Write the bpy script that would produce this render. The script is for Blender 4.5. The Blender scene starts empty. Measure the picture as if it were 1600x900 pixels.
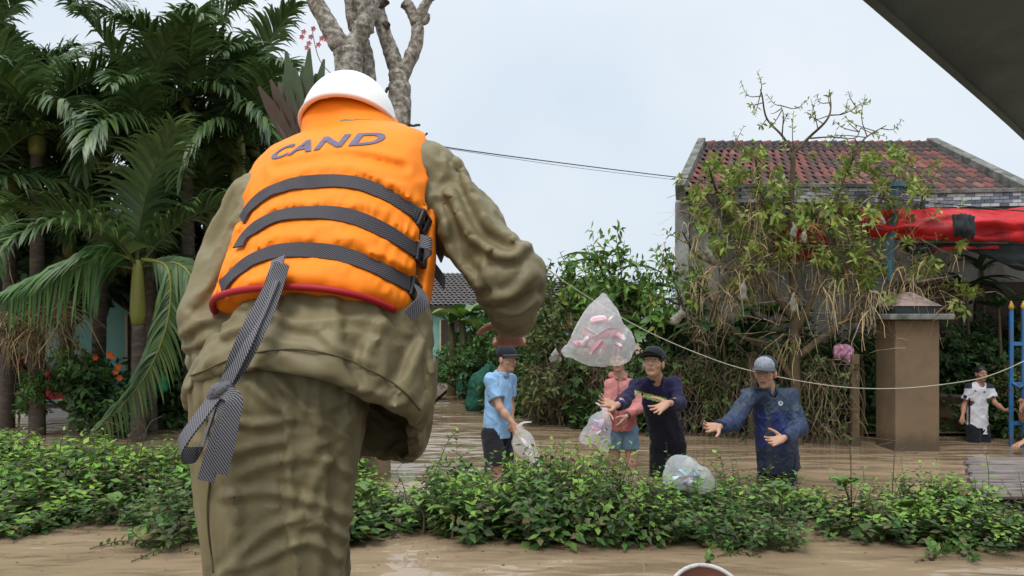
import bpy, bmesh, math, random
import numpy as np
from mathutils import Vector, Matrix, noise as mnoise
from mathutils.bvhtree import BVHTree

# ------------------------------------------------------------------ camera, sky, sun, exposure
SC = bpy.context.scene
COL = SC.collection
F, CX, HY, H = 1250.0, 800.0, 500.0, 1.7        # focal length in photo pixels, centre column, horizon row, eye height above the water
cam_d = bpy.data.cameras.new("camera"); cam = bpy.data.objects.new("camera", cam_d); COL.objects.link(cam)
cam.location = (0, 0, H); cam.rotation_euler = (math.radians(90), 0, 0)
cam_d.sensor_width = 36.0; cam_d.lens = 36.0 * F / 1600.0
cam_d.shift_y = (HY - 450.0) / 1600.0
cam_d.clip_start = 0.05; cam_d.clip_end = 3000
cam_d.dof.use_dof = True; cam_d.dof.focus_distance = 4.2; cam_d.dof.aperture_fstop = 14.0
SC.camera = cam

SUN_EL, SUN_AZ = math.radians(62), math.radians(205)
world = bpy.data.worlds.new("World"); SC.world = world; world.use_nodes = True
wn, wl = world.node_tree.nodes, world.node_tree.links
wn.clear()
sky = wn.new('ShaderNodeTexSky'); sky.sky_type = 'NISHITA'; sky.sun_disc = False
sky.sun_elevation = SUN_EL; sky.sun_rotation = SUN_AZ; sky.dust_density = 6; sky.air_density = 1.2
bg1 = wn.new('ShaderNodeBackground'); bg1.inputs[1].default_value = 0.07
wl.new(sky.outputs[0], bg1.inputs[0])
tc = wn.new('ShaderNodeTexCoord'); nz = wn.new('ShaderNodeTexNoise')
nz.inputs['Scale'].default_value = 2.4; nz.inputs['Detail'].default_value = 5; nz.inputs['Roughness'].default_value = .45
wl.new(tc.outputs['Generated'], nz.inputs['Vector'])
cr = wn.new('ShaderNodeValToRGB')
cr.color_ramp.elements[0].position = .3; cr.color_ramp.elements[0].color = (.62, .715, .82, 1)
cr.color_ramp.elements[1].position = .72; cr.color_ramp.elements[1].color = (.82, .865, .91, 1)
wl.new(nz.outputs['Fac'], cr.inputs[0])
# an overcast sky is brighter overhead than near the horizon
sx = wn.new('ShaderNodeSeparateXYZ'); wl.new(tc.outputs['Generated'], sx.inputs[0])
zr = wn.new('ShaderNodeMapRange'); zr.interpolation_type = 'SMOOTHSTEP'; zr.inputs[1].default_value = .3; zr.inputs[2].default_value = 1.0; zr.inputs[3].default_value = 1.0; zr.inputs[4].default_value = 2.0
wl.new(sx.outputs['Z'], zr.inputs[0])
zm = wn.new('ShaderNodeVectorMath'); zm.operation = 'SCALE'; wl.new(cr.outputs[0], zm.inputs[0]); wl.new(zr.outputs[0], zm.inputs['Scale'])
bg2 = wn.new('ShaderNodeBackground'); bg2.inputs[1].default_value = 1.0
wl.new(zm.outputs[0], bg2.inputs[0])
mx = wn.new('ShaderNodeMixShader'); mx.inputs[0].default_value = .88        # the cloud cover over the clear sky
wl.new(bg1.outputs[0], mx.inputs[1]); wl.new(bg2.outputs[0], mx.inputs[2])
wo = wn.new('ShaderNodeOutputWorld'); wl.new(mx.outputs[0], wo.inputs[0])

sd = bpy.data.lights.new("sun", 'SUN'); sd.energy = 1.5; sd.angle = math.radians(24); sd.color = (1, .965, .92)
sun = bpy.data.objects.new("sun", sd); COL.objects.link(sun); sun.location = (0, 0, 30)
_sv = Vector((math.sin(SUN_AZ) * math.cos(SUN_EL), math.cos(SUN_AZ) * math.cos(SUN_EL), math.sin(SUN_EL)))
sun.rotation_euler = _sv.to_track_quat('Z', 'Y').to_euler()

SC.view_settings.view_transform = 'Standard'; SC.view_settings.look = 'None'
SC.view_settings.exposure = 0.26; SC.view_settings.gamma = 1.0; SC.view_settings.use_curve_mapping = False
SC.render.engine = 'CYCLES'
SC.cycles.use_denoising = True
SC.cycles.max_bounces = 6; SC.cycles.diffuse_bounces = 2; SC.cycles.glossy_bounces = 2
SC.cycles.transmission_bounces = 4; SC.cycles.transparent_max_bounces = 8
SC.cycles.sample_clamp_indirect = 6

# ------------------------------------------------------------------ helpers
RNG = np.random.default_rng(7)
def P(px, py, d): return np.array([(px - CX) / F * d, d, H + (HY - py) / F * d])
def W0(px, py, dz=0): return W(px, py) + np.array([0, 0, dz])
def W(px, py):                                   # a point on the water from a photo pixel
    d = F * H / (py - HY); return np.array([(px - CX) / F * d, d, 0.0])
def unit(v): v = np.asarray(v, float); return v / (np.linalg.norm(v, axis=-1, keepdims=True) + 1e-12)

_hash = np.random.default_rng(3).permutation(256)
def perlin(p, seed=0):
    p = np.asarray(p, np.float64) + seed * 17.31
    i = np.floor(p).astype(int); f = p - i; u = f * f * f * (f * (f * 6 - 15) + 10)
    out = 0
    for c in range(8):
        o = np.array([c & 1, c >> 1 & 1, c >> 2 & 1])
        q = i + o
        h = _hash[(_hash[(_hash[q[..., 0] & 255] + q[..., 1]) & 255] + q[..., 2]) & 255]
        g = np.stack([np.where(h & 1, 1, -1) * (1 + (h >> 3 & 3) * .2), np.where(h & 2, 1, -1) * (1 + (h >> 5 & 3) * .2), np.where(h & 4, 1, -1)], -1)
        w = np.prod(np.where(o, u, 1 - u), -1)
        out = out + w * np.sum(g * (f - o), -1)
    return out * .7

def mesh_data(name, V, Fc, mat=None, smooth=False, col=None):
    me = bpy.data.meshes.new(name)
    V = np.asarray(V, np.float32).reshape(-1, 3)
    if isinstance(Fc, np.ndarray) and Fc.ndim == 2:
        n, k = Fc.shape
        me.vertices.add(len(V)); me.vertices.foreach_set('co', V.ravel())
        me.loops.add(n * k); me.loops.foreach_set('vertex_index', Fc.astype(np.int32).ravel())
        me.polygons.add(n); me.polygons.foreach_set('loop_start', np.arange(0, n * k, k, dtype=np.int32))
        me.update(calc_edges=True); me.validate()
    else:
        me.from_pydata(V.tolist(), [], [list(map(int, f)) for f in Fc]); me.update()
    if smooth: me.polygons.foreach_set('use_smooth', np.ones(len(me.polygons), bool))
    if col is not None:
        a = me.color_attributes.new('Col', 'FLOAT_COLOR', 'POINT')
        c = np.ones((len(V), 4), np.float32); c[:, :3] = col
        a.data.foreach_set('color', c.ravel())
    if mat is not None: me.materials.append(mat)
    return me

def link(name, me, parent=None, loc=None, rotz=0.0, scale=1.0):
    o = bpy.data.objects.new(name, me); COL.objects.link(o)
    if loc is not None: o.location = Vector([float(x) for x in loc])
    if rotz: o.rotation_euler = (0, 0, rotz)
    if scale != 1.0: o.scale = (scale,) * 3 if np.isscalar(scale) else scale
    if parent is not None: o.parent = parent
    return o

def tag(o, label=None, cat=None, group=None, kind=None):
    if label: o['label'] = label
    if cat: o['category'] = cat
    if group: o['group'] = group
    if kind: o['kind'] = kind
    return o

def thing(name, loc, label, cat, group=None, rotz=0.0):
    o = bpy.data.objects.new(name, None); COL.objects.link(o)
    o.location = Vector([float(x) for x in loc]); o.rotation_euler = (0, 0, rotz); o.empty_display_size = .1
    return tag(o, label, cat, group)

def root_offset(o):
    v = np.zeros(3)
    while o is not None: v += np.array(o.location); o = o.parent
    return v

def part(name, V, Fc, mat, parent, smooth=False, col=None, kind=None, label=None):
    """a mesh given in WORLD coordinates, linked under a parent that is not rotated"""
    V = np.asarray(V, float).reshape(-1, 3) - root_offset(parent)
    o = link(name, mesh_data(name, V, Fc, mat, smooth, col), parent)
    return tag(o, label, kind=kind)

def dup(o, loc=None, rotz=None, scale=None, label=None, parent=None, group=None):
    c = o.copy(); COL.objects.link(c)
    if parent is not None: c.parent = parent
    if loc is not None: c.location = Vector([float(x) for x in loc])
    if rotz is not None: c.rotation_euler = (0, 0, rotz)
    if scale is not None: c.scale = (scale,) * 3 if np.isscalar(scale) else scale
    if label: c['label'] = label
    if group: c['group'] = group
    for ch in list(o.children): dup(ch, parent=c)
    return c

class MB:
    """collects vertices and faces"""
    def __init__(s): s.V, s.F, s.C, s.n = [], [], [], 0
    def add(s, V, Fc, c=None):
        V = np.asarray(V, float).reshape(-1, 3); s.V.append(V)
        s.F += [[int(i) + s.n for i in f] for f in Fc]; s.n += len(V)
        s.C.append(np.tile(np.asarray(c if c is not None else (1, 1, 1), float).reshape(-1, 3), (len(V), 1))[:len(V)] if c is None or np.ndim(c) == 1 else np.asarray(c))
        return s
    def box(s, c, sz, R=None, cl=None, taper=1.0):
        v = np.array([[x, y, z] for z in (-.5, .5) for x, y in ((-.5, -.5), (.5, -.5), (.5, .5), (-.5, .5))])
        v[4:, :2] *= taper
        v = v * np.asarray(sz)
        if R is not None: v = v @ np.asarray(R).T
        return s.add(v + np.asarray(c), [(3, 2, 1, 0), (4, 5, 6, 7), (0, 1, 5, 4), (1, 2, 6, 5), (2, 3, 7, 6), (3, 0, 4, 7)], cl)
    def tube(s, pts, r, k=6, cl=None, cap=True):
        V, Fc = tube(pts, r, k, cap); return s.add(V, Fc, cl)
    def v(s): return np.concatenate(s.V)
    def part(s, name, mat, parent, smooth=False, kind=None, label=None, col=False):
        return part(name, s.v(), s.F, mat, parent, smooth, np.concatenate(s.C) if col else None, kind, label)
    def me(s, name, mat, smooth=False, col=False):
        return mesh_data(name, s.v(), s.F, mat, smooth, np.concatenate(s.C) if col else None)

def tube(pts, r, k=6, cap=True):
    pts = np.asarray(pts, float); n = len(pts); r = np.broadcast_to(np.asarray(r, float), (n,))
    t = np.gradient(pts, axis=0); t = unit(t)
    up = np.array([0, 0, 1.0]) if abs(t[0][2]) < .9 else np.array([1.0, 0, 0])
    V = []
    a = unit(np.cross(t[0], up))
    for i in range(n):
        a = unit(a - t[i] * np.dot(a, t[i])); b = np.cross(t[i], a)
        ang = np.arange(k) * 2 * math.pi / k
        V.append(pts[i] + r[i] * (np.cos(ang)[:, None] * a + np.sin(ang)[:, None] * b))
    V = np.concatenate(V); Fc = []
    for i in range(n - 1):
        for j in range(k):
            j2 = (j + 1) % k
            Fc.append((i * k + j, i * k + j2, (i + 1) * k + j2, (i + 1) * k + j))
    if cap: Fc.append(tuple(range(k - 1, -1, -1))); Fc.append(tuple((n - 1) * k + j for j in range(k)))
    return V, Fc

def spline(pts, n=8):
    """Catmull-Rom through points, n steps per span"""
    p = np.asarray(pts, float); p = np.vstack([2 * p[0] - p[1], p, 2 * p[-1] - p[-2]])
    out = []
    for i in range(1, len(p) - 2):
        t = np.linspace(0, 1, n, endpoint=False)[:, None]
        a, b, c, d = p[i - 1], p[i], p[i + 1], p[i + 2]
        out.append(.5 * (2 * b + (c - a) * t + (2 * a - 5 * b + 4 * c - d) * t ** 2 + (3 * b - a - 3 * c + d) * t ** 3))
    return np.vstack(out + [p[-2:-1]])

def bevel(o, w=.01, seg=2):
    m = o.modifiers.new('bevel', 'BEVEL'); m.width = w; m.segments = seg; m.limit_method = 'ANGLE'; return o

# ------------------------------------------------------------------ materials
def mat(name, color=(.5, .5, .5), rough=.7, attr=False, var=.15, vscale=6.0, bump=0.0, bscale=40.0, spec=.4,
        metallic=0.0, crumple=0.0, cscale=5.0, dirt=None, dirt_scale=3.0, dirt_amt=.5, alpha=1.0, trans=0.0, sheen=0.0, coat=0.0, stretch=(1, 1, 1), coord='Object'):
    m = bpy.data.materials.new(name); m.use_nodes = True
    n, l = m.node_tree.nodes, m.node_tree.links; n.clear()
    out = n.new('ShaderNodeOutputMaterial'); b = n.new('ShaderNodeBsdfPrincipled')
    b.inputs['Roughness'].default_value = rough; b.inputs['Specular IOR Level'].default_value = spec
    b.inputs['Metallic'].default_value = metallic; b.inputs['Alpha'].default_value = alpha
    b.inputs['Sheen Weight'].default_value = sheen; b.inputs['Coat Weight'].default_value = coat
    tcn = n.new('ShaderNodeTexCoord'); mp = n.new('ShaderNodeMapping'); mp.inputs['Scale'].default_value = stretch
    l.new(tcn.outputs[coord], mp.inputs[0])
    if attr:
        src = n.new('ShaderNodeAttribute'); src.attribute_name = 'Col'; c = src.outputs['Color']
    else:
        src = n.new('ShaderNodeRGB'); src.outputs[0].default_value = (*color, 1); c = src.outputs[0]
    if var > 0:
        nt = n.new('ShaderNodeTexNoise'); nt.inputs['Scale'].default_value = vscale; nt.inputs['Detail'].default_value = 6
        l.new(mp.outputs[0], nt.inputs['Vector'])
        mr = n.new('ShaderNodeMapRange'); mr.inputs[1].default_value = .25; mr.inputs[2].default_value = .75
        mr.inputs[3].default_value = 1 - var; mr.inputs[4].default_value = 1 + var
        l.new(nt.outputs['Fac'], mr.inputs[0])
        mm = n.new('ShaderNodeVectorMath'); mm.operation = 'SCALE'
        l.new(c, mm.inputs[0]); l.new(mr.outputs[0], mm.inputs['Scale']); c = mm.outputs[0]
    if dirt is not None:
        nd = n.new('ShaderNodeTexNoise'); nd.inputs['Scale'].default_value = dirt_scale; nd.inputs['Detail'].default_value = 8
        nd.inputs['Roughness'].default_value = .65
        l.new(mp.outputs[0], nd.inputs['Vector'])
        rp = n.new('ShaderNodeMapRange'); rp.inputs[1].default_value = 1 - dirt_amt - .1; rp.inputs[2].default_value = 1 - dirt_amt + .12
        l.new(nd.outputs['Fac'], rp.inputs[0])
        mxn = n.new('ShaderNodeMix'); mxn.data_type = 'RGBA'; mxn.inputs['B'].default_value = (*dirt, 1)
        l.new(rp.outputs[0], mxn.inputs['Factor']); l.new(c, mxn.inputs['A']); c = mxn.outputs['Result']
    l.new(c, b.inputs['Base Color'])
    if bump > 0:
        nb = n.new('ShaderNodeTexNoise'); nb.inputs['Scale'].default_value = bscale; nb.inputs['Detail'].default_value = 5
        l.new(mp.outputs[0], nb.inputs['Vector'])
        bp = n.new('ShaderNodeBump'); bp.inputs['Strength'].default_value = bump; bp.inputs['Distance'].default_value = .02
        l.new(nb.outputs['Fac'], bp.inputs['Height']); l.new(bp.outputs[0], b.inputs['Normal'])
    if crumple > 0:
        nr = n.new('ShaderNodeTexNoise'); nr.noise_type = 'RIDGED_MULTIFRACTAL'; nr.inputs['Scale'].default_value = cscale; nr.inputs['Detail'].default_value = 2.5
        nr.inputs['Distortion'].default_value = .5; nr.normalize = True
        l.new(mp.outputs[0], nr.inputs['Vector'])
        b2 = n.new('ShaderNodeBump'); b2.inputs['Strength'].default_value = crumple; b2.inputs['Distance'].default_value = .03
        l.new(nr.outputs['Fac'], b2.inputs['Height'])
        if bump > 0: l.new(bp.outputs[0], b2.inputs['Normal'])
        l.new(b2.outputs[0], b.inputs['Normal'])
    if trans > 0:
        tl = n.new('ShaderNodeBsdfTranslucent'); l.new(c, tl.inputs['Color'])
        ms = n.new('ShaderNodeMixShader'); ms.inputs[0].default_value = trans
        l.new(b.outputs[0], ms.inputs[1]); l.new(tl.outputs[0], ms.inputs[2]); l.new(ms.outputs[0], out.inputs[0])
    else: l.new(b.outputs[0], out.inputs[0])
    return m

M = {}
M['leaf'] = mat('leaf', attr=True, rough=.55, var=.2, vscale=7, trans=.22, spec=.3)
M['palm_leaf'] = mat('palm_leaf', attr=True, rough=.38, var=.15, vscale=5, trans=.2, spec=.5)
M['straw'] = mat('straw', attr=True, rough=.9, var=.25, vscale=12, spec=.1)
M['bark'] = mat('bark', (.075, .055, .04), .95, var=.4, vscale=14, bump=.6, bscale=30, spec=.15)
M['twig'] = mat('twig', (.10, .075, .045), .9, var=.3, vscale=14, spec=.15)
M['skin'] = mat('skin', attr=True, rough=.5, var=.06, vscale=25, spec=.35)
M['cloth'] = mat('cloth', attr=True, rough=.85, var=.14, vscale=9, bump=.25, bscale=26, spec=.15, sheen=.1)
M['plain'] = mat('plain', attr=True, rough=.6, var=.08, vscale=8)
M['mud'] = mat('mud', (.19, .145, .10), .9, var=.3, vscale=2, bump=.4, bscale=8)

# ------------------------------------------------------------------ distance-field modeller (bodies and clothes as one continuous surface)
class Field:
    def __init__(s, lo, hi, h):
        s.lo = np.asarray(lo, float); s.h = h; s.n = np.ceil((np.asarray(hi, float) - s.lo) / h).astype(int) + 1
        s.ax = [s.lo[i] + h * np.arange(s.n[i]) for i in range(3)]
        s.d = np.full(s.n, 1.0, np.float32)
    def like(s):
        g = Field.__new__(Field); g.lo, g.h, g.n, g.ax = s.lo, s.h, s.n, s.ax; g.d = np.full(s.n, 1.0, np.float32); return g
    def win(s, lo, hi):
        sl = []
        for i in range(3):
            a = min(max(0, int((lo[i] - s.lo[i]) / s.h)), s.n[i] - 1); b = max(a + 1, min(s.n[i], int((hi[i] - s.lo[i]) / s.h) + 2))
            sl.append(slice(a, b))
        g = [s.ax[i][sl[i]].astype(np.float32) for i in range(3)]
        return tuple(sl), g[0][:, None, None], g[1][None, :, None], g[2][None, None, :]
    def put(s, sl, f, k, op='u'):
        a = s.d[sl]
        if op == 'u':
            h = np.clip(.5 + .5 * (f - a) / k, 0, 1); s.d[sl] = f + (a - f) * h - k * h * (1 - h)
        elif op == 's':
            f = -f; h = np.clip(.5 - .5 * (f - a) / k, 0, 1); s.d[sl] = f + (a - f) * h + k * h * (1 - h)
        return s
    def cone(s, a, b, ra, rb, k=.02, op='u', sq=None):
        a, b = np.asarray(a, float), np.asarray(b, float)
        R = max(ra, rb) + k + 3 * s.h
        if sq is not None: R *= max(1.0, 1 / sq[1])
        sl, X, Y, Z = s.win(np.minimum(a, b) - R, np.maximum(a, b) + R)
        dx, dy, dz = X - a[0], Y - a[1], Z - a[2]; ba = b - a
        if sq is not None:
            n, f = unit(sq[0]), sq[1] - 1
            q = (dx * n[0] + dy * n[1] + dz * n[2]) * f
            dx, dy, dz = dx + q * n[0], dy + q * n[1], dz + q * n[2]
            ba = ba + n * np.dot(ba, n) * f
        t = np.clip((dx * ba[0] + dy * ba[1] + dz * ba[2]) / (np.dot(ba, ba) + 1e-9), 0, 1)
        f = np.sqrt((dx - t * ba[0]) ** 2 + (dy - t * ba[1]) ** 2 + (dz - t * ba[2]) ** 2) - (ra + (rb - ra) * t)
        return s.put(sl, f, k, op)
    def chain(s, pts, rs, k=.02, op='u', sq=None):
        for i in range(len(pts) - 1): s.cone(pts[i], pts[i + 1], rs[i], rs[i + 1], k, op, sq)
        return s
    def ell(s, c, r, R=None, k=.02, op='u'):
        c, r = np.asarray(c, float), np.asarray(r, float); R = np.eye(3) if R is None else np.asarray(R)
        m = r.max() + k + 3 * s.h
        sl, X, Y, Z = s.win(c - m, c + m)
        dx, dy, dz = X - c[0], Y - c[1], Z - c[2]
        q = [(dx * R[0, i] + dy * R[1, i] + dz * R[2, i]) for i in range(3)]
        k0 = np.sqrt(sum((q[i] / r[i]) ** 2 for i in range(3))); k1 = np.sqrt(sum((q[i] / r[i] ** 2) ** 2 for i in range(3))) + 1e-6
        return s.put(sl, k0 * (k0 - 1) / k1, k, op)
    def loft(s, st, yaw=0.0, n=2.3, k=.02, op='u', grow=0.0):
        """horizontal slices: rows of (z, cx, cy, half width, half depth)"""
        st = np.asarray(st, float); st = st[np.argsort(st[:, 0])]
        zz = s.ax[2]
        zs = np.linspace(st[0, 0], st[-1, 0], 160)
        tab = [np.interp(zs, st[:, 0], st[:, i]) for i in range(1, 5)]
        ker = np.hanning(15); ker /= ker.sum()
        tab = [np.convolve(np.pad(q, 7, mode='edge'), ker, 'valid') for q in tab]
        cx, cy, hw, hd = [np.interp(zz, zs, q).astype(np.float32)[None, None, :] for q in tab]
        hw, hd = hw + grow, hd + grow
        X, Y, Z = s.ax[0].astype(np.float32)[:, None, None], s.ax[1].astype(np.float32)[None, :, None], zz.astype(np.float32)[None, None, :]
        c, sn = math.cos(yaw), math.sin(yaw)
        u = (X - cx) * c + (Y - cy) * sn; v = -(X - cx) * sn + (Y - cy) * c
        g = (np.abs(u / hw) ** n + np.abs(v / hd) ** n) ** (1 / n)
        f = (g - 1) * np.minimum(hw, hd)
        f = np.maximum(f, np.maximum(st[0, 0] - grow - Z, Z - st[-1, 0] - grow))
        return s.put((slice(None),) * 3, f.astype(np.float32), k, op)
    def cut(s, p, n, k=0.0):
        n = unit(n); p = np.asarray(p, float)
        X, Y, Z = s.ax[0][:, None, None], s.ax[1][None, :, None], s.ax[2][None, None, :]
        f = ((X - p[0]) * n[0] + (Y - p[1]) * n[1] + (Z - p[2]) * n[2]).astype(np.float32)
        if k > 0:
            h = np.clip(.5 - .5 * (f - s.d) / k, 0, 1); s.d = f + (s.d - f) * h + k * h * (1 - h)
        else: s.d = np.maximum(s.d, f)
        return s
    def disp(s, fn, band=.03):
        """fn(points) -> outward displacement, evaluated near the surface only"""
        idx = np.nonzero(np.abs(s.d) < band)
        p = np.stack([s.ax[i][idx[i]] for i in range(3)], -1)
        s.d[idx] -= fn(p).astype(np.float32); return s
    def mesh(s, relax=1):
        d = s.d; sg = d < 0
        n = s.n
        c = np.zeros(n - 1, np.int8)
        for o in range(8):
            a, b, e = o & 1, o >> 1 & 1, o >> 2 & 1
            c += sg[a:n[0] - 1 + a, b:n[1] - 1 + b, e:n[2] - 1 + e]
        act = np.argwhere((c > 0) & (c < 8)); vid = np.full(n - 1, -1, np.int64); vid[tuple(act.T)] = np.arange(len(act))
        acc = np.zeros((len(act), 3)); cnt = np.zeros(len(act))
        cor = [np.array([o & 1, o >> 1 & 1, o >> 2 & 1]) for o in range(8)]
        vals = [d[tuple((act + o).T)] for o in cor]
        for i in range(8):
            for ax in range(3):
                if cor[i][ax]: continue
                j = i | (1 << ax); m = (vals[i] < 0) != (vals[j] < 0)
                t = vals[i][m] / (vals[i][m] - vals[j][m])
                q = np.repeat(cor[i][None].astype(float), m.sum(), 0); q[:, ax] += t
                acc[m] += q; cnt[m] += 1
        V = s.lo + s.h * (act + acc / cnt[:, None])
        Fs = []
        for ax in range(3):
            u, w = (ax + 1) % 3, (ax + 2) % 3
            a = [slice(None)] * 3; b = [slice(None)] * 3; a[ax] = slice(0, -1); b[ax] = slice(1, None)
            e = np.argwhere(sg[tuple(a)] != sg[tuple(b)])
            ok = (e[:, u] > 0) & (e[:, w] > 0) & (e[:, u] < n[u] - 1) & (e[:, w] < n[w] - 1); e = e[ok]
            du = np.zeros(3, int); du[u] = 1; dw = np.zeros(3, int); dw[w] = 1
            q = np.stack([vid[tuple((e - du - dw).T)], vid[tuple((e - dw).T)], vid[tuple(e.T)], vid[tuple((e - du).T)]], 1)
            fl = ~sg[tuple(e.T)]; q[fl] = q[fl][:, ::-1]
            Fs.append(q)
        Fc = np.concatenate(Fs)
        for _ in range(relax):
            a = np.concatenate([Fc[:, i] for i in range(4) for j in (1, 3)]); b = np.concatenate([Fc[:, (i + j) % 4] for i in range(4) for j in (1, 3)])
            C = np.bincount(a, minlength=len(V)); A = np.stack([np.bincount(a, V[b, q], len(V)) for q in range(3)], 1)
            V = .5 * V + .5 * A / np.maximum(C, 1)[:, None]
        return V, Fc

def proj(p): return np.stack([CX + F * p[:, 0] / p[:, 1], HY - F * (p[:, 2] - H) / p[:, 1]], -1)
def seg_dist(uv, path):
    path = np.asarray(path, float); best = np.full(len(uv), 1e9)
    for a, b in zip(path[:-1], path[1:]):
        ba = b - a; t = np.clip(((uv - a) @ ba) / (ba @ ba + 1e-9), 0, 1)
        best = np.minimum(best, np.linalg.norm(uv - a - t[:, None] * ba, axis=1))
    return best
def folds(p, freq, stretch_dir, amount, seed, aniso=4.0, sharp=2.0):
    """ridged noise drawn out along a direction: creases of heavy cloth"""
    s = unit(stretch_dir); q = p - np.outer(p @ s, s) * (1 - 1 / aniso)
    a = p * freq * 2.3 + seed; w = q * freq + .22 * np.sin(a[:, [1, 2, 0]]) + .16 * np.sin(1.7 * a[:, [2, 0, 1]] + 1.3)
    return amount * ((1 - np.abs(np.clip(perlin(w, seed) * 1.6, -1, 1))) ** sharp - .4)

def hand(fl, wrist, direc, palm_n, side=1, s=1.0, curl=.5, spread=.12, thumb_out=.9):
    """palm, four unequal fingers with bent knuckles and a thumb leaving the side of the palm; side = which way the thumb points along cross(direc, palm_n)"""
    d = unit(direc); n = unit(palm_n - d * np.dot(palm_n, d)); t = np.cross(d, n) * side
    c = lambda a, b, e: wrist + s * (a * d + b * t + e * n)
    fl.cone(c(.0, 0, 0), c(.03, 0, 0), .024 * s, .026 * s, .01, sq=(n, 1.35))
    for b in (-.028, -.010, .010, .028): fl.cone(c(.02, b * .6, 0), c(.088, b, 0), .017 * s, .0125 * s, .012)
    for i, (b, L) in enumerate(((.030, .072), (.010, .082), (-.011, .076), (-.030, .058))):
        p0 = c(.086, b, 0); ang = spread * (1.5 - i) * 1.0; fd = unit(math.cos(ang) * d + math.sin(ang) * t); cu = curl * (.8 + .12 * i)
        r = .0105 * s if i < 3 else .009 * s
        for j, fr in enumerate((.45, .3, .25)):
            a = cu * (.45 + .75 * j); dd = unit(math.cos(a) * fd + math.sin(a) * n); p1 = p0 + dd * L * fr * s
            fl.cone(p0, p1, r, r * .9, .004); p0 = p1; r *= .9
    p0 = c(.018, .026, .006); td = unit(.62 * d + thumb_out * t + .35 * n); p1 = p0 + td * .045 * s
    fl.cone(p0, p1, .016 * s, .012 * s, .012); p2 = p1 + unit(td + .35 * d) * .032 * s; fl.cone(p1, p2, .012 * s, .0105 * s, .005)
    p3 = p2 + unit(td + .7 * d + .1 * n) * .025 * s; fl.cone(p2, p3, .0105 * s, .0085 * s, .004)
M['black_plastic'] = mat('black_plastic', (.022, .022, .025), .35, var=.2, spec=.5)

ORD = ['leftmost'] + [w + ' from the left' for w in 'second third fourth fifth sixth seventh eighth ninth tenth eleventh twelfth thirteenth fourteenth fifteenth sixteenth seventeenth eighteenth'.split()]
def order_labels(obs, fmt):
    """labels for a row of look-alikes, counted from the left"""
    for i, o in enumerate(sorted(obs, key=lambda q: q.location[0] / max(q.location[1], 1))): o['label'] = fmt.format(ORD[i])

def drape_sim(V, Q, frames=14, shrink=-.10, pin=.3, hold=None, bend=.25, stiff=12, grav=.35, seed=0):
    """lets a garment that is cut a little too large settle into folds, in a scene of its own"""
    me = mesh_data('sim', V, Q); o = bpy.data.objects.new('sim', me); ts = bpy.data.scenes.new('sim_scene'); ts.collection.objects.link(o)
    vg = o.vertex_groups.new(name='pin'); w = np.clip(pin * (1 + 1.2 * perlin(V * 5, seed)), .01, 1)
    if hold is not None: w = np.maximum(w, hold)
    w = np.round(w, 2)
    for val in np.unique(w): vg.add(np.nonzero(w == val)[0].tolist(), float(val), 'REPLACE')
    m = o.modifiers.new('cloth', 'CLOTH'); s = m.settings; s.quality = 4; s.mass = .25; s.tension_stiffness = stiff; s.compression_stiffness = stiff; s.shear_stiffness = stiff * .4; s.bending_stiffness = bend
    s.vertex_group_mass = 'pin'; s.pin_stiffness = 1.0; s.shrink_min = shrink; s.shrink_max = shrink; s.effector_weights.gravity = grav; s.air_damping = 3
    m.point_cache.frame_start = 1; m.point_cache.frame_end = frames; ts.frame_start = 1; ts.frame_end = frames
    for k in range(1, frames + 1): ts.frame_set(k)
    ev = o.evaluated_get(ts.view_layers[0].depsgraph); out = np.zeros(len(V) * 3, np.float32); ev.data.vertices.foreach_get('co', out)
    bpy.data.objects.remove(o); bpy.data.scenes.remove(ts)
    out = out.reshape(-1, 3).astype(float); return out if np.isfinite(out).all() else V
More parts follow.
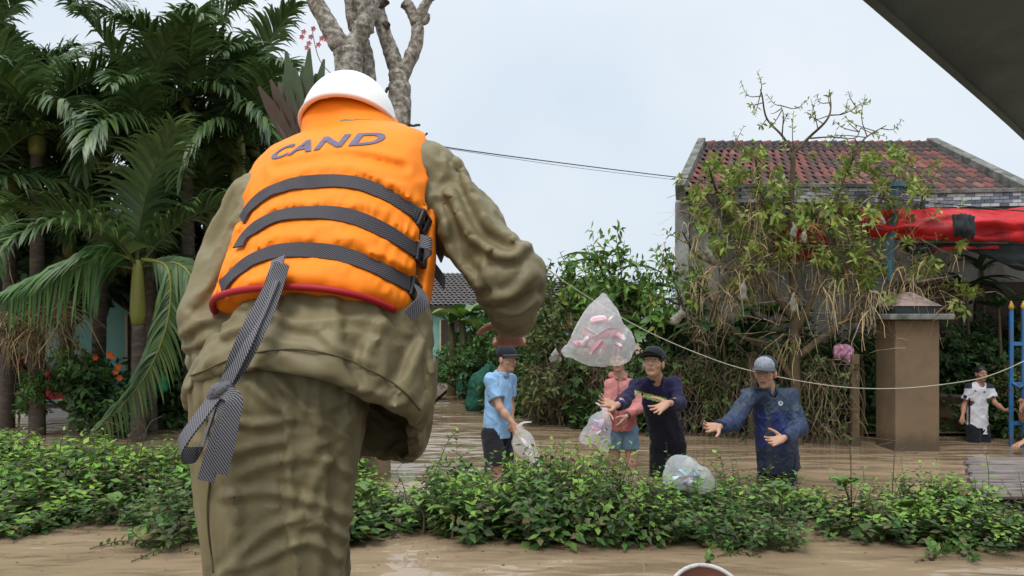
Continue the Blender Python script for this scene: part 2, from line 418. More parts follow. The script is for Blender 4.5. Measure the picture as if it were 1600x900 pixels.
# ------------------------------------------------------------------ flood water and the ground under it
def water_mat():
    m = mat('flood_water', (.355, .255, .165), .03, var=.0, spec=.5)
    n, l = m.node_tree.nodes, m.node_tree.links; b = [x for x in n if x.type == 'BSDF_PRINCIPLED'][0]
    b.inputs['Specular IOR Level'].default_value = 0; b.inputs['Roughness'].default_value = .9; b.inputs['Coat Weight'].default_value = 1; b.inputs['Coat IOR'].default_value = 1.5; b.inputs['Coat Roughness'].default_value = .03
    t = n.new('ShaderNodeTexCoord')
    def tex(scale, st, det, rough=.5, dist=0):
        mp = n.new('ShaderNodeMapping'); mp.inputs['Scale'].default_value = st; l.new(t.outputs['Object'], mp.inputs[0])
        x = n.new('ShaderNodeTexNoise'); x.inputs['Scale'].default_value = scale; x.inputs['Detail'].default_value = det; x.inputs['Roughness'].default_value = rough
        x.inputs['Distortion'].default_value = dist; l.new(mp.outputs[0], x.inputs['Vector']); return x.outputs['Fac']
    c1 = tex(.28, (1, 1.3, 1), 3, .5, .3); r = n.new('ShaderNodeValToRGB'); l.new(c1, r.inputs[0])
    r.color_ramp.elements[0].position = .3; r.color_ramp.elements[0].color = (.27, .192, .118, 1)
    r.color_ramp.elements[1].position = .7; r.color_ramp.elements[1].color = (.315, .228, .145, 1)
    l.new(r.outputs[0], b.inputs['Base Color'])
    # ripples die out in the lee of the hedge and on calm patches
    a1 = tex(1.5, (.5, 1.45, 1), 1, .4, .6); a2 = tex(4.6, (.55, 1.4, 1), 1, .4, .6); ms = tex(.35, (1, 1.6, 1), 3)
    add = n.new('ShaderNodeMath'); add.operation = 'MULTIPLY_ADD'; add.inputs[1].default_value = .30; l.new(a2, add.inputs[0]); l.new(a1, add.inputs[2])
    mr = n.new('ShaderNodeMapRange'); mr.inputs[1].default_value = .35; mr.inputs[2].default_value = .62; mr.inputs[3].default_value = .12; mr.inputs[4].default_value = 1; l.new(ms, mr.inputs[0])
    mu = n.new('ShaderNodeMath'); mu.operation = 'MULTIPLY'; l.new(add.outputs[0], mu.inputs[0]); l.new(mr.outputs[0], mu.inputs[1])
    bp = n.new('ShaderNodeBump'); bp.inputs['Strength'].default_value = 1.0; bp.inputs['Distance'].default_value = .11
    l.new(mu.outputs[0], bp.inputs['Height']); l.new(bp.outputs[0], b.inputs['Coat Normal'])
    return m
M['water'] = water_mat()
def sheet(name, x0, x1, y0, y1, z, m, nx=1, ny=1, fn=None):
    xs, ys = np.linspace(x0, x1, nx + 1), np.linspace(y0, y1, ny + 1)
    V = np.array([(x, y, z) for y in ys for x in xs])
    if fn is not None: V[:, 2] += fn(V)
    Fc = np.array([(j * (nx + 1) + i, j * (nx + 1) + i + 1, (j + 1) * (nx + 1) + i + 1, (j + 1) * (nx + 1) + i) for j in range(ny) for i in range(nx)])
    return tag(link(name, mesh_data(name, V, Fc, m, True)), kind='structure')
sheet('flood_water', -900, 900, -300, 1500, 0.0, M['water'])
sheet('ground', -1000, 1000, -400, 1600, -.45, M['mud'])
# ------------------------------------------------------------------ people in the water
SKIN = (.47, .26, .17)
def basis(fwd, up=(0, 0, 1)):
    y = unit(fwd); x = unit(np.cross(y, up)); z = np.cross(x, y); return np.stack([x, y, z], 1)      # columns: right, forward, up

def figure(label, loc, J, head_fwd, s=1.0, skin=SKIN, hair=(.02, .017, .015), top=None, bottom=None, hand_R=None, hand_L=None, h=.0069, female=False,
           group='people', hair_long=False, head_s=1.0):
    """J: world joints head, neck, chest, pelvis, shR, elR, wrR, shL, elL, wrL, hipR, knR, anR, hipL, knL, anL"""
    r = thing('person', loc, label, 'person', group)
    J = {k: np.asarray(v, float) for k, v in J.items()}
    fwd = unit(np.cross(J['neck'] - J['pelvis'], J['shL'] - J['shR']));
    if np.dot(fwd, head_fwd) < -.3: fwd = -fwd
    allp = np.array(list(J.values())); lo, hi = allp.min(0) - .22, allp.max(0) + .22
    lo[2] = min(lo[2], allp[:, 2].min() - .1)
    Rh = basis(head_fwd); hs = s * head_s
    hp = lambda x, y, z: J['head'] + Rh @ (np.array([x, y, z]) * hs)
    f = Field(lo, hi, h)
    # head
    f.ell(hp(0, -.012, .03), np.array([.074, .092, .088]) * hs, Rh, .01)
    f.ell(hp(0, .022, -.035), np.array([.058, .066, .082]) * hs, Rh, .03)
    f.ell(hp(0, .055, -.095), np.array([.03, .028, .024]) * hs, Rh, .02)
    f.cone(hp(0, .086, .012), hp(0, .108, -.028), .009 * hs, .014 * hs, .012)
    for sg in (-1, 1):
        f.ell(hp(sg * .032, .092, .008), np.array([.019, .016, .012]) * hs, Rh, .012, 's')
        f.ell(hp(sg * .032, .076, .008), np.array([.0145, .0145, .0115]) * hs, Rh, .003)
        f.cone(hp(sg * .014, .089, .026), hp(sg * .05, .076, .024), .008 * hs, .007 * hs, .008)
        f.ell(hp(sg * .076, -.008, -.008), np.array([.012, .022, .034]) * hs, Rh, .008)
        f.ell(hp(sg * .045, .058, -.03), np.array([.022, .022, .02]) * hs, Rh, .02)
    f.cone(hp(-.02, .086, -.06), hp(.02, .086, -.06), .009 * hs, .009 * hs, .008); f.cone(hp(-.016, .084, -.072), hp(.016, .084, -.072), .009 * hs, .009 * hs, .008)
    f.cone(hp(0, -.018, -.055), J['neck'], .052 * hs, .057 * s, .03)
    # torso and limbs
    sh = .5 * (J['shR'] + J['shL']); wv = unit(J['shL'] - J['shR'])
    f.cone(J['neck'], sh, .058 * s, .065 * s, .05); f.cone(J['shR'], J['shL'], .045 * s, .045 * s, .06)
    f.cone(J['chest'], J['pelvis'], (.135 if not female else .12) * s, .135 * s, .06, sq=(fwd, 1.4))
    for a in 'RL':
        f.chain([J['sh' + a], J['el' + a], J['wr' + a]], [.042 * s, .038 * s, .027 * s], .03); f.ell(.6 * J['el' + a] + .4 * J['wr' + a], np.array([.042, .042, .05]) * s, k=.03)
        f.chain([J['hip' + a], J['kn' + a], J['an' + a]], [.088 * s, .056 * s, .042 * s], .04)
        f.ell(.65 * J['kn' + a] + .35 * J['an' + a] - fwd * .015, np.array([.052, .055, .09]) * s, k=.04)
        f.cone(J['an' + a] - np.array([0, 0, .04]), J['an' + a] + fwd * .14 * s - np.array([0, 0, .06]), .04 * s, .03 * s, .03)
    for side, hd, a in ((1, hand_R, 'R'), (-1, hand_L, 'L')):
        if hd is None: hd = {}
        d = np.asarray(hd.get('d', J['wr' + a] - J['el' + a]), float); n = np.asarray(hd.get('n', -fwd), float)
        hand(f, J['wr' + a], d, n, hd.get('side', side), s * hd.get('s', 1.05), hd.get('curl', .45), hd.get('spread', .12))
    V, Q = f.mesh(0)
    col = np.tile(skin, (len(V), 1)) * (1 + .1 * perlin(V * 14)[:, None])
    L = (V - J['head']) @ Rh / hs
    def paint(c, R_, colr, a=1.0):
        k = np.clip(1.6 - np.linalg.norm((L - np.array(c)) / np.array(R_), axis=1), 0, 1)[:, None] * a; col[:] = col * (1 - k) + np.array(colr) * k
    paint((0, .09, -.066), (.024, .02, .010), (.25, .085, .07), .8); paint((0, .09, -.066), (.02, .02, .003), (.09, .03, .03), .8)
    for sg in (-1, 1):
        paint((sg * .033, .088, .027), (.015, .02, .0028), (.04, .028, .022), .75)
        paint((sg * .032, .09, .008), (.0125, .02, .0048), (.55, .5, .46), .8); paint((sg * .032, .09, .0085), (.0058, .02, .0045), (.012, .01, .01), 1); paint((sg * .032, .09, .0135), (.014, .02, .0022), (.05, .03, .025), .8)
    body = part('body', V, Q, M['skin'], r, True, col=col)
    # hair
    f = Field(J['head'] - .2 * hs, J['head'] + .2 * hs, h)
    f.ell(hp(0, -.018, .040), np.array([.081, .098, .088]) * hs, Rh, .01)
    if hair_long: f.cone(hp(0, -.09, .02), hp(0, -.12, -.12), .045 * hs, .03 * hs, .03)
    f.ell(hp(0, .10, -.02), np.array([.07, .07, .072]) * hs, Rh, .012, 's'); f.cut(hp(0, 0, -.055), Rh @ np.array([0, .3, -1.0]))
    f.disp(lambda p: folds(p, 60, Rh[:, 2], .004, 3, 4, 1)); V, Q = f.mesh(0)
    part('hair', V, Q, mat('hair', hair, .5, var=.3, vscale=60), r, True)
    return r, f, J, fwd, hp, Rh, hs, s

def garment_top(ctx, name, color, cover=(1, 1), grow=.014, hem=.12, paint=None, seed=0, material=None, neck_v=.03, loose=1.0, hem_n=(0, 0, -1), sim=True):
    r, _, J, fwd, hp, Rh, hs, s = ctx
    pts = [J[k] for k in ('neck', 'chest', 'pelvis', 'shR', 'shL', 'elR', 'elL', 'wrR', 'wrL')]
    lo, hi = np.min(pts, 0) - .25, np.max(pts, 0) + .25
    f = Field(lo, hi, .0105 if sim else .0068); g = grow
    sh = .5 * (J['shR'] + J['shL'])
    f.cone(J['neck'] * .6 + sh * .4, sh, .06 * s + g * .6, .07 * s + g, .05); f.cone(J['shR'], J['shL'], .042 * s + g, .042 * s + g, .07)
    dn = unit(J['pelvis'] - J['chest']); pe = J['pelvis'] + dn * hem
    f.cone(J['chest'], pe, .135 * s * loose + g, .148 * s * loose + g, .08, sq=(fwd, 1.3))
    ends = []
    for a, c in zip('RL', cover):
        if c <= 0: continue
        A, B, C = J['sh' + a], J['el' + a], J['wr' + a]
        if c <= .5: e = A + (B - A) * (c / .5); f.cone(A, e, .043 * s + g, .052 * s + g, .05); ends.append((e, e - A))
        else:
            e = B + (C - B) * ((c - .5) / .5); f.chain([A, B, e], [.040 * s + g, .038 * s + g, .033 * s + g * .8], .05); ends.append((e, e - B))
    f.disp(lambda p: folds(p, 6, dn + .6 * unit(J['shL'] - J['shR']), .016, 60 + seed, 2.4, 1.0) + folds(p, 11, dn - .8 * unit(J['shL'] - J['shR']), .008, 61 + seed, 2.5, 1.1))
    f.cut(pe, hem_n if hem_n != (0, 0, -1) else dn)
    # the sleeves end straight across
    for e, d in ends:
        d = unit(d); R = .13
        sl, X, Y, Z = f.win(e - R, e + R)
        t = (X - e[0]) * d[0] + (Y - e[1]) * d[1] + (Z - e[2]) * d[2]; q = np.sqrt((X - e[0]) ** 2 + (Y - e[1]) ** 2 + (Z - e[2]) ** 2)
        f.d[sl] = np.where((t > 0) & (q < .11), np.maximum(f.d[sl], t), f.d[sl])
    f.ell(J['neck'] + fwd * .055 * s + np.array([0, 0, .0]), np.array([.055, .055, .05 + neck_v]) * s, k=.008, op='s')
    V, Q = f.mesh(1 if sim else 0)
    if sim: V = drape_sim(V, Q, 8, -.045, .3, np.clip(1 - np.linalg.norm(V - J['neck'], axis=1) / .16, 0, 1), bend=1.0, grav=.3, seed=seed)
    col = np.tile(color, (len(V), 1)).astype(float)
    if paint: paint(V, col)
    o = part(name, V, Q, material or M['cloth'], r, True, col=col)
    if sim: m = o.modifiers.new('subdivide', 'SUBSURF'); m.levels = m.render_levels = 1
    return o

def garment_bottom(ctx, name, color, cover=1.0, grow=.02, paint=None, seed=0, waist=.07, material=None, flare=.0):
    r, _, J, fwd, hp, Rh, hs, s = ctx
    pts = [J[k] for k in ('pelvis', 'hipR', 'hipL', 'knR', 'knL', 'anR', 'anL')]
    f = Field(np.min(pts, 0) - .22, np.max(pts, 0) + .22, .007)
    up = unit(J['chest'] - J['pelvis'])
    f.cone(J['pelvis'] + up * waist, J['pelvis'] - up * .03, .125 * s + grow * .3, .13 * s + grow * .4, .05, sq=(fwd, 1.35)); cuts = []
    for a in 'RL':
        A, B, C = J['hip' + a], J['kn' + a], J['an' + a]
        if cover <= .5: e = A + (B - A) * cover / .5; f.cone(A, e, .08 * s + grow, .068 * s + grow + flare, .03); cuts.append((e, e - A))
        else:
            e = B + (C - B) * (cover - .5) / .5; f.chain([A, B, e], [.076 * s + grow, .062 * s + grow, .055 * s + grow], .03); cuts.append((e, e - B))
    f.disp(lambda p: folds(p, 7, (0, 0, 1), .010, 80 + seed, 2.5, 1.5) + folds(p, 12, (1, 0, .6), .005, 81 + seed, 2.5, 1.8))
    e0 = np.mean([c[0] for c in cuts], 0)
    for e, d in cuts:
        d = unit(d); sl, X, Y, Z = f.win(e - .16, e + .16)
        t = (X - e[0]) * d[0] + (Y - e[1]) * d[1] + (Z - e[2]) * d[2]; q = np.sqrt((X - e[0]) ** 2 + (Y - e[1]) ** 2 + (Z - e[2]) ** 2)
        f.d[sl] = np.where((t > 0) & (q < .15), np.maximum(f.d[sl], t), f.d[sl])
    V, Q = f.mesh(0)
    col = np.tile(color, (len(V), 1)).astype(float)
    if paint: paint(V, col)
    return part(name, V, Q, material or M['cloth'], r, True, col=col)

def cap(ctx, color, front=None, brim=(.02, .02, .025), tilt=.0, brim_up=.0, pattern=False):
    r, _, J, fwd, hp, Rh, hs, s = ctx
    f = Field(J['head'] - .22 * hs, J['head'] + .22 * hs, .0055)
    f.ell(hp(0, -.012, .058), np.array([.090, .108, .086]) * hs, Rh, .01); f.cut(hp(0, 0, .040 + tilt), Rh @ np.array([0, -.12, -1.0])); V, Q = f.mesh(1)
    L = (V - J['head']) @ Rh / hs
    col = np.tile(color, (len(V), 1)).astype(float)
    if front is not None: col[L[:, 1] > .035] = front
    if pattern:
        k = (np.sin(L[:, 0] * 330 + L[:, 2] * 330) * np.sin(L[:, 0] * 330 - L[:, 2] * 330) > .1) & (L[:, 1] > .03); col[k] = (.10, .11, .13)
    o = part('cap', V, Q, M['cloth'], r, True, col=col)
    V = []; n = 14
    for i in range(n):
        a = math.radians(15 + 150 * i / (n - 1))
        for (rr, z) in ((.088, .045), (.19 * (1 - .16 * abs(math.cos(a)) ** 3), .030 + brim_up + .006 * math.sin(a))):
            x, y = rr * math.cos(a) * (.98 if rr < .1 else .58), rr * math.sin(a) * 1.08
            for dz in (0, .005): V.append(hp(x, y, z + dz - .016 * (abs(math.cos(a)) if rr > .1 else 0)))
    Fc = []
    for i in range(n - 1):
        a, b = i * 4, i * 4 + 4
        Fc += [(a, a + 2, b + 2, b), (a + 1, b + 1, b + 3, a + 3), (a + 2, a + 3, b + 3, b + 2), (a, b, b + 1, a + 1)]
    part('brim', V, Fc, M['cloth'], o, True, col=np.tile(brim, (len(V), 1)))
    return o
FEET = -.42
def ank(x, y): return np.array([x, y, FEET + .08])
def standing(px, d, waist_py, half=.095, fwd=(0, -1), kn_fw=.04, stance=.0):
    """hips, knees and ankles for someone standing in the water"""
    c = P(px, waist_py, d); fw = unit(np.array([fwd[0], fwd[1], 0.0])); rt = np.cross(fw, (0, 0, 1))
    out = {'pelvis': c}
    for a, sg in (('R', 1), ('L', -1)):
        hp_ = c + rt * sg * half - np.array([0, 0, .06]); an = hp_ * 1.0 + fw * stance * sg + rt * sg * .02; an[2] = FEET + .08
        out['hip' + a] = hp_; out['an' + a] = an; out['kn' + a] = .5 * (hp_ + an) + fw * kn_fw
    return out

# man in the light blue polo shirt, turned to the right, a bag in his hand
J = standing(777, 9.1, 668, fwd=(.75, -.66), stance=.10); J.update(head=P(792, 561, 9.05), neck=P(786, 581, 9.08), chest=P(779, 612, 9.1), shR=P(766, 593, 8.98), elR=P(781, 637, 8.9), wrR=P(803, 663, 8.85),
    shL=P(797, 592, 9.28), elL=P(797, 632, 9.32), wrL=P(799, 656, 9.15))
c = figure('person in light blue polo shirt and black shorts wading with a bag', (J['pelvis'][0], 9.1, FEET), J, (.75, -.7, .02), s=1.06, head_s=1.1, hand_R=dict(d=(.5, -.1, -1), n=(-.4, .8, 0), curl=1.1), hand_L=dict(curl=.8))
garment_top(c, 'polo_shirt', (.25, .42, .64), (.33, .33), hem=.11, seed=1, loose=1.08, sim=False)
garment_bottom(c, 'shorts', (.018, .018, .022), .46, grow=.03, seed=1, flare=.02)
cap(c, (.018, .022, .03))
f = Field(J['neck'] - .13, J['neck'] + .13, .006)
f.cone(J['neck'] - np.array([0, 0, .005]), J['neck'] + np.array([0, 0, .022]), .078, .066, .01); f.cone(J['neck'] - np.array([0, 0, .06]), J['neck'] + np.array([0, 0, .08]), .057, .052, .01, 's')
f.ell(J['neck'] + c[3] * .085 + np.array([0, 0, .02]), (.03, .03, .05), k=.01, op='s'); V, Q = f.mesh(1); part('collar', V, Q, M['cloth'], c[0], True, col=np.tile((.27, .45, .67), (len(V), 1)))

# woman in the pink jacket
J = standing(973, 9.35, 664, fwd=(-.12, -1), half=.085); J.update(head=P(966, 563, 9.3), neck=P(968, 586, 9.33), chest=P(971, 616, 9.35), shR=P(953, 601, 9.33), elR=P(950, 634, 9.28), wrR=P(949, 644, 9.05),
    shL=P(989, 601, 9.36), elL=P(999, 636, 9.3), wrL=P(978, 651, 9.08))
c = figure('person in pink hooded jacket and denim shorts holding a bag behind the flying bag', (J['pelvis'][0], 9.35, FEET), J, (-.25, -1, .1), s=1.0, head_s=1.14, female=True, hair_long=True, skin=(.44, .25, .17),
           hand_L=dict(d=(-.6, -.3, -.9), n=(-.3, .5, .3), curl=.5), hand_R=dict(d=(-.4, -.6, -.5), n=(.3, .3, -1), curl=1.2))
def pj(V, col):
    uv = proj(V); k = (uv[:, 1] > 640); col[k] = (.40, .13, .12); col[(np.abs(uv[:, 0] - 966) < 1.3)] *= .6
garment_top(c, 'pink_jacket', (.50, .205, .185), (1, .93), hem=.06, seed=2, paint=pj)
f = Field(J['neck'] - .17, J['neck'] + .17, .0065); b_ = J['neck'] - c[3] * .06 + np.array([0, 0, .0])
f.cone(b_ + np.array([-.075, 0, -.01]), b_ + np.array([.075, 0, -.01]), .042, .042, .03); f.cone(b_ + np.array([-.07, 0, -.01]), J['neck'] + c[3] * .06 + np.array([-.045, 0, -.03]), .032, .018, .02); f.cone(b_ + np.array([.07, 0, -.01]), J['neck'] + c[3] * .06 + np.array([.045, 0, -.03]), .032, .018, .02)
V, Q = f.mesh(1); part('hood', V, Q, M['cloth'], c[0], True, col=np.tile((.49, .19, .175), (len(V), 1)))
garment_bottom(c, 'denim_shorts', (.125, .20, .27), .29, grow=.018, seed=2, flare=.012)
mb = MB(); wq = J['wrL']; dd = unit(J['wrL'] - J['elL']); mb.tube([wq - dd * .045, wq - dd * .015], .037, 12); mb.part('wristwatch', M['black_plastic'], c[0], True)

# man in the navy shirt reaching towards the bag
J = standing(1044, 8.75, 688, fwd=(-.25, -1)); J.update(head=P(1021, 568, 8.25), neck=P(1024, 589, 8.36), chest=P(1028, 625, 8.5), shR=P(994, 602, 8.35), elR=P(974, 628, 8.1), wrR=P(962, 634, 7.88),
    shL=P(1054, 599, 8.5), elL=P(1062, 630, 8.28), wrL=P(1043, 630, 8.02))
c = figure('person in navy work shirt with yellow stripe and black cap reaching out both hands', (J['pelvis'][0], 8.75, FEET), J, (-.42, -1, .32), s=1.12, head_s=1.16,
           hand_R=dict(d=(-.85, -.25, .28), n=(.25, -.75, .6), curl=.35, spread=.3, side=-1, s=1.15), hand_L=dict(d=(-.75, -.3, -.4), n=(-.25, -.8, .45), curl=.35, spread=.24, side=1, s=1.15))
def pn(V, col):
    uv = proj(V); L = (uv[:, 1] - (614 + (uv[:, 0] - 992) * .26))
    k = (np.abs(L) < 4.2) & (uv[:, 0] > 992) & (uv[:, 0] < 1042) & (V[:, 1] < 8.55); col[k] = (.42, .62, .12); col[k & (np.abs(L) < 1.5)] = (.72, .74, .62)
    k = uv[:, 1] > 640; col[k] = (.010, .011, .022)
garment_top(c, 'navy_shirt', (.016, .014, .046), (.86, .86), hem=.04, seed=3, paint=pn)
garment_bottom(c, 'trousers', (.010, .010, .013), 1.0, grow=.02, seed=3)
cap(c, (.012, .014, .016), brim=(.012, .014, .016), tilt=.004, brim_up=.012)
f = Field(J['neck'] - .13, J['neck'] + .13, .006)
f.cone(J['neck'] - np.array([0, 0, .01]), J['neck'] + np.array([0, 0, .02]), .086, .070, .01); f.cone(J['neck'] - np.array([0, 0, .06]), J['neck'] + np.array([0, 0, .08]), .06, .056, .01, 's')
f.ell(J['neck'] + c[3] * .09 + np.array([0, 0, .0]), (.04, .045, .07), k=.01, op='s'); V, Q = f.mesh(1); part('collar', V, Q, M['cloth'], c[0], True, col=np.tile((.015, .014, .042), (len(V), 1)))

# man in the blue raincoat
J = standing(1214, 8.35, 700, fwd=(-.35, -1)); J.update(head=P(1196, 583, 8.2), neck=P(1200, 605, 8.28), chest=P(1208, 645, 8.33), shR=P(1170, 620, 8.22), elR=P(1145, 660, 8.0), wrR=P(1124, 667, 7.78),
    shL=P(1234, 619, 8.42), elL=P(1248, 668, 8.25), wrL=P(1224, 685, 7.98))
M['rain'] = mat('rain', attr=True, rough=.5, var=.22, vscale=14, crumple=.25, cscale=12, spec=.4)
c = figure('person in wet blue raincoat and checked cap holding out both hands', (J['pelvis'][0], 8.35, FEET), J, (-.6, -1, -.02), s=1.12, head_s=1.15,
           hand_R=dict(d=(-.8, -.3, .0), n=(.1, -.8, .55), curl=.45, spread=.16, side=-1, s=1.15), hand_L=dict(d=(-.9, -.25, -.2), n=(0, -.75, .6), curl=.4, spread=.16, side=1, s=1.15))
def pr(V, col):
    uv = proj(V); up = uv[:, 1] < 642 + .03 * (uv[:, 0] - 1200); col[up] = (.016, .030, .058)
    mid = (~up) & (uv[:, 1] < 700) & (uv[:, 0] > 1172) & (uv[:, 0] < 1228) & (V[:, 1] < 8.4); col[mid] = (.012, .022, .10)
    st = (np.abs(uv[:, 0] - 1202 - 3 * perlin(V * 20)) < 4) & (uv[:, 1] > 640) & (V[:, 1] < 8.35); col[st] = (.035, .042, .065)
    lg = np.hypot(uv[:, 0] - 1219.5, uv[:, 1] - 630); k = (lg < 3.6) & (lg > 1.6) & (V[:, 1] < 8.4); col[k] = (.45, .5, .5)
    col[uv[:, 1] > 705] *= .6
    lp = perlin(V * np.array([9, 9, 5.0])); col[:] *= (1 + .15 * np.clip(lp, -1, 1))[:, None]
garment_top(c, 'raincoat', (.017, .031, .075), (.96, .96), grow=.036, hem=.24, seed=4, paint=pr, material=M['rain'], loose=1.16, neck_v=.05)
garment_bottom(c, 'trousers', (.012, .013, .022), 1.0, grow=.02, seed=4)
cap(c, (.02, .022, .03), front=(.34, .36, .40), brim=(.06, .065, .075), pattern=True)
f = Field(J['neck'] - .15, J['neck'] + .15, .0065)
f.cone(J['neck'] - np.array([0, 0, .02]), J['neck'] + np.array([0, 0, .035]), .10, .078, .01); f.cone(J['neck'] - np.array([0, 0, .08]), J['neck'] + np.array([0, 0, .09]), .062, .062, .01, 's')
f.ell(J['neck'] + c[3] * .10 + np.array([0, 0, .0]), (.035, .045, .10), k=.01, op='s'); V, Q = f.mesh(1); part('collar', V, Q, M['rain'], c[0], True, col=np.tile((.03, .05, .10), (len(V), 1)))

# boy by the blue gate
J = standing(1527, 11.2, 660, fwd=(.1, -1), half=.065); J.update(head=P(1533, 584, 11.15), neck=P(1530, 600, 11.18), chest=P(1528, 620, 11.2), shR=P(1515, 606, 11.18), elR=P(1506, 634, 11.2), wrR=P(1504, 650, 11.1),
    shL=P(1545, 606, 11.18), elL=P(1555, 630, 11.1), wrL=P(1570, 641, 10.95))
c = figure('child in white football shirt and dark shorts numbered 2 wading by the blue gate', (J['pelvis'][0], 11.2, FEET), J, (.0, -1, .05), s=.78, head_s=1.18, h=.008, skin=(.38, .19, .12), hand_L=dict(d=(1, -.4, 0), n=(0, 0, 1), side=-1), hand_R=dict(curl=.6))
def pb(V, col):
    uv = proj(V); col[(np.abs(uv[:, 0] - 1514.5) < 1.5) & (uv[:, 1] > 622)] = (.02, .02, .03); col[(uv[:, 1] < 607) & ((uv[:, 0] < 1519) | (uv[:, 0] > 1541))] = (.03, .03, .045)
    k = np.minimum(np.hypot(uv[:, 0] - 1508, uv[:, 1] - 620) , np.hypot(uv[:, 0] - 1552, uv[:, 1] - 622)); col[k < 3.2] = (.02, .02, .03)
    col[(np.hypot(uv[:, 0] - 1538, uv[:, 1] - 613) < 2) | (np.hypot(uv[:, 0] - 1524, uv[:, 1] - 611) < 1.5)] = (.1, .12, .2)
garment_top(c, 'football_shirt', (.62, .62, .66), (.32, .32), hem=.07, seed=5, sim=False, paint=pb, grow=.018, loose=1.05)
SB = garment_bottom(c, 'shorts', (.013, .014, .02), .42, grow=.028, seed=5, flare=.015)
bvs = BVHTree.FromPolygons([(v.co + Vector(c[0].location)) for v in SB.data.vertices], [list(p.vertices) for p in SB.data.polygons])
tcv = bpy.data.curves.new('digit', 'FONT'); tcv.body = '2'; tcv.size = 1; tcv.offset = .04; tcv.align_x = 'CENTER'; tcv.extrude = .05
to = bpy.data.objects.new('digit_tmp', tcv); COL.objects.link(to); tm = bpy.data.meshes.new_from_object(to.evaluated_get(bpy.context.evaluated_depsgraph_get())); bpy.data.objects.remove(to)
q0 = bvs.ray_cast(Vector((0, 0, H)), (Vector(P(1540, 672, 1)) - Vector((0, 0, H))).normalized())[0]
TV = np.array([v.co for v in tm.vertices])
dep = (q0[1] if q0 else 11.1) - .012
V = [P(1539.5 + v[0] * 13, 678 - v[1] * 13, dep) + np.array([0, v[2] * .1, 0]) for v in TV]
part('number', V, [list(p.vertices) for p in tm.polygons], M['plain'], SB, col=np.tile((.7, .7, .7), (len(V), 1)))

# person in dark clothes at the right edge, bending over the water
J = standing(1640, 10.6, 650, fwd=(-1, -.2)); J.update(head=P(1612, 598, 10.4), neck=P(1618, 612, 10.45), chest=P(1626, 630, 10.5), shR=P(1612, 624, 10.62), elR=P(1598, 655, 10.7), wrR=P(1596, 642, 10.35),
    shL=P(1622, 624, 10.3), elL=P(1612, 668, 10.2), wrL=P(1600, 690, 10.15))
c = figure('person in black clothes bending at the right edge of the picture', (J['pelvis'][0], 10.6, FEET), J, (-1, -.2, -.4), s=.95, h=.0085, hand_L=dict(d=(-.9, -.2, -.35), n=(0, 0, -1), curl=.6, s=1.2), hand_R=dict(d=(.1, .0, 1), n=(-1, 0, 0)))
garment_top(c, 'dark_shirt', (.015, .015, .018), (.4, .9), hem=.08, seed=6, sim=False)
garment_bottom(c, 'trousers', (.014, .014, .016), 1.0, seed=6)
# ------------------------------------------------------------------ plants
LEAFGAIN = 1.6
GREEN = [(.055, .115, .022), (.040, .090, .020), (.075, .14, .025), (.032, .070, .018)]
def leaf_mesh(B, D, N, L, Wd, C, fold=.22, droop=.12):
    """one folded four-triangle blade per leaf"""
    B, D, N = np.asarray(B), unit(np.asarray(D)), np.asarray(N); n = len(B); L = np.asarray(L).reshape(-1, 1); Wd = np.asarray(Wd).reshape(-1, 1)
    S = unit(np.cross(D, N)); N = unit(np.cross(S, D))
    m = B + D * L * .45 - N * Wd * fold
    t = B + D * L - np.array([0, 0, 1.0]) * L * droop
    V = np.stack([B, m + S * Wd * .5 + N * Wd * fold, m, m - S * Wd * .5 + N * Wd * fold, t], 1).reshape(-1, 3)
    i = (np.arange(n) * 5)[:, None]
    Fc = np.concatenate([i + np.array([[0, 2, 1]]), i + np.array([[1, 2, 4]]), i + np.array([[0, 3, 2]]), i + np.array([[3, 4, 2]])], 0)
    return V, Fc, np.repeat(np.asarray(C), 5, 0)
class Foliage:
    def __init__(s): s.B, s.D, s.N, s.L, s.W, s.C = [], [], [], [], [], []
    def add(s, B, D, N, L, Wd, C):
        B = np.atleast_2d(B); n = len(B)
        s.B.append(B); s.D.append(np.broadcast_to(D, (n, 3))); s.N.append(np.broadcast_to(N, (n, 3))); s.L.append(np.broadcast_to(L, (n,))); s.W.append(np.broadcast_to(Wd, (n,))); s.C.append(np.broadcast_to(C, (n, 3)))
    def me(s, name, material=None, **k):
        V, Fc, C = leaf_mesh(np.concatenate(s.B), np.concatenate(s.D), np.concatenate(s.N), np.concatenate(s.L), np.concatenate(s.W), np.concatenate(s.C), **k)
        return mesh_data(name, V, Fc, material or M['leaf'], False, C)
def tint(rng, n, pal, v=.3):
    c = LEAFGAIN * np.array(pal)[rng.integers(0, len(pal), n)]; return c * (1 + v * rng.standard_normal((n, 1)).clip(-1.5, 1.5) * .6) * (1 + .08 * rng.standard_normal((n, 3)).clip(-2, 2))
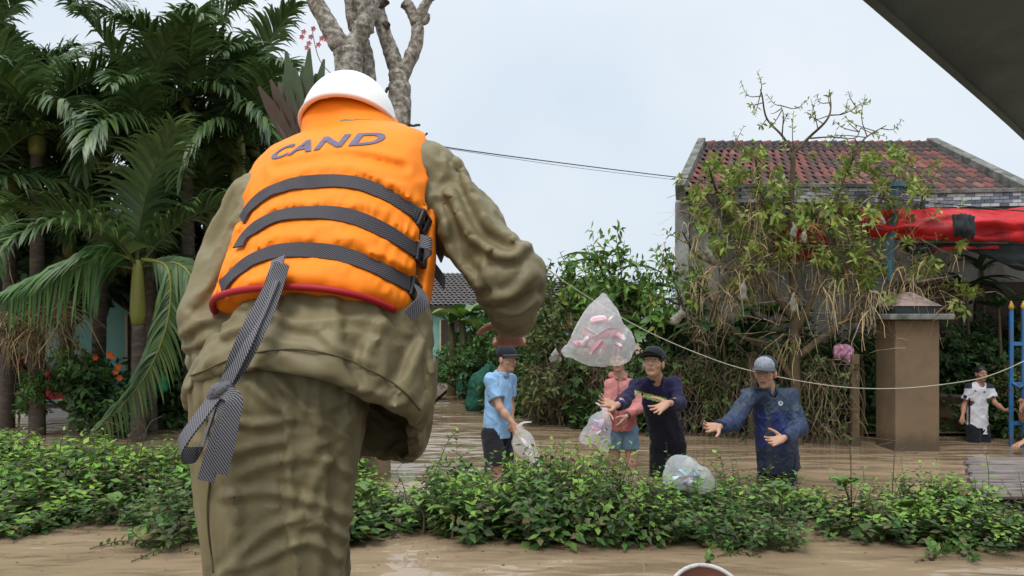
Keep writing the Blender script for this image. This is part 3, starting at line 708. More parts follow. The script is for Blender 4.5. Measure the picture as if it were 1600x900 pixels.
def sprig(rng, fo, path, n, L, Wd, pal, t0=.2, young=None, out=1.1, up=.45, v=.3):
    path = np.asarray(path); T = np.linspace(0, 1, len(path)); t = t0 + (1 - t0) * (np.arange(n) + rng.random(n) * .7) / n; t = t.clip(0, 1)
    B = np.stack([np.interp(t, T, path[:, i]) for i in range(3)], 1); tg = unit(path[-1] - path[0])
    az = np.arange(n) * 2.4 + rng.random() * 6 + rng.normal(0, .3, n); a = unit(np.cross(tg, (.3, .2, 1.0))); b = np.cross(tg, a)
    rad = np.cos(az)[:, None] * a + np.sin(az)[:, None] * b
    D = unit(rad * out + tg * up + rng.normal(0, .25, (n, 3))); N = unit(tg + rng.normal(0, .35, (n, 3)) + np.array([0, 0, .6]))
    s = (.65 + .5 * np.sin(math.pi * (t * .75 + .2))) * (.8 + .4 * rng.random(n))
    C = tint(rng, n, pal, v)
    if young is not None: k = (t > .8) & (rng.random(n) < .8); C[k] = tint(rng, int(k.sum()), young, .2)
    fo.add(B, D, N, L * s, Wd * s, C)

# --- low hedge shrubs standing in the water
HPAL = [(.055, .12, .022), (.038, .085, .020), (.085, .15, .03), (.028, .062, .018), (.065, .105, .03), (.075, .07, .03), (.045, .06, .025)]; HYOUNG = [(.14, .23, .035), (.11, .20, .03)]
def hedge_variant(seed, shoots=74, hgt=.47, rad=.34, young=True):
    rng = np.random.default_rng(seed); fo = Foliage(); mb = MB(); LS_ = (.062, .085, .072, .098, .066, .08)[seed % 6]
    for i in range(shoots):
        a, r = rng.random() * 6.283, math.sqrt(rng.random())
        e = np.array([rad * r * math.cos(a), rad * r * math.sin(a), 0]); lean = rng.normal(0, .07, 2)
        low = rng.random() < .35
        top = e * (1.25 if low else 1.05) + np.array([lean[0], lean[1], (hgt * (.25 + .4 * rng.random())) if low else hgt * (1.05 - .35 * r) * (.75 + .4 * rng.random())])
        if rng.random() < .07: top[2] *= 1.5; top[:2] *= 1.1
        b = e * .55 + np.array([0, 0, -.10]); path = spline([b, .5 * (b + top) + np.append(rng.normal(0, .03, 2), 0), top], 4)
        sprig(rng, fo, path, int(rng.integers(9, 15)), LS_ * (.85 + .4 * rng.random()), LS_ * .55, HPAL, .3, HYOUNG if (young and not low) else None)
        if i % 2 == 0: mb.tube(path, [.005, .004, .004, .004, .003, .003, .003, .002, .0015][:len(path)], 3, cap=False)
    return fo.me('foliage'), mb.me('stems', M['twig'])
hv = [hedge_variant(s, young=(s % 3 != 0)) for s in range(6)]
def place_shrub(v, x, y, rz, sc, label, group):
    r = thing('hedge_shrub', (x, y, 0), label, 'shrub', group, rz); r.scale = (sc[0], sc[1], sc[2])
    tag(link('foliage', v[0], r), kind='stuff'); tag(link('stems', v[1], r), kind='stuff'); return r
rng = np.random.default_rng(5)
rows_ = {}
for k, d in enumerate((6.28, 6.72, 7.15)):
    for x in np.arange(-1.45 + .1 * k, 4.9, .42):
        px = 800 + x * 1250 / d
        low = 1.05 if px > 720 else (.8 if px > 670 else .55 if px > 600 else .75)
        if px > 1180: low *= .92
        if 600 < px < 690 and k == 2: continue
        if px > 1490 and k > 0: continue
        if (1270 < px < 1500 and k == 2 and rng.random() < .5) or rng.random() < .15: continue
        dd = d + rng.normal(0, .09) - (.25 if px > 1380 else 0) * (k == 0)
        w_ = .85 + .4 * rng.random(); low *= 1 + .25 * math.sin(x * 2.3 + k) * math.sin(x * .9 + 1)
        rows_.setdefault(('right', k), []).append(place_shrub(hv[rng.integers(0, 6)], x + rng.normal(0, .09), dd, rng.random() * 6.3, (w_, w_, low * (.68 + .5 * rng.random()) * (.95, 1.0, .9)[k]), 'x', 'shrubs of the right hedge'))
for k, d in enumerate((6.8, 7.3, 7.9, 8.5)):
    for x in np.arange(-5.6 + .12 * k, -2.0, .46):
        if rng.random() < .08: continue
        w_ = 1.1 + .35 * rng.random()
        rows_.setdefault(('left', k), []).append(place_shrub(hv[rng.integers(0, 6)], x + rng.normal(0, .1), d + rng.normal(0, .10) - (.4 if k == 0 and x > -3.0 else 0), rng.random() * 6.3, (w_, w_, (.85, 1.05, 1.12, 1.0)[k] * (.7 + .5 * rng.random())), 'x', 'shrubs of the left hedge'))
for (sd_, k), obs in rows_.items(): order_labels(obs, 'low shrub in the ' + ('front', 'second', 'third', 'fourth')[k] + ' row of the ' + sd_ + ' flooded hedge, {}')
# long shoots rising from the hedge and torn sprigs on the water
def shoot(name, pts, n, L, Wd, pal, label, cat='plant', group=None, young=None, seed=1, r=.005):
    rg = np.random.default_rng(seed); pts = np.asarray(pts); o = thing(name, (pts[0][0], pts[0][1], min(pts[0][2], 0)), label, cat, group); off = np.array(o.location)
    path = spline(pts, 6); fo = Foliage(); sprig(rg, fo, path - off, n, L, Wd, pal, .12, young, v=.35)
    tag(link('foliage', fo.me('foliage'), o)); mb = MB(); mb.tube(path, np.linspace(r, r * .35, len(path)), 4); mb.part('stem', M['twig'], o); return o
W0 = lambda px, py, dz=0: W(px, py) + np.array([0, 0, dz])
shoot('hedge_shoot', [P(640, 800, 6.5), P(675, 745, 6.5), P(700, 690, 6.5), P(716, 672, 6.5)], 16, .075, .042, HPAL[:3], 'tall thin shoot rising above the hedge beside the rain trousers', young=HYOUNG, seed=2)
shoot('hedge_shoot', [P(745, 800, 6.6), P(755, 745, 6.6), P(775, 700, 6.6)], 13, .075, .042, HPAL[:3], 'leafy shoot in front of the black shorts', young=HYOUNG, seed=3)
shoot('hedge_shoot', [P(1140, 780, 6.7), P(1130, 735, 6.7), P(1124, 705, 6.7)], 16, .055, .03, HPAL[:3], 'leafy shoot between the bag on the hedge and the blue raincoat', young=HYOUNG, seed=4)
shoot('hedge_shoot', [P(1345, 800, 6.7), P(1350, 755, 6.7), P(1348, 728, 6.7)], 12, .05, .028, HPAL[:3], 'thin shoot on the hedge below the gate pillar', young=HYOUNG, seed=5)
shoot('hedge_shoot', [P(1540, 800, 6.9), P(1545, 745, 6.9), P(1540, 708, 6.9)], 12, .06, .034, HYOUNG, 'bright green shoot in front of the slat panel', young=HYOUNG, seed=6)
shoot('hedge_shoot', [P(1190, 800, 6.6), P(1180, 760, 6.6), P(1205, 725, 6.6)], 12, .05, .028, HPAL[:3], 'curved shoot in front of the blue raincoat', young=HYOUNG, seed=16)
for i, (a, b, c_, lab) in enumerate([((1095, 905), (1110, 872), (1100, 850), 'leafy sprig in the water above the round rim'), ((1120, 872), (1150, 866), (1190, 872), 'small sprig on the water right of the round rim'),
                                   ((1430, 880), (1470, 872), (1480, 862), 'torn sprig floating near the right corner'), ((1490, 850), (1505, 868), (1525, 885), 'round leafy sprig in the right foreground water'),
                                   ((205, 880), (260, 862), (320, 868), 'half drowned sprig left of the rain trousers'), ((20, 850), (55, 825), (70, 800), 'leafy branch dipping in the water at the left edge'), ((730, 845), (732, 838), (725, 815), 'small sprig hanging from the hedge front'),
                                   ((140, 860), (190, 850), (235, 858), 'thin drowned twig in the left foreground water')]):
    p = [W0(*a, .01), W0(*b, .05), W0(*c_, .06)] if i not in (1, 4, 7) else [W0(*a, .012), W0(*b, .02), W0(*c_, .012)]
    shoot('floating_sprig', p, 20 if i != 3 else 46, .06, .034, HPAL, lab, group='sprigs on the water', seed=20 + i)

# --- palms
PPAL = [(.034, .066, .018), (.044, .080, .020), (.026, .052, .018), (.055, .085, .022)]
def frond_mesh(seed, L=2.1, lift=.9, drop=1.5, n=54, wid=.062, leaf=.66, pal=PPAL, hang=1.0, tipc=(.075, .115, .03)):
    rng = np.random.default_rng(seed); k = 14; t = np.linspace(0, 1, k); ang = lift - drop * t ** 1.3
    seg = L / (k - 1); pts = np.zeros((k, 3))
    for i in range(1, k): pts[i] = pts[i - 1] + seg * np.array([math.cos(ang[i]), .10 * math.sin(3 * t[i] + seed), math.sin(ang[i])])
    V, Fq = tube(pts, np.linspace(.020, .004, k), 4, cap=False); VV = [V]; FF = list(Fq); C = [np.tile((.09, .12, .03), (len(V), 1))]; nv = len(V)
    for sd in (-1, 1):
        tt = .10 + .9 * (np.arange(n) + rng.random(n) * .5) / n
        for q in tt:
            q = min(q, 1); b = np.array([np.interp(q, t, pts[:, i]) for i in range(3)]); a = np.interp(q, t, ang)
            fw = np.array([math.cos(a), 0, math.sin(a)]); up = np.array([-math.sin(a), 0, math.cos(a)]); sv = np.array([0, sd, 0])
            l = leaf * (.35 + .75 * math.sin(math.pi * min(1, q * .85 + .12))) * (.85 + .3 * rng.random())
            d0 = unit(sv * (1.0 - .5 * q) + fw * (.55 + .6 * q) + up * .45 + rng.normal(0, .10, 3)); w = wid * (.8 + .4 * rng.random())
            g = hang * (.55 + .5 * rng.random()); p = b.copy(); rows = []
            col = np.array(pal[rng.integers(0, len(pal))]) * (1.3 + 1.1 * rng.random())
            for j in range(5):
                u = j / 4; dv = unit(d0 + np.array([0, 0, -1]) * g * u * 1.7); wv = unit(np.cross(dv, up + .001)) * w * (1 - u ** 2.2) * .5 * (1 if j else .5)
                rows += [p - wv, p + wv]; p = p + dv * l / 4
            VV.append(np.array(rows)); cc = np.tile(col, (10, 1)); cc[6:] = .6 * cc[6:] + .4 * np.array(tipc); C.append(cc)
            FF += [(nv + 2 * j, nv + 2 * j + 1, nv + 2 * j + 3, nv + 2 * j + 2) for j in range(4)]; nv += 10
    return mesh_data('frond', np.concatenate(VV), np.array(FF), M['palm_leaf'], False, np.concatenate(C))
fm = [frond_mesh(1, 2.1, 1.15, 1.3), frond_mesh(2, 2.3, .85, 1.6), frond_mesh(3, 2.0, .55, 1.5, hang=1.2), frond_mesh(4, 2.2, .2, 1.4, hang=1.3), frond_mesh(5, 1.9, 1.35, .8), frond_mesh(6, 2.4, .3, 1.9, hang=1.4)]
M['palm_trunk'] = mat('palm_trunk', (.085, .065, .05), .95, var=.35, vscale=9, bump=.5, bscale=20, stretch=(1, 1, 3), dirt=(.16, .13, .10), dirt_scale=6, dirt_amt=.4)
M['crownshaft'] = mat('crownshaft', (.20, .20, .035), .4, var=.2, vscale=3, stretch=(3, 3, .6), dirt=(.10, .08, .03), dirt_scale=4, dirt_amt=.3)
def palm(px, py, d, label, base_px=None, n=11, seed=0, r=.085, sc=1.0, shaft=.8, fr=None, lean=0.0):
    rng = np.random.default_rng(100 + seed); c = P(px, py, d); bx = P(base_px if base_px is not None else px, 690, d)[0]
    o = thing('palm_tree', (bx, d, -.4), label, 'palm', 'palms behind the left hedge'); off = np.array(o.location)
    zs = np.linspace(-.4, c[2] - shaft, 30); path = np.array([[np.interp(z, (-.4, c[2]), (bx, c[0])), d, z] for z in zs]); rr = r * (1.25 - .35 * np.linspace(0, 1, 30)) * (1 + .05 * (np.arange(30) % 2))
    mb = MB(); mb.tube(path, rr, 10); mb.part('trunk', M['palm_trunk'], o, True)
    z2 = np.linspace(c[2] - shaft, c[2] + .05, 8); p2 = np.array([[np.interp(z, (-.4, c[2]), (bx, c[0])), d, z] for z in z2])
    mb = MB(); mb.tube(p2, r * np.array([.98, 1.2, 1.22, 1.15, 1.05, .95, .8, .5]), 12); mb.part('crownshaft', M['crownshaft'], o, True)
    for i in range(n):
        az = i * 2.399 + seed; k = i % 6 if fr is None else fr[i % len(fr)]
        f = link('frond', fm[k], o, c - off + np.array([0, 0, -.03 * (i % 4)])); f.rotation_euler = (rng.normal(0, .15), rng.normal(0, .12), az + rng.normal(0, .2)); s_ = sc * (.85 + .3 * rng.random()); f.scale = (s_, s_, s_)
    return o
PL = [(58, 190, 11.8, 58, 12, 1, 'tall palm with a dark ringed trunk at the far left'), (215, 412, 11.2, 216, 9, 2, 'short palm with a yellow-green upper stem left of the person in the life vest'),
      (290, 150, 12.6, 300, 10, 3, 'palm whose crown rises highest left of the helmet'), (165, 190, 13.2, 150, 10, 4, 'palm behind the ringed trunk with fronds in the middle of the clump'), (375, 215, 12.9, 360, 11, 5, 'palm crown just left of the orange vest'),
      (-30, 300, 11.6, -40, 11, 6, 'palm crown cut by the left edge of the picture'), (330, 330, 13.4, 330, 11, 7, 'low palm crown behind the left sleeve'), (110, 330, 14.2, 100, 12, 8, 'low palm crown behind the ringed trunk'), (-20, 120, 13.0, -60, 9, 9, 'palm with its crown in the upper left corner'),
      (235, 300, 14.0, 240, 11, 10, 'shaded palm in the middle of the clump'), (440, 290, 14.6, 440, 9, 11, 'palm mostly hidden behind the orange vest'), (225, 215, 12.2, 235, 12, 13, 'palm crown in front between the ringed trunk and the vest'), (20, 230, 12.6, 10, 11, 14, 'palm crown beside the ringed trunk near the left edge'), (395, 175, 14.0, 400, 9, 15, 'palm crown rising behind the left shoulder')]
for px, py, d, b, n, sd, lab in PL: palm(px, py, d, lab, b, n, sd, r=.095 if sd != 2 else .085, shaft=.85 if sd != 1 else .5)
# the two long fronds hanging from the short palm, placed by hand
def hung_frond(path, label, n=60, leaf=.55, pal=PPAL, seed=9, side_bias=-1.0, wid=.036):
    rng = np.random.default_rng(seed); pts = spline(path, 6); T = np.linspace(0, 1, len(pts)); o = thing('palm_frond', pts[0], label, 'palm frond')
    V, Fq = tube(pts, np.linspace(.022, .004, len(pts)), 5); mb = MB(); mb.add(V, Fq); mb.part('midrib', M['crownshaft'], o, True)
    VV, FF, C, nv = [], [], [], 0; tg = unit(np.gradient(pts, axis=0))
    for sd in (-1, 1):
        for q in np.linspace(.1, 1, n):
            b = np.array([np.interp(q, T, pts[:, i]) for i in range(3)]); fw = unit(np.array([np.interp(q, T, tg[:, i]) for i in range(3)])); sv = unit(np.cross(fw, (0, 1, 0))) * sd + np.array([0, sd * .5, 0])
            l = leaf * (.45 + .65 * math.sin(math.pi * min(1, q * .8 + .15))) * (.85 + .3 * rng.random()); d0 = unit(sv * .8 + fw * .8 + rng.normal(0, .08, 3)); p = b.copy(); rows = []; w = wid * (.8 + .4 * rng.random())
            for j in range(5):
                u = j / 4; dv = unit(d0 + np.array([0, 0, -1]) * (.3 + 1.9 * u)); wv = unit(np.cross(dv, (rng.normal(0, .1), -1, .2))) * w * (1 - u ** 2.2) * .5; rows += [p - wv, p + wv]; p = p + dv * l / 4
            VV.append(np.array(rows)); C.append(np.tile(np.array(pal[rng.integers(0, len(pal))]) * (1.4 + 1.0 * rng.random()), (10, 1))); FF += [(nv + 2 * j, nv + 2 * j + 1, nv + 2 * j + 3, nv + 2 * j + 2) for j in range(4)]; nv += 10
    part('leaflets', np.concatenate(VV), np.array(FF), M['palm_leaf'], o, False, np.concatenate(C)); return o
LP = [(.045, .10, .025), (.06, .125, .03), (.035, .08, .022)]
hung_frond([P(222, 405, 11.1), P(262, 420, 10.9), P(262, 500, 10.8), P(225, 590, 10.7), P(140, 690, 10.6)], 'long palm frond hanging down in an arc to the water')
hung_frond([P(205, 405, 11.1), P(170, 395, 10.9), P(100, 425, 10.7), P(0, 470, 10.5)], 'lighter green palm frond sweeping left across the ringed trunk', pal=LP, seed=10, leaf=.75)
hung_frond([P(228, 405, 11.1), P(290, 420, 10.9), P(320, 500, 10.8), P(330, 600, 10.8)], 'dark palm frond hanging beside the left sleeve', seed=11, leaf=.6)
# fan of undivided brown and green leaf behind the helmet
rng = np.random.default_rng(77)
o = thing('fan_leaf', P(480, 300, 9.0), 'broad brown and green pleated leaf left of the white helmet', 'leaf')
mb = MB()
for i in range(15):
    a = math.radians(62 + 62 * i / 14); a0 = a; L = (1.25 + .15 * math.sin(i * 2.3)) * (1 if 3 < i < 11 else .85); b = P(478, 262, 9.0)
    dr = np.array([math.cos(a) * .85, -.05 + .03 * (i % 2), math.sin(a)]); sd = np.array([-math.sin(a), .35 * (-1) ** i, math.cos(a) * .85]); w = [.03, .075, .085, .07, .015]
    rows = []; cl = []
    for j in range(5):
        p = b + dr * L * j / 4 + np.array([0, .10 * (j / 4) ** 2, -.03 * (j / 4) ** 3]); rows += [p - sd * w[j], p + sd * w[j]]; g = np.array([.05, .085, .025]) if (j >= 3 and i < 11) else np.array([.085, .05, .03]); cl += [g, g * .9]
    mb.add(rows, [(2 * j, 2 * j + 1, 2 * j + 3, 2 * j + 2) for j in range(4)], np.array(cl))
mb.part('blade', M['palm_leaf'], o, col=True)
mb = MB(); mb.tube(spline([P(478, 262, 9.0), P(485, 420, 9.0), P(500, 760, 9.0)], 5), .03, 6); mb.part('stalk', M['twig'], o, True)
o = thing('orchid_spray', P(520, 118, 7.95), 'thin spray of small pink flowers beside the pruned branch', 'flowers')
mb = MB(); mb.tube(spline([P(520, 118, 7.95), P(500, 95, 7.95), P(490, 60, 7.95), P(488, 42, 7.95)], 4), .004, 4); mb.tube(spline([P(494, 75, 7.95), P(502, 62, 7.95), P(512, 60, 7.95)], 3), .003, 4); mb.part('stem', M['twig'], o)
fo = Foliage(); q = [P(x, y, 7.95) for x, y in ((475, 50), (483, 68), (472, 58), (490, 45), (503, 60), (498, 70), (486, 58), (480, 75), (510, 62))]
for c_ in q:
    for k in range(5):
        a = k * 1.257; fo.add(c_, np.array([math.cos(a), -.3, math.sin(a)]), np.array([0, -1, .2]), .035, .026, (.55, .20, .22))
q = link('flowers', fo.me('flowers'), o); q.location = -Vector(o.location); tag(q, kind='stuff')

# --- the two pruned trees with lichen on their bark
def lichen():
    m = mat('lichen_bark', (.15, .125, .10), .95, var=.4, vscale=12, bump=.7, bscale=22, spec=.15, dirt=(.46, .43, .37), dirt_scale=17, dirt_amt=.47); return m
M['lichen'] = lichen()
def flood_line(m, z0, mud):
    """silt left on a surface up to the earlier water level"""
    n, l = m.node_tree.nodes, m.node_tree.links; b = [x for x in n if x.type == 'BSDF_PRINCIPLED'][0]; src = b.inputs['Base Color'].links[0].from_socket
    g = n.new('ShaderNodeNewGeometry'); sp = n.new('ShaderNodeSeparateXYZ'); l.new(g.outputs['Position'], sp.inputs[0]); x = n.new('ShaderNodeTexNoise'); x.inputs['Scale'].default_value = 4
    ad = n.new('ShaderNodeMath'); ad.operation = 'MULTIPLY_ADD'; ad.inputs[1].default_value = .25; l.new(x.outputs['Fac'], ad.inputs[0]); l.new(sp.outputs['Z'], ad.inputs[2])
    mr = n.new('ShaderNodeMapRange'); mr.inputs[1].default_value = z0; mr.inputs[2].default_value = z0 + .15; mr.inputs[3].default_value = .92; mr.inputs[4].default_value = 0; l.new(ad.outputs[0], mr.inputs[0])
    mx_ = n.new('ShaderNodeMix'); mx_.data_type = 'RGBA'; mx_.inputs['B'].default_value = (*mud, 1); l.new(mr.outputs[0], mx_.inputs['Factor']); l.new(src, mx_.inputs['A']); l.new(mx_.outputs['Result'], b.inputs['Base Color'])
flood_line(M['lichen'], 1.3, (.21, .145, .09))
def limb(mb, pts, r0, r1, k=10, seed=0):
    p = spline(pts, 6); n = len(p); rg = np.random.default_rng(seed); r = np.linspace(r0, r1, n) * (1 + .06 * rg.standard_normal(n)); V, Fc = tube(p, r, k); V = V + .012 * np.stack([perlin(V * 14, s) for s in (1, 2, 3)], 1); mb.add(V, Fc)
T8 = 8.3
o = thing('pruned_tree', (P(520, 0, T8)[0], T8, -.4), 'pruned tree with two thick lichen-spotted limbs above the white helmet', 'tree', 'pruned trees')
mb = MB(); limb(mb, [(P(515, 0, T8)[0], T8, -.4), P(520, 500, T8), P(540, 250, T8), P(545, 110, T8), P(542, 75, T8)], .19, .135, 14, 1); mb.part('trunk', M['lichen'], o, True)
mb = MB(); limb(mb, [P(542, 85, T8), P(525, 60, T8), P(508, 30, T8), P(492, 0, T8), P(480, -40, T8)], .115, .075, 10, 2); mb.part('limb', M['lichen'], o, True)
mb = MB(); limb(mb, [P(546, 85, T8), P(562, 55, T8), P(572, 30, T8), P(570, -10, T8), P(566, -50, T8)], .11, .085, 10, 3); mb.part('limb', M['lichen'], o, True)
mb = MB(); limb(mb, [P(563, 330, T8 + .25), P(575, 140, T8 + .25), P(568, 75, T8 + .25), P(553, 35, T8 + .2), P(545, -20, T8 + .15)], .10, .07, 10, 4); mb.part('limb', M['lichen'], o, True)
T9 = 8.6
o2 = thing('pruned_tree', (P(586, 0, T9)[0], T9, -.4), 'slender pruned tree forking into two limbs right of the white helmet', 'tree', 'pruned trees')
mb = MB(); limb(mb, [(P(586, 0, T9)[0], T9, -.4), P(586, 620, T9), P(600, 400, T9), P(622, 200, T9), P(624, 140, T9), P(622, 112, T9)], .175, .105, 14, 5); mb.part('trunk', M['lichen'], o2, True)
mb = MB(); limb(mb, [P(622, 120, T9), P(612, 85, T9), P(600, 50, T9), P(592, 20, T9), P(586, -30, T9)], .09, .065, 10, 6); mb.part('limb', M['lichen'], o2, True)
mb = MB(); limb(mb, [P(626, 122, T9), P(642, 90, T9), P(652, 60, T9), P(652, 30, T9)], .085, .065, 10, 7); limb(mb, [P(651, 38, T9), P(640, 12, T9), P(632, 4, T9)], .07, .06, 8, 8); limb(mb, [P(652, 38, T9), P(662, 12, T9), P(676, -8, T9)], .065, .05, 8, 9); limb(mb, [P(655, 38, T9), P(666, 30, T9), P(668, 22, T9)], .045, .035, 8, 10); mb.part('limb', M['lichen'], o2, True)
mb = MB()
for a, b, c_ in ([(604, 0), (598, 8), (592, 14)], [(601, 42), (606, 38), (609, 36)], [(630, 190), (637, 180), (640, 172)], [(636, 225), (652, 222), (668, 208)], [(612, 142), (606, 138), (603, 146)], [(634, 195), (648, 196), (656, 196)]):
    mb = MB(); limb(mb, [P(*a, T9 - .05), P(*b, T9 - .05), P(*c_, T9 - .05)], .045 if a[1] < 100 else .02, .02 if a[1] < 100 else .012, 6, 11); mb.part('stub', M['bark'], o2, True)

# --- broad crowns: a few kinds of tree, each tree its own object
def skeleton(rng, start, d, L, r, lev, out, tips, spread=.75, n=3, grav=.0):
    k = 5; pts = [np.asarray(start, float)]; dv = unit(d)
    for i in range(k): dv = unit(dv + rng.normal(0, .13, 3) + np.array([0, 0, .05 - grav])); pts.append(pts[-1] + dv * L / k)
    pts = np.array(pts); out.append((pts, r, r * .6))
    if lev == 0: tips.append(pts); return
    for i in range(n + (rng.random() < .4)):
        t = .45 + .55 * (i + rng.random() * .6) / n; t = min(t, 1); p = np.array([np.interp(t, np.linspace(0, 1, k + 1), pts[:, j]) for j in range(3)])
        skeleton(rng, p, unit(dv + rng.normal(0, spread, 3) + np.array([0, 0, .12])), L * (.55 + .25 * rng.random()), r * .55, lev - 1, out, tips, spread, n, grav)
def tree_meshes(seed, hgt, lev=3, n=3, leafL=.13, leafW=.06, pal=GREEN, per=9, spread=.75, trunk_f=.45, r=.09, young=None, extra=0, droop=.15, twl=.22):
    rng = np.random.default_rng(seed); out, tips = [], []
    skeleton(rng, (0, 0, 0), (rng.normal(0, .08), rng.normal(0, .08), 1), hgt * trunk_f, r, lev, out, tips, spread, n)
    mb = MB()
    for p, a, b in out: mb.tube(p, np.linspace(a, max(b, .004), len(p)), 6 if a > .02 else 3, cap=False)
    fo = Foliage()
    for tp in tips:
        sprig(rng, fo, tp, per, leafL, leafW, pal, .15, young)
        for _ in range(extra):
            q = tp[rng.integers(1, len(tp))]; e = q + rng.normal(0, twl, 3); sprig(rng, fo, np.array([q, .5 * (q + e) + rng.normal(0, .03, 3), e]), per, leafL, leafW, pal, .1, young)
    return mb.me('trunk', M['bark'], True), fo.me('crown', droop=droop)
DK = [(.030, .062, .020), (.022, .050, .018), (.042, .080, .022)]; MID = [(.050, .10, .022), (.065, .125, .026), (.038, .080, .02)]; YEL = [(.15, .19, .030), (.11, .17, .03), (.19, .22, .045)]; OLV = [(.075, .085, .028), (.055, .075, .024), (.09, .10, .035)]
TM = {'dark': tree_meshes(1, 3.6, 3, 3, .17, .08, DK, 12, .8, .40, .10, extra=6), 'mid': tree_meshes(2, 3.4, 3, 3, .15, .068, MID, 11, .7, .42, .08, extra=5), 'open': tree_meshes(3, 3.6, 3, 3, .16, .065, [(.075, .14, .028), (.095, .165, .03), (.06, .115, .025)], 8, .65, .45, .06, YEL, extra=1), 'olive': tree_meshes(4, 3.0, 3, 3, .12, .055, OLV, 10, .8, .4, .07, extra=4),
      'dense': tree_meshes(5, 2.2, 3, 3, .14, .065, DK + MID[:1], 12, .95, .30, .06, extra=6), 'far': tree_meshes(6, 5.5, 3, 3, .36, .18, DK + MID[:1], 9, .85, .35, .16, extra=4, twl=.4)}
TH = {k: max(v.co.z for v in m[1].vertices) for k, m in TM.items()}
for k in TH: pass
def tree(kind, x, y, label, sc=1.0, rz=0.0, group=None, z=-.3, name='leafy_tree', cat='tree'):
    o = thing(name, (x, y, z), label, cat, group, rz); o.scale = (sc, sc, sc) if np.isscalar(sc) else sc
    link('trunk', TM[kind][0], o); tag(link('crown', TM[kind][1], o), kind='stuff'); return o
def tree_at(kind, px, d, label, top=None, rz=0.0, wide=1.0, **k):
    """top: photo row of the crown's top"""
    sz = (P(px, top, d)[2] + .3) / TH[kind]; return tree(kind, P(px, 500, d)[0], d, label, (sz * wide, sz * wide, sz), rz, **k)
# centre
tree_at('open', 862, 14.2, 'slender open tree left of the flying bag top', 352, 1.0, .85); tree_at('open', 925, 14.8, 'slender open tree behind the flying bag', 346, 3.0, .85)
tree_at('open', 1010, 13.6, 'leafy tree between the flying bag and the gable', 385, 2.0, .75); tree_at('open', 1042, 13.2, 'young tree in front of the gable wall', 338, 4.6, .7); tree_at('open', 1085, 11.9, 'thin yellow-green tree hiding the left end of the gable wall', 318, 2.2, .6)
tree_at('dark', 742, 19.5, 'dark dense tree behind the outstretched sleeve', 448, .6); tree_at('dark', 800, 17.5, 'dark tree right of the banana stems', 462, 2.6); tree_at('open', 968, 14.4, 'leafy tree right of the flying bag tip', 392, .4, .75)
tree_at('olive', 890, 13.6, 'twiggy olive shrub below the slender trees', 445, 1.2, name='shrub', cat='shrub'); tree_at('mid', 845, 15.8, 'leafy shrub over the cap of the blue polo person', 430, 5.1, .8, name='shrub', cat='shrub')
def bushes(rows, fmt, group, name):
    order_labels([tree_at(k, px, d, 'x', top, i * 1.3, w, group=group, name=name, cat='bush') for i, (px, d, k, top, w) in enumerate(rows)], fmt)
bushes([(722, 17.5, 'mid', 530, 1.2), (760, 16.2, 'dense', 535, 1.1), (800, 15.2, 'mid', 520, 1.1), (835, 14.6, 'mid', 505, 1), (872, 13.9, 'dense', 500, 1), (905, 13.3, 'olive', 520, 1), (935, 12.9, 'dense', 520, 1.1), (968, 12.6, 'mid', 500, 1), (1002, 12.3, 'dense', 510, 1.1),
        (705, 21.0, 'dense', 520, 1.2), (700, 24.0, 'mid', 520, 1.2), (785, 14.7, 'dense', 580, 1.3), (850, 13.8, 'olive', 560, 1.2), (915, 13.0, 'mid', 570, 1.2), (960, 12.4, 'dense', 580, 1.3)], 'leafy bush on the far bank behind the wading people, {}', 'bushes on the far bank', 'bank_bush')
bushes([(1050, 13.0, 'mid', 470, .7), (1095, 12.8, 'dense', 480, .8), (1140, 12.9, 'dense', 455, .8), (1190, 12.6, 'mid', 470, .7), (1235, 12.5, 'dense', 480, .8), (1280, 12.4, 'mid', 500, .8), (1330, 12.2, 'dense', 520, .8), (1365, 12.4, 'dense', 480, .7)], 'green bush behind the wire fence, {}', 'bushes behind the wire fence', 'fence_bush')
bushes([(1480, 12.8, 'dark', 480, 1), (1530, 12.6, 'dense', 470, 1), (1570, 12.9, 'dark', 450, 1), (1620, 12.4, 'dense', 470, 1), (1500, 12.1, 'dense', 540, 1.1), (1560, 11.9, 'dense', 550, 1.1), (1600, 11.7, 'olive', 560, 1.1), (1655, 12.0, 'dark', 470, 1)], 'dark garden bush behind the child and blue gate, {}', 'garden bushes behind the gate', 'garden_bush')
# behind the palms
bushes([(-60, 15.5, 'dark', 190, .9), (40, 16.5, 'dark', 230, .9), (110, 17.5, 'dark', 300, .9), (200, 17.8, 'dark', 260, .9), (250, 16.5, 'dark', 300, .9), (340, 16.0, 'dark', 230, .9), (430, 16.5, 'dark', 240, .9), (-20, 15.6, 'dense', 470, 1.1), (285, 13.2, 'dense', 470, 1), (320, 12.8, 'dense', 500, 1), (255, 13.8, 'dense', 540, 1.2), (10, 16.2, 'dark', 440, 1)], 'dark bush in the shade behind the palms, {}', 'dark bushes behind the palms', 'shade_bush')
for i, (px, d, k, top, w) in enumerate([(128, 12.2, 'mid', 520, .9), (172, 11.9, 'dense', 535, 1.1), (150, 12.6, 'mid', 540, 1)]):
    tree_at(k, px, d, ['leafy shrub right of the ringed palm trunk', 'broad-leaved shrub left of the hanging frond', 'small shrub behind the ringed palm trunk'][i], top, i * 2.0, w, name='shrub', cat='shrub')
far_ = []
for i, (x, y) in enumerate([(-34, 46), (-26, 42), (-19, 48), (-12, 44), (-5, 50), (3, 46), (10, 52), (17, 44), (25, 48), (33, 46), (41, 50), (-42, 50), (-14, 30), (-9, 33), (6, 31), (12, 28), (18, 30), (24, 33)]):
    far_.append(tree('far', x, y, 'x', .62 if y > 40 else .5, i * 1.37, group='far trees', name='far_tree'))
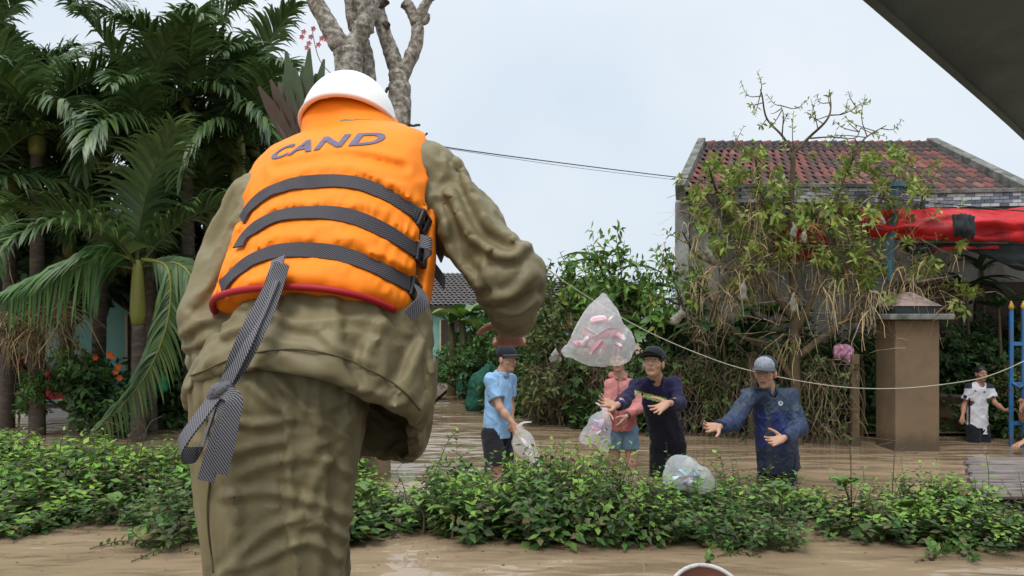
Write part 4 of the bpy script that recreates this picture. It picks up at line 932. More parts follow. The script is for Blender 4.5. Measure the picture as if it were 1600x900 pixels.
order_labels(far_, 'far tree closing the view behind the houses, {}')
# ------------------------------------------------------------------ the tiled house on the right
M['plaster'] = mat('plaster', (.34, .335, .32), .9, var=.2, vscale=3, bump=.3, bscale=30, dirt=(.12, .115, .10), dirt_scale=2.2, dirt_amt=.45, stretch=(1, 1, .5))
M['concrete'] = mat('concrete', (.20, .195, .18), .92, var=.3, vscale=6, bump=.5, bscale=25, dirt=(.075, .08, .06), dirt_scale=5, dirt_amt=.5)
M['stone_w'] = mat('stone_w', (.46, .46, .48), .6, var=.2, vscale=12); M['stone_g'] = mat('stone_g', (.20, .21, .25), .6, var=.25, vscale=12); M['stone_d'] = mat('stone_d', (.10, .11, .14), .6, var=.25, vscale=12)
M['grout'] = mat('grout', (.16, .16, .17), .9, var=.2)
M['red_beam'] = mat('red_beam', (.10, .028, .022), .7, var=.3)
tiles = [mat('roof_tile_a', (.175, .062, .048), .8, var=.3, vscale=9, bump=.3, bscale=30, dirt=(.05, .04, .04), dirt_scale=4, dirt_amt=.4, coord='Generated'), mat('roof_tile_b', (.135, .052, .043), .82, var=.35, vscale=9, dirt=(.04, .035, .035), dirt_scale=5, dirt_amt=.52),
         mat('roof_tile_c', (.115, .05, .042), .85, var=.35, vscale=9, dirt=(.04, .04, .04), dirt_scale=6, dirt_amt=.55), mat('roof_tile_d', (.22, .095, .07), .8, var=.3, vscale=9, dirt=(.07, .05, .045), dirt_scale=5, dirt_amt=.4)]
rL, rR, eR, eL = P(1103, 229, 15), P(1452, 226, 15), P(1590, 305, 12.3), P(1066, 322, 12.3)
eL[2] = eR[2] = 3.62; rL[2] = rR[2] = 4.97
house = thing('tiled_house', (5.2, 14, -.4), 'house with weathered red tile roof and stone-clad porch edge behind the debris tree', 'house')
def quad_box(name, a, b, c, d, th, material, parent, bev=0.0, **k):
    """slab on the quad a b c d, thickened downward along its normal"""
    q = np.array([a, b, c, d], float); n = unit(np.cross(q[1] - q[0], q[3] - q[0])); V = np.concatenate([q, q - n * th])
    o = part(name, V, [(0, 1, 2, 3), (7, 6, 5, 4), (0, 4, 5, 1), (1, 5, 6, 2), (2, 6, 7, 3), (3, 7, 4, 0)], material, parent, **k)
    return bevel(o, bev) if bev else o
roof = quad_box('roof', eL, eR, rR, rL, .10, M['concrete'], house)
bk = lambda p: np.array([p[0] + .3, 30 - p[1] - .0, p[2]])
quad_box('back_roof', rL + [0, .02, 0], rR + [0, .02, 0], np.array([8.2, 17.8, 3.6]), np.array([4.4, 17.8, 3.6]), .10, M['concrete'], house)
def tile_me(m):
    V, Fc = [], []; n = 6
    prof = [(-.5 + i / n, .035 * math.sin(math.pi * i / n) if i < 5 else .012 * (n - i)) for i in range(n + 1)]
    prof = [(x, .30 * max(0, math.cos((x + .05) * math.pi * 1.15))) for x, _ in prof]
    for y, dz in ((-.08, .12), (1.0, .0)):
        for x, z in prof: V.append((x, y, z + dz))
    for x, z in prof: V.append((x, -.08, z + dz_lip if False else z + .02))
    m1 = n + 1
    for i in range(n): Fc += [(i, i + 1, m1 + i + 1, m1 + i), (2 * m1 + i, 2 * m1 + i + 1, i + 1, i)]
    return mesh_data('roof_tile', V, Fc, m, True)
TMs = [tile_me(m) for m in tiles]
NC, NR = 33, 11; rng = np.random.default_rng(8)
up_ = unit(.5 * (rL + rR) - .5 * (eL + eR)); xd = np.array([1.0, 0, 0]); nn_ = unit(np.cross(xd, up_)); rows_extra = MB()
for j in range(NR):
    t0, t1 = j / NR, (j + 1) / NR; a, b = eL + (rL - eL) * t0, eR + (rR - eR) * t0; a1, b1 = eL + (rL - eL) * t1, eR + (rR - eR) * t1; wdt = (b - a)[0] / NC
    for i in range(NC):
        p0 = a + (b - a) * (i + .5) / NC; p1 = a1 + (b1 - a1) * (i + .5) / NC; yv = p1 - p0; L = np.linalg.norm(yv); yv /= L; zv = unit(np.cross(xd, yv))
        k = int(rng.choice(4, p=[.36, .30, .20, .14]))
        Mx = Matrix([[xd[r] * wdt * .99, yv[r] * L * 1.03, zv[r] * .14, (p0 + zv * (.012 + .006 * rng.random()))[r]] for r in range(3)] + [[0, 0, 0, 1]])
        if j < 9:
            o = link('roof_tile', TMs[k], roof); o.matrix_parent_inverse = Matrix.Translation(-Vector(house.location)); o.matrix_basis = Mx
        else:
            me = TMs[0]; rows_extra.add([list(Mx @ v.co) for v in me.vertices], [list(q.vertices) for q in me.polygons])
rows_extra.part('ridge_tiles', tiles[2], roof, True, kind='stuff')
for i in range(24):
    q = rL + (rR - rL) * (i + .5) / 24; mb = MB(); hw_ = (rR - rL)[0] / 48
    mb.tube([q + [-hw_ * 1.1, 0, .0], q + [hw_ * .9, 0, .02]], [.075, .085], 10); mb.part('ridge_cap', tiles[2 if i % 3 else 0], roof, True)
def beam(name, a, b, w, h, material, parent, up=(0, 0, 1), bev=.01):
    a, b = np.asarray(a, float), np.asarray(b, float); d = unit(b - a); s = unit(np.cross(d, up)); u = np.cross(s, d); R = np.stack([d, s, u], 1); mb = MB(); mb.box(.5 * (a + b), (np.linalg.norm(b - a), w, h), R)
    o = mb.part(name, material, parent); return bevel(o, bev) if bev else o
beam('verge_wall', eL + [-.06, -.12, .02], rL + [-.05, .1, .05], .14, .24, M['concrete'], house); beam('verge_wall', eR + [.10, -.12, .02], rR + [.08, .1, .06], .20, .22, M['concrete'], house)
beam('ridge_block', rL + [-.1, .05, .05], rL + [-.1, .05, .34], .24, .24, M['concrete'], house); beam('ridge_block', rR + [.12, .05, .05], rR + [.12, .05, .36], .24, .24, M['concrete'], house)
def wall_quad(name, a, b, z0, z1, th, material, parent):
    a, b = np.asarray(a, float), np.asarray(b, float); d = unit(np.append(b - a, 0)); n = np.array([d[1], -d[0], 0]); mb = MB(); c = np.append(.5 * (a + b), .5 * (z0 + z1)); mb.box(c, (np.linalg.norm(b - a), th, z1 - z0), np.stack([d, -n, (0, 0, 1)], 1)); return mb.part(name, material, parent)
wall_quad('wall', (eL[0] + .05, 12.75), (eR[0] + 1.0, 12.75), -.4, 3.52, .2, M['plaster'], house)
V = np.array([[eL[0] - .05, 12.6, -.4], [eL[0] - .05, 12.6, 3.55], [rL[0] - .08, 15, 4.9], [4.35, 17.7, 3.5], [4.35, 17.7, -.4]]); V2 = V + [.2, -.07, 0]
part('gable_wall', np.concatenate([V, V2]), [(0, 1, 2, 3, 4), (9, 8, 7, 6, 5)] + [(i, (i + 1) % 5 + 0, (i + 1) % 5 + 5, i + 5)[::-1] for i in range(5)], M['plaster'], house)
# stone-clad porch edge
def fascia(a, b, z0, z1, nrow, ncol, seed):
    rg = np.random.default_rng(seed); a, b = np.asarray(a), np.asarray(b); f_ = wall_quad('porch_edge', a, b, z0, z1, .14, M['grout'], house); d = unit(np.append(b - a, 0)); n = np.array([d[1], -d[0], 0]); L = np.linalg.norm(b - a); cw, ch = L / ncol, (z1 - z0) / nrow
    mes = []
    for m in ('stone_w', 'stone_g', 'stone_d'): mb = MB(); mb.box((0, 0, 0), (cw * .95, .03, ch * .86)); mes.append(mb.me('cladding_stone', M[m]))
    for r_ in range(nrow):
        for c_ in range(ncol):
            u = (c_ + .5 + (.35 if r_ % 2 else 0)) * cw
            if u > L - cw * .4: continue
            o = link('cladding_stone', mes[int(rg.choice(3, p=[.5, .32, .18]))], f_); q = np.append(a + (b - a) * u / L, z0 + (r_ + .5) * ch) + n * (.078 + .006 * rg.random()) - np.array(house.location); o.location = Vector(q); o.rotation_euler = (0, 0, math.atan2(d[1], d[0]))
    beam('coping', np.append(a, z1 + .03) - [.05, 0, 0], np.append(b, z1 + .03) + [.05, 0, 0], .24, .06, M['concrete'], house)
A0, A1, B1 = P(1150, 0, 11.6)[:2], P(1452, 0, 11.6)[:2], P(1660, 0, 11.0)[:2]; A2 = P(1442, 0, 11.25)[:2]
fascia(A0, A1, P(0, 318, 11.6)[2], P(0, 295, 11.6)[2], 4, 20, 1); fascia(A2, B1, P(0, 326, 11.25)[2], P(0, 305, 11.25)[2], 4, 15, 2)
quad_box('porch_roof', np.array([A0[0], 11.68, 3.36]), np.array([9.2, 11.05, 3.36]), np.array([9.2, 12.8, 3.44]), np.array([A0[0], 12.8, 3.44]), .1, M['concrete'], house)
beam('porch_beam', P(1300, 323, 11.55), P(1440, 323, 11.55), .10, .10, M['red_beam'], house)
wall_quad('porch_side', (9.2, 10.9), (9.3, 12.8), -.4, 3.3, .15, M['plaster'], house)
M['dark_wood'] = mat('dark_wood', (.045, .03, .022), .7, var=.3)
wall_quad('porch_door', (5.9, 12.62), (7.1, 12.62), -.3, 2.3, .05, M['dark_wood'], house); wall_quad('porch_door', (7.3, 12.62), (8.5, 12.62), -.3, 2.3, .05, M['dark_wood'], house)
# red tarpaulin and shade net under the porch edge
M['tarp'] = mat('tarp', (.50, .008, .012), .5, var=.22, vscale=3, crumple=.5, cscale=3, spec=.35, dirt=(.16, .01, .012), dirt_scale=2.5, dirt_amt=.42)
M['net'] = mat('net', (.022, .028, .03), .9, var=.3, vscale=6, crumple=.6, cscale=5)
def drape(name, rows, material, label, cat, nu=44, nv=12, amp=.08, fq=(5, 2), seed=0, thick=.006):
    """cloth spanned between a few px rows [(px,py,d),...], sagging folds added"""
    R = [spline([P(*q) for q in r_], 10) for r_ in rows]; m = min(len(x) for x in R); R = np.array([x[:m] for x in R]); u = np.linspace(0, 1, nv); t = np.linspace(0, 1, len(R)); V = []
    for a in u:
        row = np.array([[np.interp(a, t, R[:, i, k]) for k in range(3)] for i in range(m)]); V.append(row)
    V = np.array(V); jj, ii = np.meshgrid(np.arange(m), np.arange(nv)); q = np.stack([jj / m * fq[0] * 2, ii / nv * fq[1] * 2, 0 * ii + seed], -1).astype(float)
    w = perlin(q.reshape(-1, 3), seed) + .5 * np.abs(perlin(q.reshape(-1, 3) * 2.2, seed + 3)); V[..., 1] -= (amp * w).reshape(nv, m); V[..., 2] += (.4 * amp * perlin(q.reshape(-1, 3) * .8, seed + 7)).reshape(nv, m)
    Fc = np.array([(i * m + j, i * m + j + 1, (i + 1) * m + j + 1, (i + 1) * m + j) for i in range(nv - 1) for j in range(m - 1)])
    me = mesh_data(name, V.reshape(-1, 3), Fc, material, True); o = tag(link(name, me), label, cat); md = o.modifiers.new('thick', 'SOLIDIFY'); md.thickness = thick; return o
drape('tarpaulin', [[(1342, 330, 11.0), (1480, 326, 10.9), (1660, 326, 10.7)], [(1346, 348, 10.8), (1480, 352, 10.65), (1660, 350, 10.5)], [(1350, 372, 10.95), (1480, 376, 10.8), (1660, 378, 10.6)]], M['tarp'], 'bright red tarpaulin sagging under the stone-clad porch edge', 'tarpaulin', amp=.16, fq=(4, 2))
drape('tarpaulin', [[(1205, 352, 11.3), (1250, 348, 11.3), (1300, 352, 11.3)], [(1205, 375, 11.3), (1250, 385, 11.3), (1300, 378, 11.3)], [(1210, 402, 11.35), (1250, 408, 11.35), (1298, 400, 11.35)]], M['tarp'], 'piece of red tarpaulin behind the debris tree', 'tarpaulin', amp=.08)
drape('shade_net', [[(1405, 374, 10.9), (1500, 380, 10.9), (1580, 378, 10.8), (1680, 376, 10.7)], [(1420, 395, 10.85), (1500, 384, 10.85), (1590, 408, 10.7), (1680, 410, 10.6)], [(1425, 400, 10.9), (1495, 386, 10.9), (1600, 425, 10.8), (1680, 428, 10.6)]], M['net'], 'dark shade net hanging below the red tarpaulin', 'net', amp=.10, seed=4)
drape('dark_hole_sheet', [[(1486, 336, 10.55), (1505, 334, 10.5), (1522, 338, 10.5)], [(1488, 356, 10.5), (1506, 358, 10.42), (1524, 360, 10.45)], [(1492, 368, 10.55), (1508, 372, 10.5), (1520, 374, 10.5)]], M['net'], 'dark patch standing for a hole in the red tarpaulin', 'cloth', amp=.05, seed=6, nv=8)  # dark sheet added to paint the darkness of a hole in the tarpaulin
beam('red_pole', P(1455, 388, 10.9), P(1660, 384, 10.7), .05, .05, M['tarp'], tag(thing('awning_frame', P(1455, 388, 10.9), 'thin red pole below the tarpaulin', 'pole'), None)); beam('grey_pole', P(1340, 376, 10.95), P(1660, 380, 10.65), .035, .035, M['concrete'], bpy.data.objects['awning_frame'])
M['blue_paint'] = mat('blue_paint', (.045, .17, .25), .6, var=.25, vscale=5, dirt=(.10, .085, .06), dirt_scale=4, dirt_amt=.45, stretch=(1, 1, .4))
o = thing('blue_post', (P(1396, 0, 10.9)[0], 10.9, -.4), 'weathered light blue post in front of the red tarpaulin', 'post')
mb = MB(); mb.tube(spline([(P(1388, 0, 10.9)[0], 10.9, -.4), P(1388, 420, 10.9), P(1396, 340, 10.9), P(1398, 290, 10.9)], 6), .085, 4); bevel(mb.part('shaft', M['blue_paint'], o), .01)
mb = MB(); mb.box(P(1398, 289, 10.9), (.2, .2, .06)); mb.part('cap', M['blue_paint'], o)

# ------------------------------------------------------------------ gate pillar, blue gate, planter
M['mud_wall'] = mat('mud_wall', (.17, .115, .066), .9, var=.14, vscale=2.5, bump=.25, bscale=40, dirt=(.115, .08, .05), dirt_scale=1.6, dirt_amt=.42)
flood_line(M['mud_wall'], .22, (.085, .062, .04))
M['pinkstone'] = mat('pinkstone', (.34, .235, .20), .85, var=.25, vscale=5, dirt=(.12, .10, .085), dirt_scale=5, dirt_amt=.45)
x0, x1, yf = P(1399, 0, 10.35)[0], P(1468, 0, 10.35)[0], 10.35; cxp, wp = .5 * (x0 + x1), x1 - x0
o = thing('gate_pillar', (cxp, yf + .28, -.4), 'square mud-brown gate pillar with a pale cap slab and pointed top', 'pillar')
def pbox(name, c, sz, m, bev=.012, taper=1.0): mb = MB(); mb.box(c, sz, taper=taper); return bevel(mb.part(name, m, o), bev)
pbox('shaft', (cxp, yf + .28, .65), (wp, .56, 2.1), M['mud_wall']); pbox('cap_slab', (cxp, yf + .28, 1.742), (wp + .26, .82, .075), M['concrete']); pbox('neck', (cxp, yf + .28, 1.83), (wp + .0, .56, .10), M['net'], .01); pbox('point', (cxp + .02, yf + .28, 1.975), (wp + .04, .60, .19), M['pinkstone'], .015, .12)
M['gate_blue'] = mat('gate_blue', (.02, .13, .32), .5, var=.2, vscale=6, dirt=(.10, .075, .05), dirt_scale=4, dirt_amt=.42); M['gold'] = mat('gold', (.45, .27, .04), .5, var=.2)
gd = 10.75; o = thing('blue_gate', (P(1600, 0, gd)[0], gd, -.4), 'blue metal gate with pale finials at the right edge', 'gate')
for i, px in enumerate((1580, 1599, 1618, 1637, 1656)):
    x = P(px, 0, gd)[0]; mb = MB(); mb.box((x, gd, .72), (.05, .04, 2.24)); bevel(mb.part('bar', M['gate_blue'], o), .008)
    mb = MB(); mb.tube([(x, gd, 1.84), (x, gd, 1.88), (x, gd, 1.96)], [.028, .036, .004], 8); mb.part('finial', M['gold'], o, True)
for py in (537, 600, 661): z = P(0, py, gd)[2]; mb = MB(); mb.box((P(1618, 0, gd)[0], gd + .002, z), (.68, .04, .05)); mb.part('rail', M['gate_blue'], o)
mb = MB(); mb.tube([P(1582, 598, gd - .03), P(1592, 606, gd - .03), P(1602, 600, gd - .03)], .018, 6); mb.part('scroll', M['gate_blue'], o, True)
def lathe(prof, c, k=24):
    V = []; n = len(prof)
    for r, z in prof:
        for i in range(k): a = 2 * math.pi * i / k; V.append((c[0] + r * math.cos(a), c[1] + r * math.sin(a), c[2] + z))
    return V, [(j * k + i, j * k + (i + 1) % k, (j + 1) * k + (i + 1) % k, (j + 1) * k + i) for j in range(n - 1) for i in range(k)]
M['clay'] = mat('clay', (.085, .05, .035), .7, var=.25, dirt=(.16, .11, .07), dirt_scale=3, dirt_amt=.45)
o = thing('planter', (P(1487, 0, 12.2)[0], 12.2, -.3), 'large dark clay planter behind the gate pillar', 'planter'); c_ = np.array(o.location)
V, Fc = lathe([(.25, 0), (.36, .2), (.43, .55), (.44, .8), (.48, .85), (.48, .9), (.42, .9), (.40, .8), (.0, .8)], c_); part('pot', V, Fc, M['clay'], o, True)
fo = Foliage(); rg = np.random.default_rng(4)
for i in range(26): a = rg.random() * 6.3; sprig(rg, fo, np.array([[0, 0, .8], [.2 * math.cos(a), .2 * math.sin(a), 1.2 + .2 * rg.random()], [.5 * math.cos(a), .5 * math.sin(a), 1.35 + .5 * rg.random()]]), 12, .12, .055, DK, .3)
tag(link('foliage', fo.me('foliage'), o), kind='stuff')

# ------------------------------------------------------------------ wire fence with dry creepers
M['wire'] = mat('wire', (.19, .165, .125), .7, var=.3)
fA, fB = np.array([.95, 12.7]), np.array([x0 - .32, 10.72]); fl = np.linalg.norm(fB - fA); fdir = (fB - fA) / fl; fno = np.array([fdir[1], -fdir[0]])
if fno[1] > 0: fno = -fno
fp = lambda u, z, off=0: np.array([*(fA + fdir * u + fno * off), z])
o = thing('wire_fence', fp(0, -.3), 'rusty chain-link fence overgrown with dry creepers behind the wading people', 'fence')
cell = .085; nz_ = 15; mb = MB(); nw = int(fl / cell)
for i in range(nw):
    for s_ in (-1, 1):
        if True:
            pts = [fp(min(max((i + .5 + s_ * .5 * ((j % 2) * 2 - 1) * .5) * cell, 0), fl), -.06 + j * cell, .004 * (j % 2) * s_) for j in range(nz_)]; V, Fc = tube(pts, .0045, 3, cap=False); mb.add(V, Fc)
        break
for i in range(nw):
    pts = [fp(min(max((i + .5 - .25 * ((j % 2) * 2 - 1)) * cell + 0 * cell, 0), fl), -.06 + j * cell, .006) for j in range(nz_)]; V, Fc = tube(pts, .0045, 3, cap=False); mb.add(V, Fc)
for z in (.5, 1.1): mb.tube([fp(0, z), fp(fl, z)], .004, 4)
mb.part('wire_mesh', M['wire'], o, kind='stuff')
for u in np.linspace(.1, fl - .05, 4): mb = MB(); mb.box(fp(u, .42, -.06), (.10, .10, 1.64)); bevel(mb.part('post', M['mud_wall'], o), .01)
STR = [(.17, .125, .065), (.12, .085, .045), (.22, .17, .09), (.085, .06, .036)]
def strands(rng, starts, n, Lr, w=.008, spread=.5, pal=STR, grav=1.6, seg=5):
    """thin drooping ribbons from each start"""
    S = np.repeat(np.asarray(starts), n, 0) + rng.normal(0, .04, (len(starts) * n, 3)); m = len(S); d = unit(rng.normal(0, spread, (m, 3)) + np.array([0, 0, -.15])); L = (Lr[0] + (Lr[1] - Lr[0]) * rng.random(m) ** 1.5)[:, None]
    sd = unit(np.cross(d, rng.normal(0, 1, (m, 3)))); rows = []; p = S.copy()
    for j in range(seg):
        u = j / (seg - 1); ww = w * (1 - .6 * u) * (.6 + .8 * rng.random((m, 1))); rows += [p - sd * ww / 2, p + sd * ww / 2]; d = unit(d + np.array([0, 0, -1]) * grav / seg + rng.normal(0, .16, (m, 3))); p = p + d * L / (seg - 1)
    V = np.stack(rows, 1).reshape(-1, 3); k = seg * 2; i = (np.arange(m) * k)[:, None]; Fc = np.concatenate([i + np.array([[2 * j, 2 * j + 1, 2 * j + 3, 2 * j + 2]]) for j in range(seg - 1)]); C = np.repeat(tint(rng, m, pal, .3), k, 0)
    return V, Fc, C
rg = np.random.default_rng(31)
st = np.array([fp(rg.random() * fl, .15 + 1.05 * rg.random() ** .7, .02 + .08 * rg.random()) for _ in range(300)]); V, Fc, C = strands(rg, st, 5, (.15, .6), .010, .9, [(.13, .10, .06), (.09, .07, .042), (.17, .125, .07), (.065, .052, .03)]); part('dry_creeper', V, Fc, M['straw'], o, False, C, kind='stuff')
fo = Foliage()
for _ in range(170): b = fp(rg.random() * fl, .1 + 1.15 * rg.random(), .05 + .1 * rg.random()); e = b + rg.normal(0, .14, 3) + np.array([0, -.05, .03]); sprig(rg, fo, np.array([b, .5 * (b + e), e]), 7, .065, .04, [(.05, .08, .02), (.09, .07, .03), (.04, .085, .02), (.06, .09, .022)], .1)
me = fo.me('creeper_leaves'); q = link('creeper_leaves', me, o); q.location = -Vector(o.location); tag(q, kind='stuff')
# heap of dead creepers on the bank, left end of the fence
o = thing('creeper_heap', W0(868, 665), 'heap of dead brown creepers at the left end of the fence', 'creepers'); cc = np.array(o.location)
st = np.array([cc + np.array([rg.normal(0, .2), .1 + rg.normal(0, .2), 0]) + np.array([0, 0, 1.15 * (1 - abs(rg.normal(0, .3))) * rg.random() ** .6]) for _ in range(200)]); V, Fc, C = strands(rg, st, 6, (.15, .5), .012, .7, [(.075, .058, .036), (.05, .04, .026), (.10, .078, .046)]); part('strands', V, Fc, M['straw'], o, False, C, kind='stuff')
mb = MB(); mb.tube(spline([cc + [0, .1, -.3], cc + [-.05, .1, .6], cc + [.1, .15, 1.3]], 5), [.06] * 10 + [.04], 8); mb.part('stump', M['bark'], o, True)

# ------------------------------------------------------------------ debris tree: bare top, tangled flood straw below
TD = 10.9; rg = np.random.default_rng(41)
o = thing('debris_tree', (P(1243, 0, TD)[0], TD, -.4), 'half-bare tree hung with dry flood straw and yellow-green shoots in front of the tiled house', 'tree')
limbs = [([(1248, 760), (1243, 600), (1240, 450), (1236, 340), (1240, 235)], .085, .030), ([(1240, 240), (1222, 212), (1198, 185), (1191, 150), (1188, 140)], .020, .006), ([(1240, 240), (1264, 215), (1290, 190), (1298, 170), (1296, 140)], .024, .006),
         ([(1266, 216), (1300, 214), (1335, 216), (1345, 200)], .012, .005), ([(1298, 180), (1318, 178), (1338, 168)], .010, .004), ([(1300, 330), (1318, 280), (1345, 225), (1360, 210), (1385, 196)], .022, .006), ([(1222, 212), (1224, 180), (1220, 165)], .010, .004),
         ([(1243, 520), (1290, 420), (1300, 330)], .05, .024), ([(1244, 560), (1320, 500), (1380, 455), (1440, 405), (1495, 372)], .055, .010), ([(1241, 500), (1190, 430), (1150, 370), (1120, 300), (1108, 262)], .055, .010), ([(1190, 430), (1140, 420), (1090, 400), (1065, 360)], .035, .008),
         ([(1240, 400), (1200, 340), (1185, 280), (1180, 245)], .035, .010), ([(1290, 420), (1340, 370), (1385, 300), (1420, 250)], .035, .008), ([(1320, 500), (1390, 500), (1440, 470), (1510, 462)], .035, .008), ([(1190, 430), (1150, 460), (1110, 470)], .03, .010), ([(1385, 300), (1430, 300), (1445, 285)], .014, .006), ([(1244, 600), (1200, 540), (1150, 520), (1090, 440)], .045, .012)]
mb = MB(); twigs = []; 
for i, (pp, a, b) in enumerate(limbs):
    ph = rg.random() * 6; pts = spline([P(x, y, TD + (.45 * math.sin(ph + 1.7 * j) * (j / len(pp)) if i else 0)) for j, (x, y) in enumerate(pp)], 6); mb.tube(pts, np.linspace(a, b, len(pts)), 7, cap=True); twigs.append(pts)
mb.part('trunk', M['twig'], o, True)
mb = MB(); tips = []
for i, pts in enumerate(twigs):
    for k in range(7 if i not in (1, 2, 3, 4, 6) else 5):
        q = pts[rg.integers(len(pts) // 4 if i else len(pts) // 2, len(pts))]; d = unit(rg.normal(0, 1, 3) + [0, 0, .5]); L = (.25 + .45 * rg.random()) * (.6 if i in (1, 2, 3, 4, 6) else 1); path = spline([q, q + d * L * .5 + rg.normal(0, .04, 3), q + d * L + [0, 0, .05]], 3); mb.tube(path, np.linspace(.009, .003, len(path)), 3, cap=False); tips.append((path, i))
mb.part('twigs', M['twig'], o, kind='stuff')
fo = Foliage()
YG = [(.17, .20, .035), (.12, .17, .03), (.21, .23, .06), (.09, .14, .028)]
for path, i in tips:
    if rg.random() < (.85 if path[-1][2] > 3.6 else .5): sprig(rg, fo, path, 9 if path[-1][2] > 3.6 else 8, .07 if path[-1][2] > 4.0 else .11, .03 if path[-1][2] > 4.0 else .045, YG, .45, v=.2)
for x, y in [(1110, 262), (1180, 250), (1192, 300), (1200, 335), (1355, 255), (1400, 252), (1322, 270), (1382, 298), (1340, 372), (1252, 352), (1150, 352), (1290, 330), (1272, 392), (1342, 405), (1220, 412), (1430, 290), (1425, 380), (1490, 376), (1450, 432), (1512, 468), (1386, 422), (1400, 478), (1130, 300), (1160, 280), (1180, 380), (1120, 390), (1235, 380), (1310, 440), (1500, 378), (1085, 300), (1300, 360), (1345, 410), (1360, 260), (1210, 345), (1170, 420), (1205, 380), (1260, 330), (1320, 320), (1365, 340), (1290, 410), (1355, 440), (1110, 350), (1140, 320), (1230, 310), (1410, 330), (1440, 350), (1095, 330)]:
    for _ in range(9 if y > 240 else 4):
        b = P(x, y, TD + rg.normal(0, .25)) + rg.normal(0, .05, 3); e = b + rg.normal(0, .11, 3) + [0, 0, .08]; sprig(rg, fo, np.array([b, .5 * (b + e), e]), 9, .115, .048, YG, .1, v=.2)
me = fo.me('leaves'); q = link('leaves', me, o); q.location = -Vector(o.location); tag(q, kind='stuff')
st = []
for pts in twigs:
    for _ in range(14):
        q = pts[rg.integers(0, len(pts))]; u = proj(q[None])[0]
        if u[1] > 300 and u[1] < 490: st.append(q + rg.normal(0, .12, 3))
for _ in range(115): st.append(P(1075 + 390 * rg.random(), 330 + 140 * rg.random(), TD + rg.normal(0, .3)))
V, Fc, C = strands(rg, np.array(st), 4, (.15, .5), .010, .55, [(.26, .19, .10), (.19, .14, .075), (.33, .26, .15), (.14, .105, .06), (.22, .20, .08)], 2.2); part('flood_straw', V, Fc, M['straw'], o, False, C, kind='stuff')
st = np.array([P(1075 + 400 * rg.random(), 290 + 250 * rg.random(), TD + rg.normal(0, .35)) for _ in range(260)]); V, Fc, C = strands(rg, st, 7, (.15, .55), .007, 1.0, [(.15, .11, .07), (.10, .075, .05), (.20, .15, .09)], .35); part('tangled_twigs', V, Fc, M['straw'], o, False, C, kind='stuff')
st = [P(x + rg.normal(0, 6), y + rg.normal(0, 12), TD - .15 + rg.normal(0, .12)) for x, y in [(1248, 480), (1240, 520), (1180, 330), (1150, 420), (1100, 420), (1345, 480), (1400, 430), (1300, 450), (1320, 430), (1370, 460), (1090, 360), (1420, 440), (1270, 430)] for _ in range(2)]
V, Fc, C = strands(rg, np.array(st), 9, (.25, .7), .012, .25, [(.27, .21, .115), (.20, .15, .08), (.32, .26, .15)], 3.0); part('hanging_straw', V, Fc, M['straw'], o, False, C, kind='stuff')

# ------------------------------------------------------------------ houses further back
M['grey_tile'] = mat('grey_tile', (.115, .10, .095), .85, var=.35, vscale=8, bump=.3, bscale=12); M['teal_wall'] = mat('teal_wall', (.20, .43, .37), .85, var=.12, vscale=3, dirt=(.30, .36, .31), dirt_scale=2, dirt_amt=.35); M['cream'] = mat('cream', (.47, .42, .30), .85, var=.15); M['ochre'] = mat('ochre', (.42, .22, .06), .8, var=.2); M['greyblue'] = mat('greyblue', (.27, .33, .39), .8, var=.15)
def simple_house(label, cx_, d, w, dep, zw, zr, wall_m, roof_m, rows=14, cols=34, windows=(), name='far_house'):
    o = thing(name, (cx_, d, -.4), label, 'house'); mb = MB(); mb.box((cx_, d + dep / 2, (zw - .4) / 2), (w, dep, zw + .4)); wl_ = mb.part('wall', wall_m, o)
    ov = .35; a, b = np.array([cx_ - w / 2 - ov, d - ov, zw - .05]), np.array([cx_ + w / 2 + ov, d - ov, zw - .05]); c_, e = np.array([b[0], d + dep / 2, zr]), np.array([a[0], d + dep / 2, zr]); rf = quad_box('roof', a, b, c_, e, .07, roof_m, o); quad_box('back_roof', e + [0, .01, 0], c_ + [0, .01, 0], b + [0, dep + 2 * ov, 0], a + [0, dep + 2 * ov, 0], .07, roof_m, o)
    mb = MB(); n = unit(np.cross(b - a, e - a)); sl_ = np.linalg.norm(e - a) / rows
    for j in range(rows):
        for i in range(cols):
            p0 = a + (b - a) * (i + .5 + .25 * (j % 2)) / cols + (e - a) * j / rows
            if (p0 - a)[0] > (b - a)[0] - .05: continue
            mb.add([p0 + [-(b - a)[0] / cols * .47, 0, 0] + n * .05, p0 + n * .085, p0 + [(b - a)[0] / cols * .47, 0, 0] + n * .05, p0 + (e - a) / rows + [(b - a)[0] / cols * .47, 0, 0] + n * .02, p0 + (e - a) / rows + n * .05, p0 + (e - a) / rows + [-(b - a)[0] / cols * .47, 0, 0] + n * .02], [(0, 1, 4, 5), (1, 2, 3, 4)])
    mb.part('roof_tiles', roof_m, rf, kind='stuff')
    for x, z0, ww, hh, m in windows:
        mb = MB(); mb.box((x, d - .02, z0 + hh / 2), (ww, .08, hh)); wn_ = mb.part('window', M[m], o); mb = MB()
        for k in (-1, 0, 1): mb.box((x + k * ww * .48, d - .07, z0 + hh / 2), (.05, .04, hh))
        mb.part('frame', M['cream'], wn_)
    return o
hd_ = 25.0; xh = P(670, 0, hd_)[0]
simple_house('small house with grey tile roof behind the elbow of the life vest', xh - .3, hd_, 4.6, 4.0, P(0, 476, hd_)[2], P(0, 428, hd_ + 2)[2], M['teal_wall'], M['grey_tile'], windows=[(xh + .7, .7, .7, 1.0, 'dark_wood'), (xh - .8, .7, .7, 1.0, 'dark_wood')])
o = bpy.data.objects['far_house']; mb = MB(); mb.box((xh - .3, hd_ - .03, 2.02), (4.62, .1, .22)); mb.part('ochre_band', M['ochre'], o)
